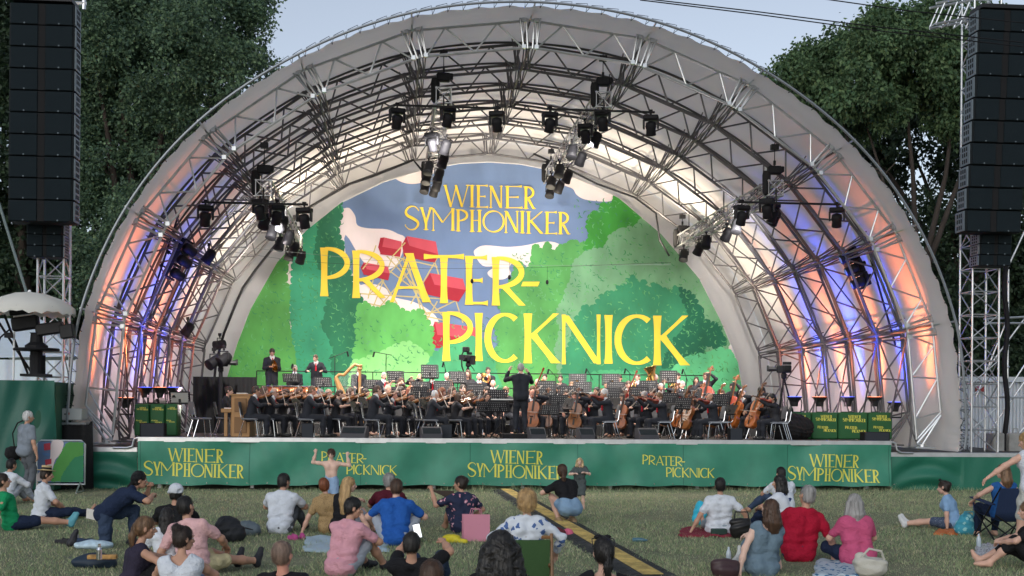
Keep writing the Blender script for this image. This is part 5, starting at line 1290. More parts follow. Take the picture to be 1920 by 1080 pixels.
def stand_proto(w_=.50, h_=.34):
    t = thing('music_stand', 'stand', 'music stand'); m = MB(); nx, nz = 9, 5
    for i in range(nx + 1): m.box((-w_ / 2 + w_ * i / nx, 0, 0), (.034 if 0 < i < nx else .038, .012, h_))
    for j in range(nz + 1): m.box((0, .0065, -h_ / 2 + h_ * j / nz), (w_, .012, .036))
    m.box((0, .04, -h_ / 2), (w_ + .02, .09, .015)); Mx = Matrix.Rotation(R(-22), 4, 'X')
    m.v = [tuple(Mx @ Vector(p)) for p in m.v]; m.build('desk', blkmetal, t)
    m = MB(); m.bar((0, -.01, -.06), (0, -.03, -1.0), .014, 6); m.box((0, -.02, -.08), (.06, .05, .1)); m.build('post', blkmetal, t)
    for k in range(3):
        m = MB(); a = R(90 + 120 * k); m.tube([(0, -.03, -.92), (.16 * math.cos(a), -.03 + .16 * math.sin(a), -1.0), (.3 * math.cos(a), -.03 + .3 * math.sin(a), -1.10)], .011, 5); m.build('leg', blkmetal, t)
    m = MB(); m.box((.0, .018, .0), (w_ * .86, .006, h_ * .9)); m.v = [tuple(Mx @ Vector(p)) for p in m.v]; m.build('score', mat('score_paper', (.42, .41, .39), .8), t)
    return t
ST = []
def stand(px, py, Y, rz, label, base):
    if not ST: ST.append(stand_proto()); o = ST[0]
    else: o = copy_tree(ST[0])
    p = at(px, py, Y); o.location = p; o.rotation_euler = (0, 0, rz); o['label'] = label; o['group'] = 'music stands'
    k = (p.z - base) / 1.10; o.scale = (1, 1, 1) if abs(k - 1) < .02 else (1, 1, max(.7, min(1.35, k))); return o
suit = mat('black_suit', (.021, .023, .030), .8, bump=.35, bscale=40, spec=.25); blouse = mat('black_blouse', (.018, .018, .022), .75, bump=.25, bscale=40); wshirt = cl((.75, .75, .76), 'white_shirt'); RED = (.50, .02, .035); bshoe = mat('black_shoe', (.012, .012, .012), .3)
CX, CY = .2, 1.3
def level(Y): return 0 if Y < 5 else .3 if Y < 6.84 else .6 if Y < 8.6 else .85
def musician(px, py, Y, who, kind, label, chr=True, standing=False, rz=None, tie=True):
    sex, hst, hc, sk = who.split(); fem = sex == 'f'; base = SZ + level(Y); p = at(px, py, Y)
    if rz is None: rz = math.atan2(-(CX - p.x), CY - Y + .01) if Y > 1.9 or abs(CX - p.x) < 1 else (-R(90) if p.x < 0 else R(90))
    kw = dict(hip=.53 if not standing else .93, s=1. if not fem else .95, fem=fem)
    kw['feet'] = ((.13, .42, 0), (-.13, .40, 0)) if not standing else ((.12, .0, 0), (-.12, .05, 0))
    if standing: kw['khint'] = ((0, 1, .1), (0, 1, .1))
    hdp = (0, 8, 0); hz = kw['hip'] + .48
    if kind in ('violin', 'viola'): kw.update(lean=8, twist=8, hands=((.16, .42, hz - .16), (-.22, .50, hz + .08)), ehint=((.8, -.1, -.4), (-.3, -.1, -1)), head=(14, 14, -12))
    elif kind.startswith('cello'): kw.update(lean=10, hands=((.30, .42, .70), (-.16, .22, 1.12)), feet=((.30, .40, 0), (-.30, .40, 0)), khint=((.5, .5, 1), (-.5, .5, 1)), ehint=((.9, 0, 0), (-1, .1, .0)), head=(0, 16, 0))
    elif kind == 'bass': kw.update(lean=6, hands=((.25, .45, hz - .35), (-.22, .28, hz + .25)), ehint=((.9, 0, 0), (-1, .1, .0)), head=(10, 10, 0))
    elif kind in ('clarinet', 'oboe'): kw.update(lean=3, hands=((.05, .34, hz - .22), (-.05, .28, hz - .08)), head=(0, 6, 0))
    elif kind == 'flute': kw.update(lean=3, hands=((.38, .16, hz + .12), (.10, .22, hz + .12)), head=(-15, 4, 0))
    elif kind == 'bassoon': kw.update(lean=5, hands=((.18, .22, hz - .28), (-.08, .26, hz - .02)), head=(0, 6, 0))
    elif kind in ('trumpet',): kw.update(lean=2, hands=((.05, .34, hz + .08), (-.04, .32, hz + .06)), head=(0, 2, 0))
    elif kind == 'horn': kw.update(hands=((.24, .18, hz - .22), (-.05, .26, hz - .05)), head=(0, 4, 0))
    elif kind == 'tuba': kw.update(hands=((.12, .28, hz - .18), (-.16, .25, hz - .05)))
    elif kind == 'cymbal': kw.update(lean=6, hands=((.12, .32, hz - .28), (-.08, .30, hz - .25)), head=(-12, 22, 0))
    elif kind == 'timpani': kw.update(lean=12, hands=((.25, .42, hz - .28), (-.25, .40, hz - .28)), head=(-20, 18, 0))
    elif kind == 'piano': kw.update(lean=6, hands=((.16, .42, .70), (-.16, .42, .70)), head=(-6, 10, 0))
    elif kind == 'conduct': kw.update(lean=4, hands=((.22, .34, hz + .08), (-.27, .30, hz + .13)), ehint=((.35, -.2, -1), (-.35, -.2, -1)), head=(0, 4, 0))
    elif kind == 'harp': kw.update(hands=((.1, .42, hz - .1), (-.1, .4, hz)), head=(0, 6, 0))
    else: kw.update(hands=((.14, .30, kw['hip'] + .06), (-.14, .30, kw['hip'] + .06)))
    J = skeleton(**kw); hl = J['head']; c, s_ = math.cos(rz), math.sin(rz)
    k = (p.z - base) / hl[2]; k = max(.92, min(1.08, k))
    loc = Vector((p.x - k * (hl[0] * c - hl[1] * s_), Y, base))
    low = 'skirt' if False else 'trousers'
    t = person(label, loc, rz, J, sk, (hst, hc), (suit if not fem else blouse, 1. if not (fem and (px % 3 > 1.5)) else .5), (low, suit), bshoe if Y < 3 else None, fem, 1.1 if not fem and px % 5 > 2.6 else 1., .021, True, group='orchestra musicians', tie=(RED if tie else False) if not fem else None)
    t.scale = (k, k, k); T = Matrix.Translation(loc) @ Matrix.Rotation(rz, 4, 'Z') @ Matrix.Diagonal((k, k, k, 1))
    sh = label.split(',')[0]; sh = ' '.join(sh.split()[:8]); V = lambda *a: Vector(a); w0, w1 = Vector(J['wr0']), Vector(J['wr1'])
    def put(kd, M, lb, cat): return inst(kd, T @ M, lb, cat, {'bow': 'bows'}.get(kd, cat + 's of the orchestra'))
    if kind in ('violin', 'viola'):
        ch_ = Vector(J['neck']) + Vector(J['B'] @ np.array([-.07, .10, .03])); d = (w1 + V(0, .05, .04)) - ch_; put(kind, frame_y(ch_, d, (.35, 0, 1)), kind + ' under the chin of the ' + sh, kind)
        b0 = w0 + V(0, .05, 0); tg = ch_ + d * .45 + V(0, 0, .08); d2 = tg - b0; put('bow', frame_y(b0 + d2.normalized() * .33, d2, (0, 0, 1)), 'bow in the hand of the ' + sh, 'bow')
    elif kind.startswith('cello'):
        b0 = V(0, .52, .26); put(kind, frame_y(b0, V(-.10, -.34, .98), (0, 1, .4)), 'cello between the knees of the ' + sh, 'cello')
        put('bow', frame_y(w0 + V(-.22, .10, .0), V(-1, .12, -.05), (0, 1, 0)), 'bow in the hand of the ' + sh, 'bow')
    elif kind == 'bass': put('bass', frame_y(V(.02, .55, .2), V(-.16, -.20, 1.), (0, 1, .3)), 'red double bass held by the ' + sh, 'double bass')
    elif kind in ('clarinet', 'oboe'): mo = Vector(J['head'] + J['H'] @ np.array([0, .105, -.06])); put('clarinet', frame_y(mo, (w0 + w1) / 2 + V(0, .04, -.04) - mo, (0, 1, .3)), 'black woodwind pipe at the lips of the ' + sh, 'clarinet')
    elif kind == 'flute': mo = Vector(J['head'] + J['H'] @ np.array([-.02, .115, -.06])); put('flute', frame_y(mo, V(1, .1, -.06), (0, 0, 1)), 'silver flute at the lips of the ' + sh, 'flute')
    elif kind == 'bassoon': put('bassoon', frame_y(V(.10, .34, hz - .12), V(-.42, .05, 1.), (0, 1, 0)), 'dark red bassoon held by the ' + sh, 'bassoon')
    elif kind == 'trumpet': mo = Vector(J['head'] + J['H'] @ np.array([0, .11, -.06])); put('trumpet', frame_y(mo, V(0, 1, -.1), (0, 0, 1)), 'brass trumpet at the lips of the ' + sh, 'trumpet')
    elif kind == 'horn': put('horn', Matrix.Translation((.08, .26, hz - .08)) @ Matrix.Rotation(R(-20), 4, 'Z'), 'brass horn in the arms of the ' + sh, 'horn')
    elif kind == 'tuba': put('tuba', Matrix.Translation((-.03, .22, hz - .12)) @ Matrix.Rotation(R(14), 4, 'Y'), 'brass tuba in the arms of the ' + sh, 'tuba')
    elif kind == 'cymbal':
        for sg in (1, -1):
            m = MB(); m.lathe([(.002, .03), (.05, .02), (.06, .0), (.20, -.012), (.20, -.015), (.05, -.006), (.002, .01)], 20, T @ (Matrix.Translation((w0 + w1) / 2 + V(sg * .03 - .02, .08, .02)) @ Matrix.Rotation(R(sg * 80 + 5), 4, 'Y') @ Matrix.Rotation(R(14), 4, 'X')))
            tag(m.build('cymbal', brass), 'brass cymbal in the %s hand of the standing bearded percussionist' % ('right' if sg > 0 else 'left'), 'cymbal', 'cymbals')
    elif kind == 'conduct': m = MB(); a = T @ (w0 + V(-.0, .08, .02)); b = T @ (w0 + V(-.22, .20, .30)); m.bar(a, b, .006, 5, .003); tag(m.build('baton', white_pl), 'thin white baton in the raised right hand of the conductor', 'baton')
    if chr and not standing: chair(loc, rz, 'chair under the ' + sh)
    return t
MU = [
 (511, 661, 9.4, 'm short dark tan', 'cymbal', 'standing bearded percussionist with cymbals and red tie at far left', False, True, R(195)),
 (553, 694, 9.2, 'm short grey fair', 'rest', 'grey haired percussionist seated behind a music stand at left', False, False, R(180)),
 (592, 676, 9.4, 'm crop brown fair', 'timpani', 'standing percussionist with open jacket and red tie', False, True, R(175)),
 (673, 696, 9.2, 'm crop grey fair', 'rest', 'seated man in red tie just right of the harp', False, False, R(180)),
 (430, 733, 3.0, 'f bun dark fair', 'piano', 'pianist in black at the upright piano', True, False, -R(90)),
 (480, 733, 1.3, 'm short dark olive', 'violin', 'front row violinist beside the piano', True, False, None),
 (495, 733, 2.3, 'f shoulder brown fair', 'violin', 'brown haired violinist just behind the first violinist', True, False, None),
 (514, 735, 2.0, 'm bald grey fair', 'violin', 'bald violinist in glasses second from the piano', True, False, None),
 (538, 738, 2.7, 'f bun dark tan', 'violin', 'dark haired violinist left of the second front chair', True, False, None),
 (585, 733, 1.2, 'm short light red', 'violin', 'front row violinist with crossed legs and red tie', True, False, None),
 (601, 737, 2.2, 'm crop grey red', 'violin', 'short haired violinist behind the crossed legged one', True, False, None),
 (616, 737, 3.0, 'm bald grey fair', 'violin', 'bald violinist below the timpani', True, False, None),
 (638, 739, 2.3, 'f pony brown fair', 'violin', 'violinist in glasses below the harp', True, False, None),
 (686, 737, 4.2, 'm short dark fair', 'violin', 'dark haired violinist in glasses left of the third front chair', True, False, None),
 (708, 732, 1.2, 'm short brown fair', 'violin', 'front row violinist third from the left end', True, False, None),
 (738, 740, 2.2, 'm crop brown red', 'violin', 'violinist right behind the third front row player', True, False, None),
 (771, 746, 2.6, 'f pony black olive', 'violin', 'dark haired violinist looking down between two stands', True, False, None),
 (773, 718, 5.9, 'm short brown fair', 'clarinet', 'woodwind player in glasses left of the blond woman', False, False, None),
 (787, 711, 7.4, 'f long pale fair', 'flute', 'blond flautist on the middle riser', False, False, None),
 (770, 732, 4.4, 'f shoulder red fair', 'violin', 'red haired violinist at the left back of the strings', False, False, None),
 (811, 706, 7.6, 'm short dark fair', 'rest', 'man in white shirt half hidden by a tall stand', False, False, R(180)),
 (838, 707, 7.4, 'm short white fair', 'clarinet', 'white bearded player left of the woman in tan', False, False, None),
 (844, 720, 5.9, 'm short brown red', 'oboe', 'oboe player below the white bearded man', False, False, None),
 (877, 701, 7.6, 'f bob brown fair', 'rest', 'brown haired woman seated below the central film camera', False, False, R(160)),
 (898, 713, 7.2, 'm bald grey fair', 'clarinet', 'bald clarinettist on the middle riser', False, False, None),
 (915, 697, 9.2, 'm short dark fair', 'horn', 'dark haired horn player on the top riser', False, False, None),
 (924, 720, 5.9, 'm bald grey fair', 'clarinet', 'bald clarinettist in glasses on the low riser', False, False, None),
 (912, 733, 4.3, 'f pony dark fair', 'violin', 'dark haired violinist behind the bald clarinettist stand', False, False, None),
 (816, 740, 1.3, 'm crop white fair', 'violin', 'white haired front row violinist facing right', True, False, None),
 (829, 735, 2.6, 'f bob red fair', 'violin', 'red haired violinist beside the white haired one', True, False, None),
 (848, 733, 3.4, 'f shoulder brown fair', 'violin', 'brown haired violinist raising her bow', True, False, None),
 (860, 744, 1.9, 'f bob brown fair', 'violin', 'violinist in short sleeves left of the centre stands', True, False, None),
 (883, 746, 2.3, 'f shoulder light fair', 'violin', 'fair haired violinist next to the centre stands', True, False, None),
 (795, 741, 3.8, 'm short dark fair', 'violin', 'dark haired violinist behind a side stand', True, False, None),
 (913, 746, 3.0, 'f shoulder dark fair', 'rest', 'dark haired woman in glasses behind the front stand', True, False, None),
 (929, 744, 3.6, 'f curlylong dark fair', 'rest', 'curly dark haired woman left of the conductor', True, False, None),
 (977, 690, 1.0, 'm crop grey fair', 'conduct', 'grey haired conductor with raised arms seen from behind', False, True, 0.),
 (997, 739, 3.0, 'm bald grey red', 'cello', 'red faced cellist right beside the conductor', True, False, R(165)),
 (1007, 718, 5.9, 'm bald grey fair', 'bassoon', 'bald bassoonist right of the conductor', False, False, None),
 (1021, 708, 7.4, 'm short dark fair', 'trumpet', 'dark haired trumpeter right of the conductor', False, False, None),
 (1049, 731, 4.4, 'm short black olive', 'rest', 'bearded dark haired man in a suit facing the camera', False, False, R(180)),
 (1020, 744, 3.4, 'f pony dark fair', 'cello2', 'dark haired cellist right of the conductor', True, False, R(172)),
 (1076, 742, 2.6, 'm crop brown red', 'cello2', 'balding cellist bending over his cello', True, False, R(165)),
 (1107, 743, 3.0, 'm crop grey red', 'viola', 'short haired violist behind the white haired one', True, False, None),
 (1132, 738, 1.2, 'm short white tan', 'viola', 'white haired front row violist facing left', True, False, None),
 (1072, 723, 5.9, 'f bob light fair', 'clarinet', 'fair haired woodwind player on the low riser', False, False, None),
 (1091, 712, 7.4, 'm crop brown red', 'trumpet', 'round faced trumpeter on the middle riser', False, False, None),
 (1118, 734, 4.4, 'f long black olive', 'rest', 'woman with long black hair behind the violas', False, False, None),
 (1137, 723, 5.9, 'm crop black olive', 'horn', 'black haired horn player on the low riser', False, False, None),
 (1161, 712, 7.4, 'm short dark fair', 'trumpet', 'dark haired trumpeter left of the tall red bassoon', False, False, None),
 (1165, 746, 3.2, 'm crop dark tan', 'cello', 'bearded cellist below the tall red bassoon', True, False, R(150)),
 (1177, 722, 5.9, 'm short brown fair', 'bassoon', 'player half hidden behind a tall dark red bassoon', False, False, R(180)),
 (1206, 742, 2.2, 'm short grey fair', 'viola', 'grey haired violist with a wide red tie', True, False, R(120)),
 (1235, 744, 1.5, 'm short light fair', 'viola', 'fair haired front row violist with glasses', True, False, None),
 (1237, 726, 5.4, 'm crop grey red', 'cello2', 'grey bearded man below the tuba', False, False, R(170)),
 (1229, 709, 7.6, 'm crop grey fair', 'tuba', 'tuba player on the right riser', False, False, R(150)),
 (1305, 713, 7.4, 'f verylong dark fair', 'rest', 'woman with very long dark hair at the right rear', False, False, R(165)),
 (1308, 726, 4.6, 'm crop dark tan', 'cello', 'dark haired cellist with glasses at right', True, False, R(150)),
 (1321, 722, 6.2, 'm short brown fair', 'bass', 'brown haired bassist at the right rear', False, True, R(150)),
 (1330, 748, 1.3, 'm bald dark tan', 'viola', 'balding front row violist facing left', True, False, None),
 (1297, 752, 2.3, 'f long brown fair', 'cello2', 'cellist with brown hair left of the balding violist', True, False, R(120)),
 (1371, 733, 4.8, 'f pony black olive', 'bass', 'bassist with a black ponytail at far right', False, True, R(140)),
 (1426, 733, 2.6, 'm short black olive', 'cello', 'black haired cellist at far right', True, False, R(110)),
 (1446, 746, 1.5, 'f pony black tan', 'viola', 'player in black at the right end of the front row', True, False, None),
]
XT = [(1060, 738, 4.0, 'm short dark fair', 'violin', 'half hidden violist behind the balding cellist'), (1188, 729, 4.9, 'f long brown fair', 'violin', 'half hidden violist with long brown hair right of the bassoons'), (1222, 737, 3.6, 'm crop dark tan', 'viola', 'short haired violist in the second row at right'),
 (1264, 735, 4.2, 'f bob dark fair', 'cello2', 'cellist with a dark bob between the right stands'), (1278, 722, 5.9, 'm short grey fair', 'trumpet', 'grey haired brass player at the right'), (1287, 738, 3.4, 'm short dark olive', 'cello', 'dark haired cellist left of the man in glasses'), (1350, 738, 3.8, 'f pony brown fair', 'cello2', 'brown haired cellist before the far right bassist'),
 (997, 727, 4.7, 'm short brown fair', 'violin', 'violist just behind the conductor at right'), (752, 733, 4.0, 'f shoulder dark fair', 'violin', 'dark haired violinist at the back of the left strings'), (727, 726, 4.9, 'm bald grey fair', 'violin', 'bald violinist at the back right of the harp'), (657, 735, 4.0, 'f bob brown fair', 'violin', 'short haired violinist below the harp column'),
 (868, 726, 4.9, 'm short dark fair', 'clarinet', 'dark haired woodwind player before the woman in tan'), (948, 729, 4.8, 'f pony light fair', 'flute', 'fair haired flautist left of the conductor'), (1160, 733, 4.4, 'f shoulder black fair', 'violin', 'black haired violist below the low riser'), (562, 735, 3.4, 'f pony brown tan', 'violin', 'brown haired violinist before the kettledrums'), (1390, 738, 3.6, 'm crop grey fair', 'cello', 'grey haired cellist right of the ponytailed bassist'), (720, 712, 7.2, 'm short grey fair', 'clarinet', 'grey haired woodwind player beside a tall stand'), (752, 716, 6.2, 'f shoulder brown fair', 'flute', 'brown haired flautist left of the blond one'), (1270, 706, 7.8, 'm short dark fair', 'horn', 'dark haired horn player beside the tuba'), (1050, 714, 7.0, 'f bun dark fair', 'clarinet', 'dark haired clarinettist above the bearded man'), (1195, 708, 7.8, 'm crop brown fair', 'horn', 'brown haired horn player left of the tuba')]
MU += [r + (r[2] < 4.2, False, None) for r in XT]
for row in MU:
    px, py, Y, who, kind, lab, ch_, stnd, rz_ = row
    if kind == 'conduct': SZ += .14
    musician(px, py, Y, who, kind, lab, ch_, stnd, rz_, kind != 'conduct')
    if kind == 'conduct':
        SZ -= .14; m = MB(); p = at(977, 812, 1.1); m.box((p.x, 1.15, SZ + .065), (1.0, 1.0, .13), bev=.01); tag(m.build('podium', blk), 'low black conductor podium at the stage edge', 'podium')
for px, py, Y, rz, lab in ((377, 790, 1.6, R(-60), 'empty grey chair at the left end of the stage'), (1463, 800, 1.5, R(80), 'empty grey chair at the right end of the front row'), (795, 790, 1.7, R(-80), 'grey chair behind the white haired violinist'), (1356, 800, 1.9, R(85), 'grey chair behind the balding violist')):
    p = at(px, py, Y); chair((p.x, Y, SZ), rz, lab)
SL = [(546, 708, 8.8), (606, 716, 7.9), (700, 720, 7.4), (742, 706, 8.0), (806, 696, 7.2), (789, 726, 5.2), (788, 738, 3.6), (831, 725, 5.2), (858, 707, 7.0), (893, 732, 4.4), (933, 742, 3.0), (1025, 728, 4.6), (1092, 727, 5.2), (1083, 711, 6.9), (1145, 711, 6.9), (1155, 727, 5.2), (1147, 740, 3.6), (1047, 751, 2.8), (1064, 736, 3.8), (1197, 738, 3.6), (1215, 725, 5.0), (1253, 706, 7.0), (1205, 752, 2.2), (1252, 748, 3.0), (1278, 756, 1.9), (1293, 741, 4.4), (1350, 750, 2.8), (1030, 768, 1.1), (911, 762, 1.1), (937, 762, 1.2)]
for i, (px, py, Y) in enumerate(SL):
    p = at(px, py, Y); rz = math.atan2(-(p.x - CX), max(.6, Y - CY)) * .45
    rowname = 'front' if Y < 2 else 'string section' if Y < 5 else 'low riser' if Y < 6.9 else 'rear riser'
    near = min(MU, key=lambda r: (r[0] - px) ** 2 + (r[1] - py) ** 2)[5].split(',')[0]
    stand(px, py, Y, R(180) * 0 + rz, 'black music stand, %s, next to the %s' % (rowname, ' '.join(near.split()[:6])) if i not in (27, 28, 29) else ('large black front stand just right of the conductor', 'large black front stand left of the conductor', 'black front stand nearest to the conductor')[i - 27], SZ + level(Y))
for i, (px, py, Y, rz) in enumerate(((556, 757, 1.9, 75), (665, 762, 1.9, 75), (682, 755, 2.4, 70), (776, 762, 1.7, 75), (795, 757, 2.2, 70), (1066, 757, 1.6, -70), (1370, 768, 1.7, -75), (1255, 765, 1.8, -70), (1150, 756, 1.9, -70))):
    stand(px, py, Y, R(rz - 0), 'black music stand turned sideways, %s from the left along the front' % ORD[i], SZ)
# conductor desk
t = thing('conductor_desk', 'flat topped conductor desk with an open white score', 'desk', (at(942, 753, 1.9).x, 1.9, SZ)); m = MB(); z = at(942, 753, 1.9).z - SZ; m.box((0, 0, z), (.72, .46, .03), rotm('X', -6)); m.build('desktop', blkmetal, t)
m = MB(); m.bar((0, 0, z), (0, 0, .35), .022); [m.bar((0, 0, .4), (.35 * math.cos(R(a)), .35 * math.sin(R(a)), 0), .014) for a in (30, 150, 270)]; m.build('stem', blkmetal, t)
m = MB(); m.box((0, 0, z + .035), (.6, .36, .03), rotm('X', -6)); tag(m.build('score', paper), 'open white score lying on the conductor desk', 'score'); bpy.data.objects['score'] and None
o = [q for q in COL.objects if q.name.startswith('score') and q.parent is None][-1]; o.location = t.location
# upright piano
t = thing('upright_piano', 'light oak upright piano seen from its end', 'piano', at(448, 816, 2.2)); t.location.z = SZ; wd = mat('oak_light', (.36, .19, .07), .45, var=.2, vscale=3, stretch=(1, 1, .15)); m = MB()
m.box((.12, 0, .52), (.46, 1.4, 1.04), bev=.01); m.box((-.20, 0, .66), (.34, 1.36, .10), bev=.01); m.box((-.25, .62, .32), (.08, .08, .62)); m.box((-.25, -.62, .32), (.08, .08, .62)); m.box((.12, 0, 1.06), (.5, 1.46, .04)); m.build('case', wd, t)
m = MB(); m.box((.12, -.715, .80), (.30, .03, .34), bev=.005); m.box((.12, -.715, .30), (.30, .03, .40), bev=.005); m.build('end_panel', mat('oak_dark', (.20, .10, .035), .5), t); m = MB(); m.box((-.22, 0, .72), (.16, 1.2, .02)); m.build('keyboard', white_pl, t)
m = MB(); m.box((.1, -.2, 1.10), (.25, .35, .02)); o = m.build('sheet_music', paper); o.location = t.location; tag(o, 'sheets of music lying on top of the oak piano', 'sheet music')
# harp
t = thing('concert_harp', 'gilded concert harp standing behind the left violins', 'harp', (at(655, 735, 6.4).x, 6.4, SZ + .3)); gold = mat('harp_gold', (.30, .165, .06), .4, .15); m = MB()
m.bar((.30, 0, .0), (.30, 0, 1.62), .045, 10, .04); m.lathe([(.05, 0), (.075, .03), (.06, .08), (.085, .14), (.05, .17)], 10, Matrix.Translation((.30, 0, 1.55))); m.build('column', gold, t)
m = MB(); m.tube([(.30, 0, 1.66), (.16, 0, 1.72), (.02, 0, 1.60), (-.16, 0, 1.40), (-.30, 0, 1.42), (-.40, 0, 1.32)], .045, 8); m.build('neck', gold, t); m = MB(); m.tube([(-.40, 0, 1.34), (-.15, 0, .7), (.16, 0, .06)], [.06, .12, .17], 10); m.build('soundbox', gold, t); m = MB(); m.box((.18, 0, .04), (.5, .34, .1), bev=.02); m.build('base', gold, t); m = MB()
for q in range(14): u = q / 13; m.bar((.22 - .52 * u, 0, 1.62 - .25 * u), (.14 - .42 * u, 0, .25 + .85 * u), .003, 4)
m.build('string', chrome, t)
copper = mat('copper', (.45, .17, .08), .25, .9)
for i, (px, Y) in enumerate(((520, 8.6), (548, 8.3), (578, 8.5))):
    t = thing('kettledrum', 'copper kettledrum at left rear, ' + ('left', 'middle', 'right')[i] + ' of three', 'drum', (at(px, 740, Y).x, Y, SZ + .6), 0, 'kettledrums'); m = MB(); m.lathe([(.05, .25), (.22, .35), (.32, .55), (.345, .78)], 20); m.build('bowl', copper, t, True); m = MB(); m.lathe([(.35, .775), (.358, .79), (.35, .805)], 20); m.build('rim', chrome, t); m = MB(); m.lathe([(.348, .804), (.2, .808), (.002, .808)], 20); m.build('drumhead', paper, t); m = MB(); [m.bar((.3 * math.cos(a), .3 * math.sin(a), 0), (.34 * math.cos(a), .34 * math.sin(a), .7), .012) for a in (.5, 2.6, 4.7)]; m.build('leg', chrome, t)
# microphones on booms
for i, (px, y0, y1, bx, by, Y) in enumerate(((628, 668, 745, 651, 659, 9.), (724, 664, 745, 702, 660, 9.), (835, 692, 730, 832, 679, 8.8), (1042, 706, 745, 1029, 692, 8.6), (1108, 706, 745, 1100, 691, 8.6), (1181, 700, 745, 1173, 691, 8.6), (1287, 708, 745, 1281, 692, 8.6), (552, 690, 730, 549, 682, 9.))):
    t = thing('boom_microphone', 'black boom microphone on a stand before the backdrop, %s from the left' % ORD[i if i < 7 else 7] if i < 7 else 'short microphone beside the seated percussionist', 'microphone', (0, 0, 0), 0, 'boom microphones'); m = MB(); a = at(px, y0, Y); b = at(bx, by, Y); m.bar(a, (a.x, Y, SZ + .85), .013); [m.bar((a.x, Y, SZ + 1.0), (a.x + .25 * math.cos(q), Y + .25 * math.sin(q), SZ + .86), .01) for q in (.3, 2.4, 4.5)]; m.build('stand', blkmetal, t); m = MB(); d = (b - a); m.bar(a - d * .5, b, .011); m.build('boom', blkmetal, t); m = MB(); m.bar(b, b + Vector((.04 if bx > px else -.04, 0, -.16)), .028, 8); m.build('capsule', blk, t)
# monitors and small speakers
wm = mat('wedge_grey', (.05, .05, .058), .6)
for i, (px, wd) in enumerate(((665, .62), (808, .5), (1006, .4), (1098, .38), (1213, .5))):
    p = at(px, 820, .5); t = thing('stage_monitor', 'dark grey wedge monitor on the stage edge, %s from the left' % ORD[i], 'monitor', (p.x, .55, SZ), R(-12 if i == 0 else 8), 'wedge monitors'); m = MB(); w2 = wd / 2; m.prism([(-.2, 0), (.22, 0), (.22, .12), (.02, .30), (-.2, .30)][::-1], lambda x, y, d: (d, -x, y), -w2, w2); m.build('case', wm, t); m = MB(); m.add([(-w2 * .9, -.212, .135), (w2 * .9, -.212, .135), (w2 * .9, -.03, .29), (-w2 * .9, -.03, .29)], [[0, 1, 2, 3]]); m.build('grille', grl, t)
for i, (x0, x1, y0, Y) in enumerate(((565, 588, 793, .9), (826, 848, 795, .9), (1094, 1117, 798, .7), (1369, 1393, 803, .9), (262, 309, 793, 1.2), (1620, 1669, 810, 1.0))):
    a, b = at(x0, y0, Y), at(x1, y0, Y); t = thing('box_speaker', ('small black box speaker by the second violinist', 'small black box speaker before the white haired violinist', 'small black box speaker before the white haired violist', 'small black box speaker at the right end', 'wide black box before the green boxes at the left end', 'wide black box before the green boxes at the right end')[i], 'speaker', ((a.x + b.x) / 2, Y, SZ)); h = a.z - SZ; m = MB(); m.box((0, .15, h / 2), (b.x - a.x, .3, h), bev=.012); m.build('case', blk, t); m = MB(); m.box((0, -.004, h / 2), ((b.x - a.x) * .9, .012, h * .9)); m.build('grille', mat('fine_grille', (.02, .024, .032), .7), t)
# film cameras on stage
def filmcam(px, py, Y, label, base, rz, big=True):
    p = at(px, py, Y); t = thing('film_camera', label, 'television camera', p, rz); t.scale = (.8, .8, .8); m = MB(); m.box((0, 0, 0), (.26, .5, .26), bev=.03); m.box((0, -.1, .2), (.10, .3, .10), bev=.02); m.box((-.18, -.1, .04), (.1, .2, .14)); m.build('camera_body', blk, t); m = MB(); m.lathe([(.07, 0), (.085, .18), (.10, .28), (.10, .30)], 10, Matrix.Translation((0, .22, 0)) @ Matrix.Rotation(R(-90), 4, 'X')); m.box((0, .55, .02), (.24, .06, .2)); m.build('lens', blkmetal, t)
    d = (p.z - base) / .8; m = MB(); m.lathe([(.06, -.13), (.10, -.18), (.10, -.3), (.05, -.34)], 10)
    if big:
        for a in (30, 150, 270): m.bar((0, 0, -.3), (.55 * math.cos(R(a)), .55 * math.sin(R(a)), -d), .03)
        m.bar((0, -.1, -.2), (.1, -.75, -.45), .014)
    else: m.bar((0, 0, -.3), (0, 0, -d), .07, 8)
    m.build('tripod', blk, t); return t
filmcam(414, 680, 5.0, 'black television camera on a column at the left of the stage', SZ, R(-80), False)
filmcam(1470, 692, 3.2, 'black television camera on a tripod at the right of the stage', SZ, R(75))
t = filmcam(878, 672, 8.9, 'film camera rig standing in the centre before the backdrop', SZ + .85, R(150)); m = MB(); m.tube([(.2, 0, .3), (.3, 0, .1), (.28, 0, -.3), (.2, 0, -.5)], .03); m.box((.05, .1, .35), (.2, .3, .2), bev=.03); m.box((-.2, 0, -.1), (.14, .2, .3)); m.build('bracket', blkmetal, t)
for i, q in enumerate(((401, 672), (420, 667))): put_lamp('sp', at(q[0], q[1], 4.9) + Vector((0, 0, .2)), 2.4, ('left', 'right')[i] + ' of two small blue lit lamps on the left camera column', False, 60)
def heap(name, label, cat, px0, px1, y0, Y, base, M_, sd=1, d=.5, amp=.02):
    a, b = at(px0, y0, Y), at(px1, y0, Y); h = a.z - base; w_ = b.x - a.x
    v, f = surf([rc((-w_ * .36, 0, h * .4), (w_ * .36, 0, h * .4), h * .42 if h < w_ else w_ * .2), rc((-w_ * .3, 0, h * .75), (w_ * .2, 0, h * .7), min(h, w_) * .24), el((0, 0, h * .35), (w_ * .5, d, h * .4))], .03, .1, wrinkle(sd, amp), lambda X, Y_, Z: -Z + 0 * X + 0 * Y_)
    o = np_mesh(name, v, f, M_, None, True); o.location = ((a.x + b.x) / 2, Y, base); return tag(o, label, cat)
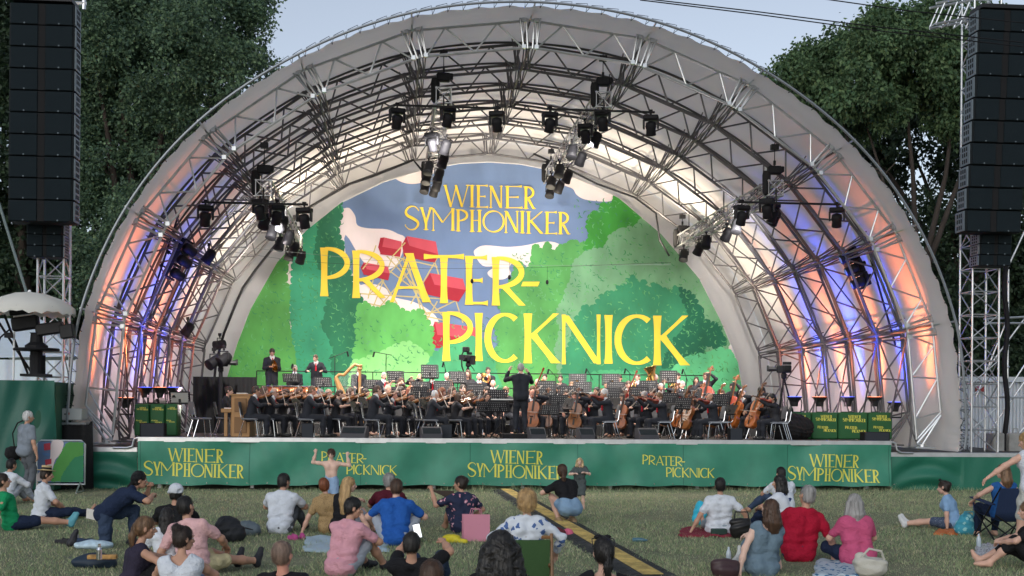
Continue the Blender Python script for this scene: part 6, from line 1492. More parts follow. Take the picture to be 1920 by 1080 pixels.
heap('covered_case', 'case under black cloth at the right end of the front row', 'covered case', 1452, 1512, 772, 2.2, SZ, blkcloth, 3)
a, b = at(362, 706, 6.0), at(480, 760, 6.0); m = MB(); n = 30
m.add([(a.x + (b.x - a.x) * i / n, 6 + .06 * math.sin(i * 1.7), z) for z in (SZ, None) for i in range(n + 1) for z in [z if z is not None else a.z - .25 * min(1, i / 8) + .02 * math.sin(i)]], [[i, i + 1, n + 2 + i, n + 1 + i] for i in range(n)])
tag(m.build('black_drape', blkcloth, None, True), 'black drape hung low at the left rear of the stage', 'drape')
for i, (px, py, Y) in enumerate(((337, 745, 2.6), (315, 748, 3.0), (295, 745, 3.3))):
    o = stand(px, py, Y, R(180), 'stand with white sheets at the left end of the stage, ' + ('right', 'middle', 'left')[i] + ' of three', SZ)
m = MB(); p0, p1 = at(690, 716, 11.8), at(1290, 716, 11.8)
for z in (SZ + 1.45, SZ + 1.95): m.bar((-7.5, 11.9, z), (7.9, 11.9, z), .018)
for i in range(9): m.bar((-7.5 + i * 1.925, 11.9, SZ + .85), (-7.5 + i * 1.925, 11.9, SZ + 1.95), .018)
tag(m.build('guard_rail', blkmetal), 'thin dark guard rail along the back of the rear riser', 'railing')
# ------------------------------------------------------------------ audience on the lawn
def place(J, px, py, rz, k=1., base=0.):
    hl = J['head'] * k; p = atz(px, py, hl[2] + base); c, s_ = math.cos(R(rz)), math.sin(R(rz))
    return Vector((p.x - (hl[0] * c - hl[1] * s_), p.y - (hl[0] * s_ + hl[1] * c), base))
POSES = dict(
 knees=dict(hip=.12, lean=14, hands=((.10, .46, .36), (-.12, .46, .34)), feet=((.13, .62, 0), (-.13, .60, 0)), ehint=((1, 0, -.3), (-1, 0, -.3))),
 knees_wide=dict(hip=.12, lean=16, hands=((.30, .46, .36), (-.30, .46, .36)), feet=((.24, .58, 0), (-.24, .58, 0)), ehint=((1, -.2, -.6), (-1, -.2, -.6)), khint=((.6, .4, 1), (-.6, .4, 1))),
 back=dict(hip=.12, lean=-16, hands=((.36, -.34, .02), (-.36, -.34, .02)), feet=((.12, .86, 0), (-.10, .80, 0)), ehint=((.5, -1, .2), (-.5, -1, .2))),
 prop_r=dict(hip=.12, lean=-2, side=8, hands=((.42, -.16, .02), (-.12, .42, .34)), feet=((.15, .62, 0), (-.14, .64, 0)), ehint=((.6, -1, .2), (-1, 0, -.3))),
 prop_l=dict(hip=.12, lean=-2, side=-8, hands=((.14, .42, .30), (-.44, -.10, .02)), feet=((.15, .62, 0), (-.14, .64, 0)), ehint=((1, 0, -.3), (-.6, -1, .2))),
 cross=dict(hip=.11, lean=8, hands=((.16, .34, .20), (-.16, .34, .20)), feet=((-.14, .30, -.02), (.14, .36, -.02)), khint=((1, .35, .35), (-1, .35, .35)), ehint=((1, -.2, -.3), (-1, -.2, -.3))),
 chair=dict(hip=.42, lean=-4, hands=((.24, .26, .5), (-.24, .26, .5)), feet=((.15, .45, 0), (-.15, .45, 0)), ehint=((1, -.4, -.2), (-1, -.4, -.2))))
def aud(px, py, pose, rz, label, skin='fair', hair=('short', 'dark'), top=None, bottom=None, shoes=None, fem=False, k=1., base=0., **kw):
    d = dict(POSES[pose]) if isinstance(pose, str) else dict(pose)
    pk = {q: kw.pop(q) for q in list(kw) if q in ('fat', 'q', 'face', 'curl', 'hdir', 'palm', 'fdir', 'group')}
    d.update(kw); d['fem'] = fem; d.setdefault('s', 1. if not fem else .95)
    fy = d.pop('fixy', None); J = skeleton(**d); loc = place(J, px, py, rz, k, base)
    if fy is not None: loc = Vector((at(px, py, fy).x, fy, 0))
    pk.setdefault('group', 'audience on the lawn')
    t = person(label, loc, R(rz), J, skin, hair, top, bottom, shoes, fem, **pk); t.scale = (k, k, k); t['_'] = 0; del t['_']; return t, J
C = dict(white=(.60, .63, .68), pink=(.62, .31, .36), blue=(.018, .095, .36), maroon=(.085, .010, .02), navy=(.014, .024, .055), red=(.36, .008, .03), hotpink=(.50, .085, .18), sky=(.23, .38, .58), green=(.01, .26, .10), polo=(.20, .23, .27), dress=(.13, .19, .24), denim=(.035, .055, .10), ldenim=(.20, .31, .44), black=(.012, .012, .014), grey=(.10, .11, .125), lgrey=(.34, .37, .42), cream=(.60, .52, .30), tank=(.03, .025, .045))
c_ = lambda n: cl(C[n], n)
trainer = mat('shoe_white', (.6, .6, .6), .6); darkshoe = mat('shoe_dark', (.02, .02, .025), .6)
leop = pattern('speckled_cloth', (.36, .24, .11), (.05, .03, .015), 55, .30); flor = pattern('navy_floral', (.012, .018, .05), (.55, .50, .52), 13, .24, spot2=(.5, .2, .25)); blufl = pattern('white_blue_floral', (.58, .62, .68), (.06, .12, .30), 11, .30); leaf_p = pattern('white_navy_leaf', (.60, .63, .68), (.02, .04, .12), 7.5, .33); sprig = pattern('navy_sprig', (.05, .07, .12), (.35, .38, .42), 40, .2)
aud(22, 872, 'knees', -35, 'seated man in white shirt and glasses at the far left edge', 'tan', ('short', 'black'), (c_('white'), .95), ('trousers', c_('lgrey')))
t, J = aud(50, 779, dict(hip=.93, hands=((.30, .05, .80), (-.28, .05, .82)), feet=((.12, 0, 0), (-.12, .05, 0)), khint=((0, 1, .1), (0, 1, .1)), ehint=((.3, -1, 0), (-.3, -1, 0))), -42, 'standing white haired man in grey polo with a shoulder bag', 'tan', ('short', 'white'), (c_('polo'), .5), ('trousers', c_('grey')), darkshoe, k=1.07, fat=1.12, head=(-15, 4, 0), fixy=-1.75)
m = MB(); a = to_world(t, (.16, .05, 1.62)); b = to_world(t, (-.30, -.08, .98)); bag_c = to_world(t, (-.34, -.10, .90))
v, f = surf([el((0, 0, 0), (.13, .20, .16)), rc((0, -.1, .05), (0, .1, .05), .10)], .02, .04, wrinkle(9, .006)); o = np_mesh('shoulder_bag', v, f, blkcloth, None, True); o.location = bag_c; o.rotation_euler = (0, 0, R(-42)); tag(o, 'black shoulder bag hanging on the standing man in grey', 'bag')
m.tube([to_world(t, q) for q in ((-.30, -.1, 1.0), (-.24, -.19, 1.35), (-.13, -.14, 1.58), (-.02, -.02, 1.66))], .016, 6); q = m.build('strap', blkcloth); q.parent = o; q.matrix_parent_inverse = (Matrix.Translation(o.location) @ o.rotation_euler.to_matrix().to_4x4()).inverted()
t, J = aud(88, 890, 'cross', -62, 'man in straw boater hat and white shirt sitting on the left', 'tan', ('short', 'dark'), (c_('white'), .5), ('trousers', c_('navy')), None, feet=((.06, .78, 0), (-.10, .82, 0)), head=(-10, 6, 0), lean=4)
hp = to_world(t, J['head'] + np.array([0, -.01, .075]))
m = MB(); m.lathe([(.155, -.005), (.155, .005), (.085, .010), (.085, .075), (.08, .085), (.001, .086)], 24); m.m = 1; m.lathe([(.0875, .018), (.0875, .05), (.06, .05)], 24); o = m.build('boater_hat', [mat('straw', (.48, .36, .19), .8, bump=.4, bscale=90), blk]); o.location = hp; o.rotation_euler = (R(-6), R(4), 0); tag(o, 'straw boater hat with black band on the seated man', 'hat')
aud(6, 902, 'back', -68, 'man in green shirt and navy shorts cut by the left edge', 'tan', ('short', 'dark'), (c_('green'), .5), ('shorts', c_('navy')), mat('flip_flop', (.10, .32, .38), .6), feet=((.16, .94, .02), (-.10, .86, .0)), k=1.0)
# kneeling man bent forward
t, J = aud(262, 900, dict(hip=.47, lean=38, bend=16, hands=((.12, .62, .72), (-.10, .60, .82)), feet=((.12, -.42, .02), (-.14, .38, 0)), khint=((0, 1, -.5), (-.1, .6, 1)), ehint=((1, -.2, -.3), (-.6, .2, -1)), head=(0, -18, 0)), -72, 'kneeling man in navy shirt and jeans bending forward at left', 'tan', ('short', 'black'), (c_('navy'), .5), ('trousers', c_('denim')), darkshoe, curl=(.9, .9))
hp = to_world(t, J['head']); v, f = surf([el((0, 0, .045), (.098, .105, .085)), rc((0, .08, .035), (0, .17, .02), .03), ('-', el((0, 0, -.06), (.2, .2, .075)), .01)], .01, .02); o = np_mesh('cap', v, f, c_('black'), None, True); o.location = hp; o.rotation_euler = (R(-40), 0, R(108)); tag(o, 'black cap worn backwards by the kneeling man', 'cap')
m = MB(); m.box((0, 0, 0), (.24, .012, .15), rotm('Y', 12)); o = m.build('folded_paper', paper); o.location = to_world(t, (-.02, -.13, .44)) + Vector((0, -.06, .02)); o.rotation_euler = (R(20), 0, R(-12)); tag(o, 'white folded paper in the back pocket of the kneeling man', 'paper')
aud(330, 926, 'knees', 0, 'person in white cap sitting behind the dark haired group', 'tan', ('short', 'black'), (c_('black'), .5), ('trousers', c_('black')), face=False)
o_ = [q for q in COL.objects if q.name.startswith('person') and q.parent is None][-1]
v, f = surf([el((0, 0, .03), (.095, .108, .09)), rc((0, .08, .01), (0, .17, -.01), .028), ('-', el((0, 0, -.10), (.2, .2, .09)), .01), ('-', el((0, -.11, .01), (.04, .03, .03)), .01)], .009, .02); o = np_mesh('cap', v, f, c_('white'), None, True); o.location = atz(330, 922, .83); o.rotation_euler = (0, 0, R(40)); tag(o, 'white baseball cap on the person behind the group at left', 'cap')
aud(313, 968, 'cross', 10, 'woman with long dark hair half hidden behind the man in pale pink', 'olive', ('verylong', 'black'), (c_('white'), .5), ('trousers', c_('lgrey')), fem=True, k=.9)
aud(349, 950, 'prop_l', -28, 'man in pale pink shirt and cream shorts lounging at left', 'tan', ('short', 'black'), (cl((.66, .40, .40), 'palepink'), .5), ('shorts', c_('cream')), darkshoe, feet=((.30, .95, 0), (.02, .80, 0)), khint=((.1, .5, 1), (-.1, .5, 1)), head=(-12, 0, 0), twist=10, k=1.02)
aud(274, 990, 'knees', -70, 'woman in dark tank top with tied back hair at lower left', 'tan', ('pony', 'light'), (c_('tank'), 0), ('shorts', c_('black')), None, fem=True, head=(-6, 0, 0), feet=((.16, .60, 0), (-.14, .62, 0)), hands=((.2, .42, .44), (-.16, .48, .40)))
aud(345, 1010, 'knees', -6, 'woman with high bun and white straps at lower left', 'tan', ('topbun', 'dark'), (c_('white'), 0), ('skirt', c_('sky')), None, fem=True, head=(-45, 0, 0))
aud(533, 903, 'knees', -12, 'man in white shirt sitting with grey trousers left of the boy', 'tan', ('short', 'black'), (c_('white'), .55), ('trousers', c_('grey')), darkshoe, head=(-25, 0, 0), feet=((.20, .60, 0), (-.05, .62, 0)), k=1.04)
aud(608, 910, 'prop_l', -4, 'woman in brown speckled dress with reddish tied hair', 'fair', ('bun', 'red'), (leop, .5), ('skirt', leop), None, fem=True, feet=((.2, .55, 0), (-.02, .6, 0)))
aud(655, 909, 'prop_r', -32, 'woman with very long blond hair and black top', 'fair', ('verylong', 'blond'), (c_('black'), 0), ('skirt', c_('lgrey')), None, fem=True, head=(-45, -4, 0), k=1.05, hands=((.48, .05, .02), (-.05, .50, .5)))
aud(663, 953, 'knees', -38, 'man in pink polo hugging his knees in the centre left', 'tan', ('short', 'black'), (c_('pink'), .5), ('shorts', c_('lgrey')), darkshoe, head=(-38, 6, 0), k=1.02)
aud(730, 903, 'knees', -2, 'grey curled man in maroon shirt hidden behind the blue shirt', 'tan', ('curlyshort', 'grey'), (c_('maroon'), .5), ('trousers', c_('black')), None, head=(-15, 0, 0))
aud(743, 915, 'knees_wide', -3, 'man in bright blue shirt sitting with elbows on his knees', 'fair', ('short', 'brown'), (c_('blue'), .5), ('shorts', c_('lgrey')), None, k=1.06, head=(6, 0, 0))
t, J = aud(863, 907, 'knees', 12, 'woman in navy floral dress raising a folded fan', 'tan', ('bun', 'dark'), (flor, .5), ('skirt', flor), None, fem=True, head=(48, 0, 0), hands=((.20, .30, .2), (-.42, .32, .62)), ehint=((1, 0, -.3), (-.6, 0, -1)), k=1.05, curl=(.4, .9))
m = MB(); a = to_world(t, (-.42, .36, .66)); 
for q in range(7): ang = R(-8 + q * 9); m.bar(a, a + Vector((.34 * math.cos(ang * .35), .04, -.02 - .022 * q)), .012, 4, .018)
tag(m.build('hand_fan', mat('fan_brown', (.05, .035, .025), .7)), 'dark folded fan in the hand of the woman in floral dress', 'fan')
# boy with flexed arms, facing the camera
aud(621, 852, dict(hip=.66, s=.70, hands=((.28, .03, 1.15), (-.29, .03, 1.10)), ehint=((1., -.1, -.75), (-1., -.1, -.75)), feet=((.10, 0, 0), (-.10, .04, 0)), khint=((0, 1, .1), (0, 1, .1)), head=(0, 6, 0)), 176, 'shirtless boy flexing both arms in front of the banner', 'pale', ('curlyshort', 'brown'), None, ('shorts', cl((.25, .36, .52), 'boyblue')), None, curl=(1., 1.), hdir=((0, 0, 1), (0, 0, 1)), palm=((0, -1, 0), (0, -1, 0)), q=.012, fat=.82)
# man lying with a phone
t, J = aud(772, 1022, dict(hip=.14, lean=-62, bend=22, hands=((.26, .10, .62), (-.08, .20, .66)), feet=((.22, .50, 0), (-.10, .60, 0)), khint=((.25, .3, 1), (0, .3, 1)), ehint=((1, -.5, .1), (-1, -.4, .2)), head=(0, 30, 0)), -10, 'man in black lying back and holding up a phone', 'tan', ('short', 'black'), (c_('black'), .5), ('trousers', c_('denim')), darkshoe, curl=(.5, .9))
m = MB(); m.box((0, 0, 0), (.078, .008, .155), bev=.0035); o = m.build('phone', blk); m = MB(); m.add([(-.035, -.0052, -.072), (.035, -.0052, -.072), (.035, -.0052, .072), (-.035, -.0052, .072)], [[0, 1, 2, 3]]); q = m.build('screen', mat('phone_screen', (.8, .8, .85), .3, emit=(.9, .95, 1), estr=.6), o); o.location = to_world(t, (-.03, .20, .72)); o.rotation_euler = (R(8), R(-12), R(-6)); tag(o, 'lit smartphone held up by the man lying on the grass', 'phone')
aud(530, 1040, 'back', -22, 'buzz cut man in black reclining at the bottom edge', 'red', ('crop', 'buzz'), (c_('black'), .5), ('trousers', c_('grey')), darkshoe, feet=((.35, .72, .0), (.10, .85, 0)), lean=-26, head=(0, 8, 0), khint=((.2, .4, 1), (0, .5, 1)), k=1.0)
aud(809, 1082, 'knees', 0, 'top of a brown haired head at the bottom edge, left of centre', 'fair', ('short', 'brown'), (c_('black'), .5), ('trousers', c_('black')), None)
aud(938, 1030, 'chair', 2, 'woman with long curly black hair seen from behind at the bottom edge', 'tan', ('curlylong', 'black'), (c_('black'), .3), ('trousers', c_('black')), None, fem=True, k=1.0)
t, J = aud(988, 940, dict(hip=.36, lean=-8, hands=((.34, .12, .44), (-.34, .12, .44)), feet=((.15, .55, 0), (-.15, .55, 0)), ehint=((1, -.4, -.2), (-1, -.4, -.2))), -2, 'woman with curly blond hair in a blue floral blouse on a folding chair', 'fair', ('curly', 'blond'), (blufl, .95), ('trousers', c_('navy')), None, fem=True, fat=1.1)
def wood_chair(t, label):
    o = thing('folding_chair', label, 'chair', t.location, t.rotation_euler[2]); wdm = mat('chair_wood', (.20, .10, .04), .5, var=.3); cv = mat('canvas_green', (.035, .085, .025), .8, bump=.3, bscale=80); m = MB()
    vs = [(x, -.14 - .05 * v - .02 * math.cos(x * 6), .18 + .42 * v) for v in (0, .33, .66, 1) for x in (-.24, -.08, .08, .24)]
    m.add(vs + [(x, y - .01, z) for x, y, z in vs], [[j * 4 + i, j * 4 + i + 1, j * 4 + i + 5, j * 4 + i + 4] for j in range(3) for i in range(3)] + [[16 + j * 4 + i, 16 + j * 4 + i + 1, 16 + j * 4 + i + 5, 16 + j * 4 + i + 4][::-1] for j in range(3) for i in range(3)]); m.build('backrest', cv, o, True)
    m = MB(); m.box((0, .06, .24), (.48, .42, .02)); m.build('seat', cv, o); m = MB()
    for s in (-1, 1): m.bar((s * .26, -.30, .0), (s * .26, -.13, .66), .018, 6); m.bar((s * .24, .30, .0), (s * .24, -.2, .34), .018, 6)
    m.bar((-.26, -.12, .62), (.26, -.12, .62), .02, 6); m.bar((-.26, -.2, .18), (.26, -.2, .18), .018, 6); m.build('frame', wdm, o)
wood_chair(t, 'wooden folding chair with green canvas under the curly blond woman')
# crouching woman and the girl
aud(1054, 884, dict(hip=.27, lean=22, bend=6, hands=((.14, .52, .62), (-.16, .50, .50)), feet=((.12, .12, 0), (-.12, .16, 0)), khint=((.15, 1, .5), (-.15, 1, .5)), ehint=((1, -.2, -.3), (-1, -.2, -.3)), head=(-20, -10, 0)), 22, 'crouching woman in black shirt and denim shorts holding the girl', 'fair', ('pony', 'brown'), (c_('black'), .5), ('hot', c_('ldenim')), mat('tan_shoe', (.30, .20, .11), .7), fem=True, k=1.06)
aud(1087, 866, dict(hip=.54, s=.60, hands=((.10, .22, .72), (-.10, .22, .74)), ehint=((1, -.2, -.6), (-1, -.2, -.6)), feet=((.08, 0, 0), (-.08, .04, 0)), khint=((0, 1, .1), (0, 1, .1)), head=(0, 10, 0)), 172, 'small girl with pale hair facing the camera before the banner', 'pale', ('shoulder', 'pale'), (cl((.07, .085, .085), 'girlgrey'), .4), ('skirt', cl((.07, .085, .085), 'girlgrey')), None, fem=True, q=.011, k=1.0)
t, J = aud(1131, 1035, 'chair', -4, 'woman with sunglasses on her hair and thin straps at the bottom edge', 'fair', ('pony', 'black'), (c_('black'), 0), ('trousers', c_('black')), None, fem=True, head=(10, 0, 0), hip=.22, feet=((.15, .6, 0), (-.15, .6, 0)))
def sunglasses(t, J, label, up=True):
    o = thing('sunglasses', label, 'sunglasses', to_world(t, J['head'])); o.rotation_euler = (0, 0, t.rotation_euler[2] + R(0)); m = MB()
    for s in (-1, 1): m.ball((s * .038, .055 if up else .10, .112 if up else .01), (.034, .02, .022), 10)
    m.build('lens', blk, o, True); m = MB(); m.tube([(-.09, -.07, .05), (-.088, .03, .10), (0, .07, .125), (.088, .03, .10), (.09, -.07, .05)], .005, 5); m.build('frame', glassm, o)
sunglasses(t, J, 'dark sunglasses pushed up on the woman at the bottom edge')
aud(1350, 910, 'back', -4, 'woman in white shirt leaning back on a dark red blanket', 'tan', ('short', 'black'), (c_('white'), .5), ('trousers', cl((.25, .30, .33), 'palegrey')), None, fem=True, hands=((.46, -.06, .16), (-.48, -.10, .02)), lean=-6, fat=1.15, k=1.04)
aud(1464, 888, 'knees', 5, 'dark haired man in white shirt behind the leaf print blouse', 'olive', ('short', 'black'), (c_('white'), .5), ('trousers', c_('denim')), None, feet=((.1, .6, 0), (-.5, .5, 0)))
aud(1461, 905, 'knees', 40, 'dark haired woman in white blouse with navy leaf print', 'tan', ('shoulder', 'black'), (leaf_p, .5), ('trousers', c_('navy')), None, fem=True, head=(20, 0, 0), k=1.08)
aud(1443, 955, 'prop_r', 8, 'woman in grey blue sleeveless dress with long brown hair', 'pale', ('long', 'brown'), (c_('dress'), 0), ('longskirt', c_('dress')), None, fem=True, head=(20, 0, 0), k=1.06, feet=((.45, .52, 0), (.2, .6, 0)), hands=((.05, .40, .44), (-.34, -.12, .03)))
aud(1513, 929, 'prop_r', 4, 'grey haired man in red shirt leaning on his right hand', 'tan', ('short', 'grey'), (c_('red'), .55), ('trousers', c_('denim')), None, fat=1.12, head=(14, 0, 0), k=1.1, hands=((.44, -.20, .02), (-.12, .4, .34)))
aud(1601, 944, 'cross', 3, 'grey haired woman in pink shirt and navy trousers', 'fair', ('shoulder', 'grey'), (c_('hotpink'), .5), ('trousers', c_('navy')), None, fem=True, fat=1.2, head=(10, 0, 0), k=1.06)
t, J = aud(1769, 914, 'prop_r', 58, 'woman in light blue shirt sitting sideways with white shoes', 'fair', ('bun', 'dark'), (c_('sky'), .5), ('shorts', sprig), trainer, fem=True, head=(-10, 0, 0), feet=((.10, .80, 0), (-.12, .82, 0)), lean=18, hands=((.10, -.10, .02), (-.2, .1, .02)), k=.98)
sunglasses(t, J, 'sunglasses on the hair of the woman in light blue')
t, J = aud(1880, 884, 'chair', 6, 'woman in blue top sitting in a camping chair at right', 'fair', ('long', 'light'), (cl((.02, .10, .30), 'royal'), 0), ('trousers', c_('navy')), None, fem=True, head=(50, 0, 0), hands=((.3, .2, .5), (-.34, .28, .58)))
def camp_chair(t, label):
    o = thing('camping_chair', label, 'chair', t.location, t.rotation_euler[2]); cv = mat('camp_navy', (.015, .03, .08), .8, bump=.3, bscale=60); m = MB()
    vs = [(x, .26 - .50 * v, .40 - .07 * v - .05 * (1 - (x / .3) ** 2)) for v in (0, .5, 1) for x in (-.30, -.1, .1, .30)] + [(x, -.26 - .14 * v, .36 + .46 * v) for v in (.2, .6, 1) for x in (-.30, -.1, .1, .30)]
    m.add(vs, [[j * 4 + i, j * 4 + i + 1, j * 4 + i + 5, j * 4 + i + 4] for j in (0, 1, 2, 3, 4) for i in range(3)]); m.build('seat_cloth', cv, o, True)
    m = MB()
    for s in (-1, 1): m.bar((s * .32, -.30, 0), (s * .30, .28, .42), .013, 6); m.bar((s * .32, .30, 0), (s * .30, -.42, .84), .013, 6)
    m.bar((-.32, -.30, 0), (.30, -.27, .40), .012, 6); m.bar((.32, -.30, 0), (-.30, -.27, .40), .012, 6); m.bar((-.32, .30, 0), (.30, .28, .42), .012, 6); m.bar((.32, .30, 0), (-.30, .28, .42), .012, 6); m.build('frame', blkmetal, o); m = MB()
    for s in (-1, 1): m.box((s * .34, .02, .60), (.10, .56, .02), rotm('X', 8)); m.bar((s * .32, .28, .42), (s * .34, .28, .63), .012)
    m.build('armrest', cv, o)
camp_chair(t, 'navy folding camping chair under the woman in blue')
aud(1938, 806, dict(hip=.90, lean=12, side=7, hands=((.2, .1, .7), (-.50, .30, 1.02)), feet=((.14, -.1, 0), (-.12, .12, 0)), khint=((0, 1, .1), (0, 1, .1)), ehint=((1, -.4, 0), (-.6, -.4, .4)), head=(20, 20, 0)), 20, 'standing woman in white dress reaching down at the right edge', 'fair', ('long', 'blond'), (c_('white'), 0), ('skirt', cl((.5, .5, .46), 'offwhite')), mat('boot_dark', (.02, .015, .012), .6), fem=True, k=1.06, fixy=-14.0)
aud(1925, 958, 'knees', 62, 'barefoot person in black sitting at the right edge', 'fair', ('long', 'light'), (c_('black'), .3), ('capri', c_('black')), None, fem=True, feet=((.1, .72, 0), (-.14, .60, 0)), k=1.0)
# ------------------------------------------------------------------ belongings
def soft(name, prims, M_, px, py, rz, label, cat, h=.016, amp=.008, k=.05, sd=1):
    v, f = surf(prims, h, k, wrinkle(sd, amp), lambda X, Y, Z: -Z + .004 + 0 * X + 0 * Y); o = np_mesh(name, v, f, M_, None, True); o.location = atz(px, py, 0); o.rotation_euler = (0, 0, R(rz)); return tag(o, label, cat)
def strap_(o, pts, M_, r=.012): m = MB(); m.tube(pts, r, 6); return m.build('strap', M_, o)
packm = mat('nylon_black', (.014, .015, .018), .6, bump=.3, bscale=50)
o = soft('backpack', [el((0, 0, .16), (.20, .16, .22)), el((.1, -.06, .12), (.16, .12, .14)), rc((-.1, 0, .3), (.1, 0, .26), .07)], packm, 427, 1016, 20, 'black backpack slumped right of the man in pale pink', 'backpack', sd=2); strap_(o, [(-.15, -.12, .1), (-.2, -.18, .25), (-.08, -.14, .36)], packm)
o = soft('backpack', [el((0, 0, .10), (.20, .15, .14)), rc((-.12, 0, .1), (.14, -.04, .08), .09)], mat('nylon_grey', (.10, .13, .15), .6), 462, 1004, -10, 'grey bag lying beside the black backpack', 'bag', sd=3); strap_(o, [(-.16, -.1, .05), (-.05, -.16, .15), (.14, -.12, .1)], packm)
o = soft('backpack', [el((0, 0, .07), (.26, .15, .11)), rc((-.2, -.05, .06), (.2, -.05, .05), .06)], mat('nylon_navy', (.012, .025, .045), .6), 178, 1064, 0, 'dark navy backpack lying at lower left', 'backpack', sd=4)
o = soft('plastic_bag', [el((0, 0, .05), (.24, .12, .06)), rc((-.2, -.02, .05), (.18, .03, .04), .035)], mat('bag_white_blue', (.45, .58, .66), .35, var=.2, vscale=20), 176, 1048, 5, 'white and blue plastic bag on the navy backpack', 'bag', sd=5); o.location.z = .13
m = MB(); m.lathe([(.028, 0), (.034, .01), (.034, .12), (.018, .15), (.018, .19), (.002, .192)], 14); o = m.build('steel_bottle', chrome); o.location = atz(186, 1050, .18); tag(o, 'steel bottle standing on the plastic bag at lower left', 'bottle')
m = MB(); m.box((0, 0, 0), (.34, .10, .05), bev=.006); o = m.build('printed_carton', mat('carton_orange', (.40, .22, .07), .6, var=.5, vscale=14)); o.location = atz(192, 1044, .17); tag(o, 'printed orange carton on the plastic bag', 'carton')
def shoe(px, py, rz, M_, label, z=0., up=0): 
    v, f = surf([rc((0, -.10, .035), (0, .12, .03), .038, .030), rc((0, -.10, .05), (0, -.02, .07), .036, .03), ('-', rc((0, -.08, .12), (0, -.04, .10), .028), .01), el((0, 0, .008), (.045, .15, .012))], .01, .02); o = np_mesh('shoe', v, f, M_, None, True); o.location = atz(px, py, z); o.rotation_euler = (R(up), 0, R(rz)); tag(o, label, 'shoe', 'shoes on the grass')
shoe(144, 1022, 10, mat('shoe_grey', (.22, .23, .24), .7), 'grey shoe standing up on the grass at lower left', .02, 70); shoe(118, 1020, 60, mat('shoe_black', (.015, .015, .016), .7), 'black shoe on the grass at lower left'); shoe(160, 1026, 70, mat('shoe_redsole', (.25, .02, .03), .7), 'red and black shoe on the grass at lower left')
shoe(549, 1012, 30, mat('sandal_pink', (.45, .06, .22), .6), 'left one of the two pink sandals'); shoe(566, 1010, 10, MATS['sandal_pink'], 'right one of the two pink sandals')
def blanket(px0, px1, py0, py1, M_, label, sd=1, name='blanket'):
    r_ = random.Random(sd); c = [atz(px0, py1, 0), atz(px1, py1, 0), atz(px1 - 6, py0, 0), atz(px0 + 8, py0, 0)]; n = 16; vs = []
    for z in (0, 1):
        for j in range(n + 1):
            for i in range(n + 1):
                p = c[0].lerp(c[1], i / n).lerp(c[3].lerp(c[2], i / n), j / n); w_ = .012 * math.sin(i * 1.3 + j * .6 + sd) + .010 * math.sin(j * 1.9 - i * .5); vs.append((p.x + .02 * math.sin(j * 1.1 + sd), p.y + .03 * math.sin(i * .9), .035 + w_ - (.03 if not z else 0)))
    N_ = (n + 1) ** 2; fs = [[N_ * 1 + j * (n + 1) + i, N_ + j * (n + 1) + i + 1, N_ + (j + 1) * (n + 1) + i + 1, N_ + (j + 1) * (n + 1) + i] for j in range(n) for i in range(n)]
    for i in range(n): 
        a, b = i, i + 1; fs += [[a, b, N_ + b, N_ + a], [n * (n + 1) + b, n * (n + 1) + a, N_ + n * (n + 1) + a, N_ + n * (n + 1) + b], [(i + 1) * (n + 1), i * (n + 1), N_ + i * (n + 1), N_ + (i + 1) * (n + 1)], [i * (n + 1) + n, (i + 1) * (n + 1) + n, N_ + (i + 1) * (n + 1) + n, N_ + i * (n + 1) + n]]
    m = MB(); m.add(vs, fs); tag(m.build(name, M_, None, True), label, 'blanket')
blanket(568, 728, 1008, 1036, mat('mat_paleblue', (.36, .46, .52), .8, var=.1), 'pale blue mat under the blond woman and the man in pink polo', 1)
blanket(1272, 1385, 992, 1008, mat('blanket_red', (.20, .015, .035), .9, bump=.4), 'dark red blanket under the woman in white shirt', 2)
blanket(1525, 1625, 1052, 1084, pattern('towel_blue', (.42, .50, .55), (.03, .14, .28), 14, .34), 'blue patterned towel at the bottom right', 3)
blanket(1752, 1800, 996, 1004, mat('cloth_orange', (.5, .14, .04), .8), 'small orange cloth beside the woman in light blue', 4)
blanket(1825, 1880, 1024, 1048, pattern('scarf_bw', (.5, .5, .52), (.05, .05, .06), 30, .35), 'black and white scarf on the grass at right', 5, 'scarf')
# pink paper bag
def carrier(px, py, w_, d_, h_, rz, M_, label):
    o = thing('carrier_bag', label, 'bag', atz(px, py, 0), R(rz)); m = MB(); a, b = w_ / 2, d_ / 2
    vs = [(-a, -b, 0), (a, -b, 0), (a, b, 0), (-a, b, 0), (-a * 1.0, -b * .9, h_), (a * 1.0, -b * .9, h_ * 1.0), (a, b * .9, h_ * .97), (-a, b * .9, h_), (-a * .98, 0, 0), (-a * .86, 0, h_ * .98), (a * .98, 0, 0), (a * .86, 0, h_ * .97)]
    m.add(vs, [[0, 1, 5, 4], [1, 10, 11, 5], [10, 2, 6, 11], [2, 3, 7, 6], [3, 8, 9, 7], [8, 0, 4, 9], [0, 8, 3, 2, 10, 1]]); m.build('bag_body', M_, o); m = MB()
    for s in (-1, 1): m.tube([(-a * .4, s * b * .9, h_), (-a * .3, s * b, h_ + .08), (a * .3, s * b, h_ + .08), (a * .4, s * b * .9, h_)], .006, 5)
    m.build('handle', M_, o)
carrier(892, 1014, .40, .16, .40, 6, mat('paper_pink', (.60, .24, .32), .5, bump=.3, bscale=8), 'large pink carrier bag beside the woman in floral dress')
o = soft('handbag', [el((0, 0, .15), (.17, .11, .17)), rc((-.12, 0, .26), (.12, 0, .26), .06)], mat('leather_black', (.014, .013, .013), .4), 1388, 1010, 0, 'black leather tote bag beside the woman in white shirt', 'bag', sd=7); strap_(o, [(-.12, -.05, .28), (-.1, -.06, .42), (.1, -.06, .42), (.12, -.05, .28)], MATS['leather_black'])
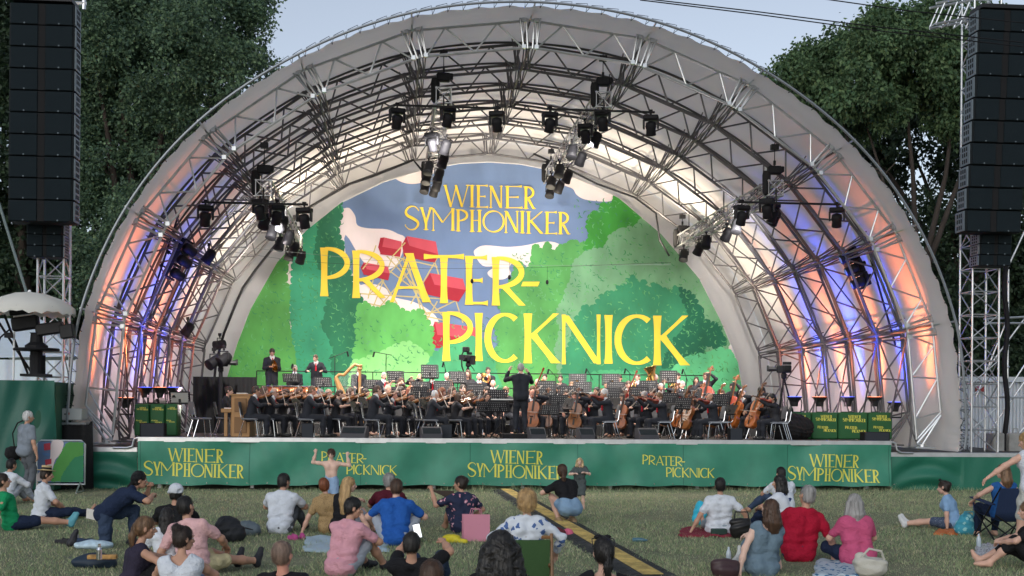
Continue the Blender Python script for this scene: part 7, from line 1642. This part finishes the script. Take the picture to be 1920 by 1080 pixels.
o = soft('cool_bag', [el((0, 0, .2), (.10, .12, .22)), rc((-.05, 0, .1), (.05, 0, .3), .09)], mat('nylon_cyan', (.03, .42, .58), .5), 1312, 985, 10, 'cyan bag behind the woman in white shirt', 'bag', sd=8)
m = MB(); m.box((0, 0, .05), (.24, .14, .10), bev=.015); o = m.build('green_box', mat('box_dark_green', (.02, .05, .04), .6)); o.location = atz(1348, 1003, .02); tag(o, 'dark green box on the red blanket', 'box')
o = soft('tote_bag', [el((0, 0, .14), (.20, .14, .15)), rc((-.12, 0, .22), (.12, .02, .16), .08), ('-', el((.03, -.03, .30), (.13, .09, .10)), .03)], mat('canvas_natural', (.50, .48, .42), .85, bump=.4, bscale=50), 1632, 1084, 0, 'natural canvas tote bag standing open at the bottom right', 'bag', sd=9); strap_(o, [(-.14, -.05, .25), (-.05, -.08, .36), (.1, -.08, .33), (.16, -.04, .2)], MATS['canvas_natural'], .015)
o = soft('cool_bag', [el((0, 0, .17), (.16, .13, .19)), rc((-.09, 0, .1), (.09, 0, .1), .11)], pattern('bag_teal_print', (.05, .30, .40), (.30, .60, .62), 12, .35), 1812, 1003, 5, 'teal patterned cool bag beside the camping chair', 'bag', sd=10); strap_(o, [(-.1, -.06, .3), (-.08, -.07, .38), (.08, -.07, .38), (.1, -.06, .3)], MATS['bag_teal_print'])
o = soft('handbag', [el((0, 0, .10), (.17, .12, .14)), rc((-.1, 0, .16), (.1, 0, .14), .07)], mat('leather_brown', (.05, .025, .028), .45), 1360, 1084, 10, 'dark brown handbag at the bottom edge right of centre', 'bag', sd=11)
o = soft('sunhat', [el((0, 0, .05), (.09, .08, .07)), el((.02, 0, .02), (.14, .12, .02))], mat('felt_pink', (.60, .12, .20), .8), 1064, 1006, 0, 'bright pink sun hat beside the cable ramp', 'hat', sd=12)
o = soft('bundle', [el((0, 0, .06), (.12, .10, .09))], mat('cloth_darkred', (.10, .015, .02), .8), 1046, 1008, 0, 'dark red bundle beside the pink hat', 'bundle', sd=13)
o = soft('yellow_bag', [el((0, 0, .06), (.14, .08, .08)), rc((.05, 0, .05), (.22, -.03, .03), .04)], mat('nylon_yellow', (.60, .50, .02), .6), 846, 1018, -20, 'yellow and black bag behind the man with the phone', 'bag', sd=14)
def bottle(px, py, label, M_, lying=False):
    m = MB(); m.lathe([(.025, 0), (.034, .01), (.035, .13), (.030, .16), (.014, .20), (.014, .225), (.001, .226)], 14); o = m.build('bottle', M_, None, True); o.location = atz(px, py, .035 if lying else 0); o.rotation_euler = (R(90) if lying else 0, 0, R(70)); tag(o, label, 'bottle')
bottle(1835, 1030, 'clear water bottle standing on the grass at right', mat('bottle_clear', (.45, .52, .58), .1, spec=.8)); bottle(1186, 1012, 'crushed blue bottle lying alone on the grass', mat('bottle_blue', (.06, .15, .20), .3), True); bottle(1366, 1058, 'clear glass carafe beside the brown handbag', MATS['bottle_clear'])
# white trousered legs of a hidden person next to the grey blue dress
m = MB(); v, f = surf([rc((0, 0, .06), (.10, .50, .10), .07, .06), rc((.16, 0, .06), (.22, .48, .12), .07, .06), rc((.10, .50, .10), (.11, .55, .24), .045, .03), rc((.22, .48, .12), (.24, .53, .26), .045, .03)], .014, .03, wrinkle(4, .005)); o = np_mesh('person', v, f, cl((.58, .58, .55), 'offw'), None, True); o.location = atz(1372, 1072, 0); o.rotation_euler = (0, 0, R(-14)); tag(o, 'outstretched white trousered legs beside the grey blue dress', 'person')
# ------------------------------------------------------------------ cable ramp
rub = mat('rubber_black', (.035, .038, .040), .8, var=.5, vscale=6, bump=.3, bscale=40); lid = mat('ramp_yellow', (.50, .37, .12), .75, var=.4, vscale=6, detail=8)
A, B = atz(948, 921, 0), atz(1225, 1086, 0); d = B - A; L = d.length; u = d.normalized(); v_ = Vector((-u.y, u.x, 0)); n = 9
for i in range(n):
    t = thing('cable_ramp', 'black cable ramp section with yellow lid, %s from the stage' % ORD[i], 'cable ramp', A + d * (i / n), math.atan2(u.y, u.x), 'cable ramp sections'); sl_ = L / n - .015; m = MB()
    m.prism([(-.34, 0), (-.33, .012), (-.14, .055), (.14, .055), (.33, .012), (.34, 0)][::-1], lambda x, y, dd: (dd, x, y), 0, sl_)
    for s in (-1, 1):
        for q in range(int(sl_ / .09)): m.box((.05 + q * .09, s * .235, .038), (.03, .15, .006), rotm('X', -s * 9))
    m.build('ramp', rub, t); m = MB(); m.box((sl_ / 2, 0, .060), (sl_, .25, .012), bev=.003)
    for q in range(int(sl_ / .07)): m.box((.035 + q * .07, .0, .0665), (.018, .22, .004))
    for q in (-.09, -.03, .03, .09): m.box((sl_ / 2, q, .067), (sl_ * .96, .014, .006))
    m.build('lid', lid, t)
# ------------------------------------------------------------------ trees
def tree(name, label, base, th, clumps, leafn, leafs, lmats, bark, limbs, seed=1, droop=.3, trunk_r=.3, cat='tree', group='trees around the stage'):
    r = np.random.default_rng(seed); t = thing(name, label, cat, base, 0, group)
    m = MB(); rr = random.Random(seed)
    trunk = [(0, 0, -.2), (.1, 0, th * .3), (-.05, .1, th * .6), (.1, 0, th)]; m.tube(trunk, [trunk_r * 1.25, trunk_r, trunk_r * .85, trunk_r * .6], 10)
    for p in limbs:
        a = Vector((0, 0, th * rr.uniform(.55, .95))); b = Vector(p); md = a.lerp(b, .5) + Vector((rr.uniform(-.4, .4), rr.uniform(-.4, .4), rr.uniform(0, .6))); m.tube([a, a.lerp(md, .5), md, md.lerp(b, .5) + Vector((0, 0, .2)), b], [trunk_r * .5, trunk_r * .4, trunk_r * .3, trunk_r * .2, .03], 7)
        for q in range(3): c = md.lerp(b, rr.uniform(.2, .9)); m.tube([c, c + Vector((rr.uniform(-1, 1), rr.uniform(-1, 1), rr.uniform(.2, 1)))], [.05, .015], 5)
    m.build('trunk', bark, t, True)
    c0, s0 = np.array([c[:3] for c in clumps]), np.array([c[3] for c in clumps]); sub_c, sub_s = [], []
    for cc, ss in zip(c0, s0):      # boughs: leafy tufts spread over each limb's end
        m_ = int(16 + 6 * ss); dn = r.normal(0, 1, (m_, 3)); dn /= np.linalg.norm(dn, axis=1)[:, None]; sub_c.append(cc + dn * (ss * r.uniform(.45, 1.0, m_) )[:, None] * np.array([1, 1, .85])); sub_s.append(r.uniform(.22, .42, m_) * ss ** .8)
    C_, S_ = np.concatenate(sub_c), np.concatenate(sub_s); w_ = S_ ** 2; k = r.choice(len(C_), leafn, p=w_ / w_.sum())
    n = r.normal(0, 1, (leafn, 3)); n /= np.linalg.norm(n, axis=1)[:, None]; rad = r.uniform(.35, 1., leafn) ** .5
    lump = 1 + .22 * np.sin(n[:, 0] * 5 + k) * np.sin(n[:, 1] * 6 + k * 2) + .18 * np.sin(n[:, 2] * 9 + k * 3)
    P = C_[k] + n * (S_[k] * rad * lump)[:, None] * np.array([1, 1, .82]) + r.normal(0, .12, (leafn, 3))
    d = n * .7 + r.normal(0, .6, (leafn, 3)); d[:, 2] -= droop; d /= np.linalg.norm(d, axis=1)[:, None]
    s = np.cross(d, r.normal(0, 1, (leafn, 3))); s /= np.linalg.norm(s, axis=1)[:, None]; nn = np.cross(d, s)
    sz = (leafs * r.uniform(.6, 1.35, leafn))[:, None]
    V = np.stack([P, P + d * sz * .45 + s * sz * .36 + nn * sz * .06, P + d * sz * 1.05 - nn * sz * .12, P + d * sz * .45 - s * sz * .36 + nn * sz * .06], 1).reshape(-1, 3)
    F = np.arange(leafn * 4).reshape(-1, 4); np_mesh('crown', V, F, lmats, t, False, r.choice(len(lmats), leafn)); return t
def leafm(n, c): return mat(n, c, .55, var=.25, vscale=.8, trans=.25, spec=.35)
LD = [leafm('leaf_dark_a', (.078, .138, .078)), leafm('leaf_dark_b', (.12, .19, .10)), leafm('leaf_dark_c', (.050, .095, .062))]
LR = [leafm('leaf_broad_a', (.075, .135, .062)), leafm('leaf_broad_b', (.11, .175, .075)), leafm('leaf_broad_c', (.055, .11, .05))]
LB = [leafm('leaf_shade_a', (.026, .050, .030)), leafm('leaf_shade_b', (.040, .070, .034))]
bark = mat('bark_brown', (.040, .031, .025), .9, var=.35, vscale=3, bump=.8, bscale=9, stretch=(1, 1, .3))
def rel(px, py, Y, b, s): p = at(px, py, Y); return (p.x - b.x, p.y - b.y, p.z, s)
Y0 = 19.; b = Vector((at(250, 700, Y0).x, Y0, 0)); rr = random.Random(3)
cl_ = [rel(px, py, Y0 + rr.uniform(-2.5, 2.5), b, s) for px, py, s in ((210, 60, 2.6), (300, 20, 2.3), (380, 60, 2.2), (430, 30, 1.7), (455, 110, 1.1), (420, 140, 1.6), (330, 130, 2.3), (230, 180, 2.4), (180, 120, 1.8), (300, 240, 2.1), (390, 220, 1.8), (200, 290, 2.2), (270, 340, 2.0), (340, 300, 1.6), (190, 400, 1.9), (250, 430, 1.7), (160, 220, 1.5), (350, -30, 2.4), (200, -40, 2.6), (440, -40, 2.), (260, 500, 1.6), (180, 500, 1.7), (170, 330, 1.4))]
tree('broadleaf_tree', 'big dark green tree behind the left side of the shell', b, 8., cl_, 170000, .135, LD, bark, [c[:3] for c in cl_[:12]], 1, .2, .45)
b = Vector((at(40, 700, 24.).x, 24., 0)); cl_ = [rel(px, py, 24 + rr.uniform(-2, 2), b, s) for px, py, s in ((-20, 40, 3.2), (60, 140, 3.), (0, 260, 3.), (90, 330, 2.6), (120, 60, 2.6), (30, 420, 2.8), (110, 460, 2.4), (-30, 520, 2.6), (60, 540, 2.2), (130, 230, 2.), (20, -40, 3))]
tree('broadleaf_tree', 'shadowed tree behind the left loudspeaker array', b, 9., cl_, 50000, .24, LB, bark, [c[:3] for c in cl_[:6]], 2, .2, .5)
Y0 = 18.; b = Vector((at(1720, 700, Y0).x, Y0, 0))
cl_ = [rel(px, py, Y0 + rr.uniform(-2, 2), b, s) for px, py, s in ((1480, 140, 1.0), (1530, 125, 1.2), (1580, 100, 1.4), (1600, 160, 1.3), (1640, 85, 1.5), (1690, 70, 1.6), (1730, 45, 1.3), (1780, 60, 1.5), (1700, 140, 1.5), (1760, 130, 1.5), (1530, 185, 1.0), (1650, 190, 1.1), (1800, 190, 1.5), (1850, 80, 1.7), (1780, 230, 1.), (1620, 230, .9), (1560, 215, .8), (1900, 180, 1.8))]
tree('broadleaf_tree', 'broad leaved tree with drooping leaf clusters behind the right side of the shell', b, 7.4, cl_, 85000, .17, LR, bark, [rel(px, py, Y0, b, 0)[:3] for px, py in ((1560, 170), (1690, 110), (1800, 130), (1620, 220), (1880, 170))], 4, 1.0, .30)
b = Vector((at(1800, 700, 26.).x, 26., 0)); cl_ = [rel(px, py, 26 + rr.uniform(-2, 2), b, s) for px, py, s in ((1620, 270, 1.5), (1660, 330, 1.3), (1700, 260, 1.6), (1780, 420, 2.), (1760, 520, 2.1), (1830, 560, 2.2), (1860, 460, 2.2), (1900, 360, 2.2), (1720, 600, 1.8), (1790, 650, 2.), (1880, 660, 2.2), (1780, 330, 1.1), (1680, 420, .9), (1640, 390, .7), (1930, 560, 2.4), (1850, 620, 2.), (1800, 590, 1.8), (1910, 480, 2.), (1740, 200, 1.4), (1820, 270, 1.4))]
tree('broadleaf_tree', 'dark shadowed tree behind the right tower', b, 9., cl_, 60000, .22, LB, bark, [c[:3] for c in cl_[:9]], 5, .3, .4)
for i, (px, Y, h, lab) in enumerate(((-60, 34., 9, 'dark background tree farthest left'), (170, 36., 9, 'dark background tree behind the left tower'), (1770, 36., 8, 'dark background tree right of the shell'), (1900, 34., 8, 'dark background tree at the right edge'))):
    b = Vector((at(px, 700, Y).x, Y, 0)); r2 = random.Random(i + 20); cl_ = [(r2.uniform(-3.2, 3.2), r2.uniform(-2, 2), r2.uniform(1.2, h), r2.uniform(1.5, 2.4)) for q in range(16)]
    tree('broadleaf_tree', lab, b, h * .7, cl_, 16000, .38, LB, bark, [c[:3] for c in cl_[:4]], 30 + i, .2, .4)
# ------------------------------------------------------------------ grass
GN = 230000; r = np.random.default_rng(5); yy = -17.5 + 18.4 * r.random(GN) ** 1.12; dd = yy + 30.5; half_ = dd * .46 + 1.; xx = -3. + dd * math.tan(YAW) + (r.random(GN) * 2 - 1) * half_
ok = ~((yy > -.02) & (xx > -14) & (xx < 15)); xx, yy = xx[ok], yy[ok]; GN = len(xx)
patch = .5 + .5 * np.sin(xx * 1.1 + 2 * np.sin(yy * .7)) * np.sin(yy * 1.3 + 1.5 * np.sin(xx * .5)); tuft = np.clip(np.sin(xx * 7.3 + 2 * np.sin(yy * 5.1)) * np.sin(yy * 6.7 + 2 * np.sin(xx * 4.3)) - .35, 0, 1); worn = np.sin(xx * .9 + 1.2 * np.sin(yy * .6 + 2)) * np.sin(yy * .8 + 1.3 * np.sin(xx * .7)); hgt = (.022 + .032 * r.random(GN)) * (.7 + .5 * patch) * (1 + 1.1 * tuft) * np.where(worn > .45, .38, 1); hgt *= 1 + 1.6 * (np.abs(yy + .12) < .22)
a = r.random(GN) * 6.283; lean = r.normal(0, .5, (GN, 2)) * hgt[:, None]; wd = .0035 + .003 * r.random(GN)
V = np.stack([np.stack([xx - wd * np.cos(a), yy - wd * np.sin(a), np.zeros(GN)], 1), np.stack([xx + wd * np.cos(a), yy + wd * np.sin(a), np.zeros(GN)], 1), np.stack([xx + lean[:, 0], yy + lean[:, 1], hgt], 1)], 1).reshape(-1, 3)
gm = [mat('grass_a', (.265, .355, .175), .7, var=.2, vscale=2, trans=.2), mat('grass_b', (.35, .385, .215), .7, trans=.2), mat('grass_dry', (.50, .48, .30), .8), mat('grass_c', (.16, .24, .13), .7, trans=.2)]
u = np.clip(r.random(GN) + np.where(worn > .4, .28, 0) - .3 * tuft, 0, 1); mi = np.where(u < .22 + .25 * patch, 0, np.where(u < .62, 1, np.where(u < .82, 2, 3)))
o = np_mesh('grass', V, np.arange(GN * 3).reshape(-1, 3), gm, None, False, mi); o['kind'] = 'stuff'; o['label'] = 'short trampled summer grass of the lawn'; o['category'] = 'grass'
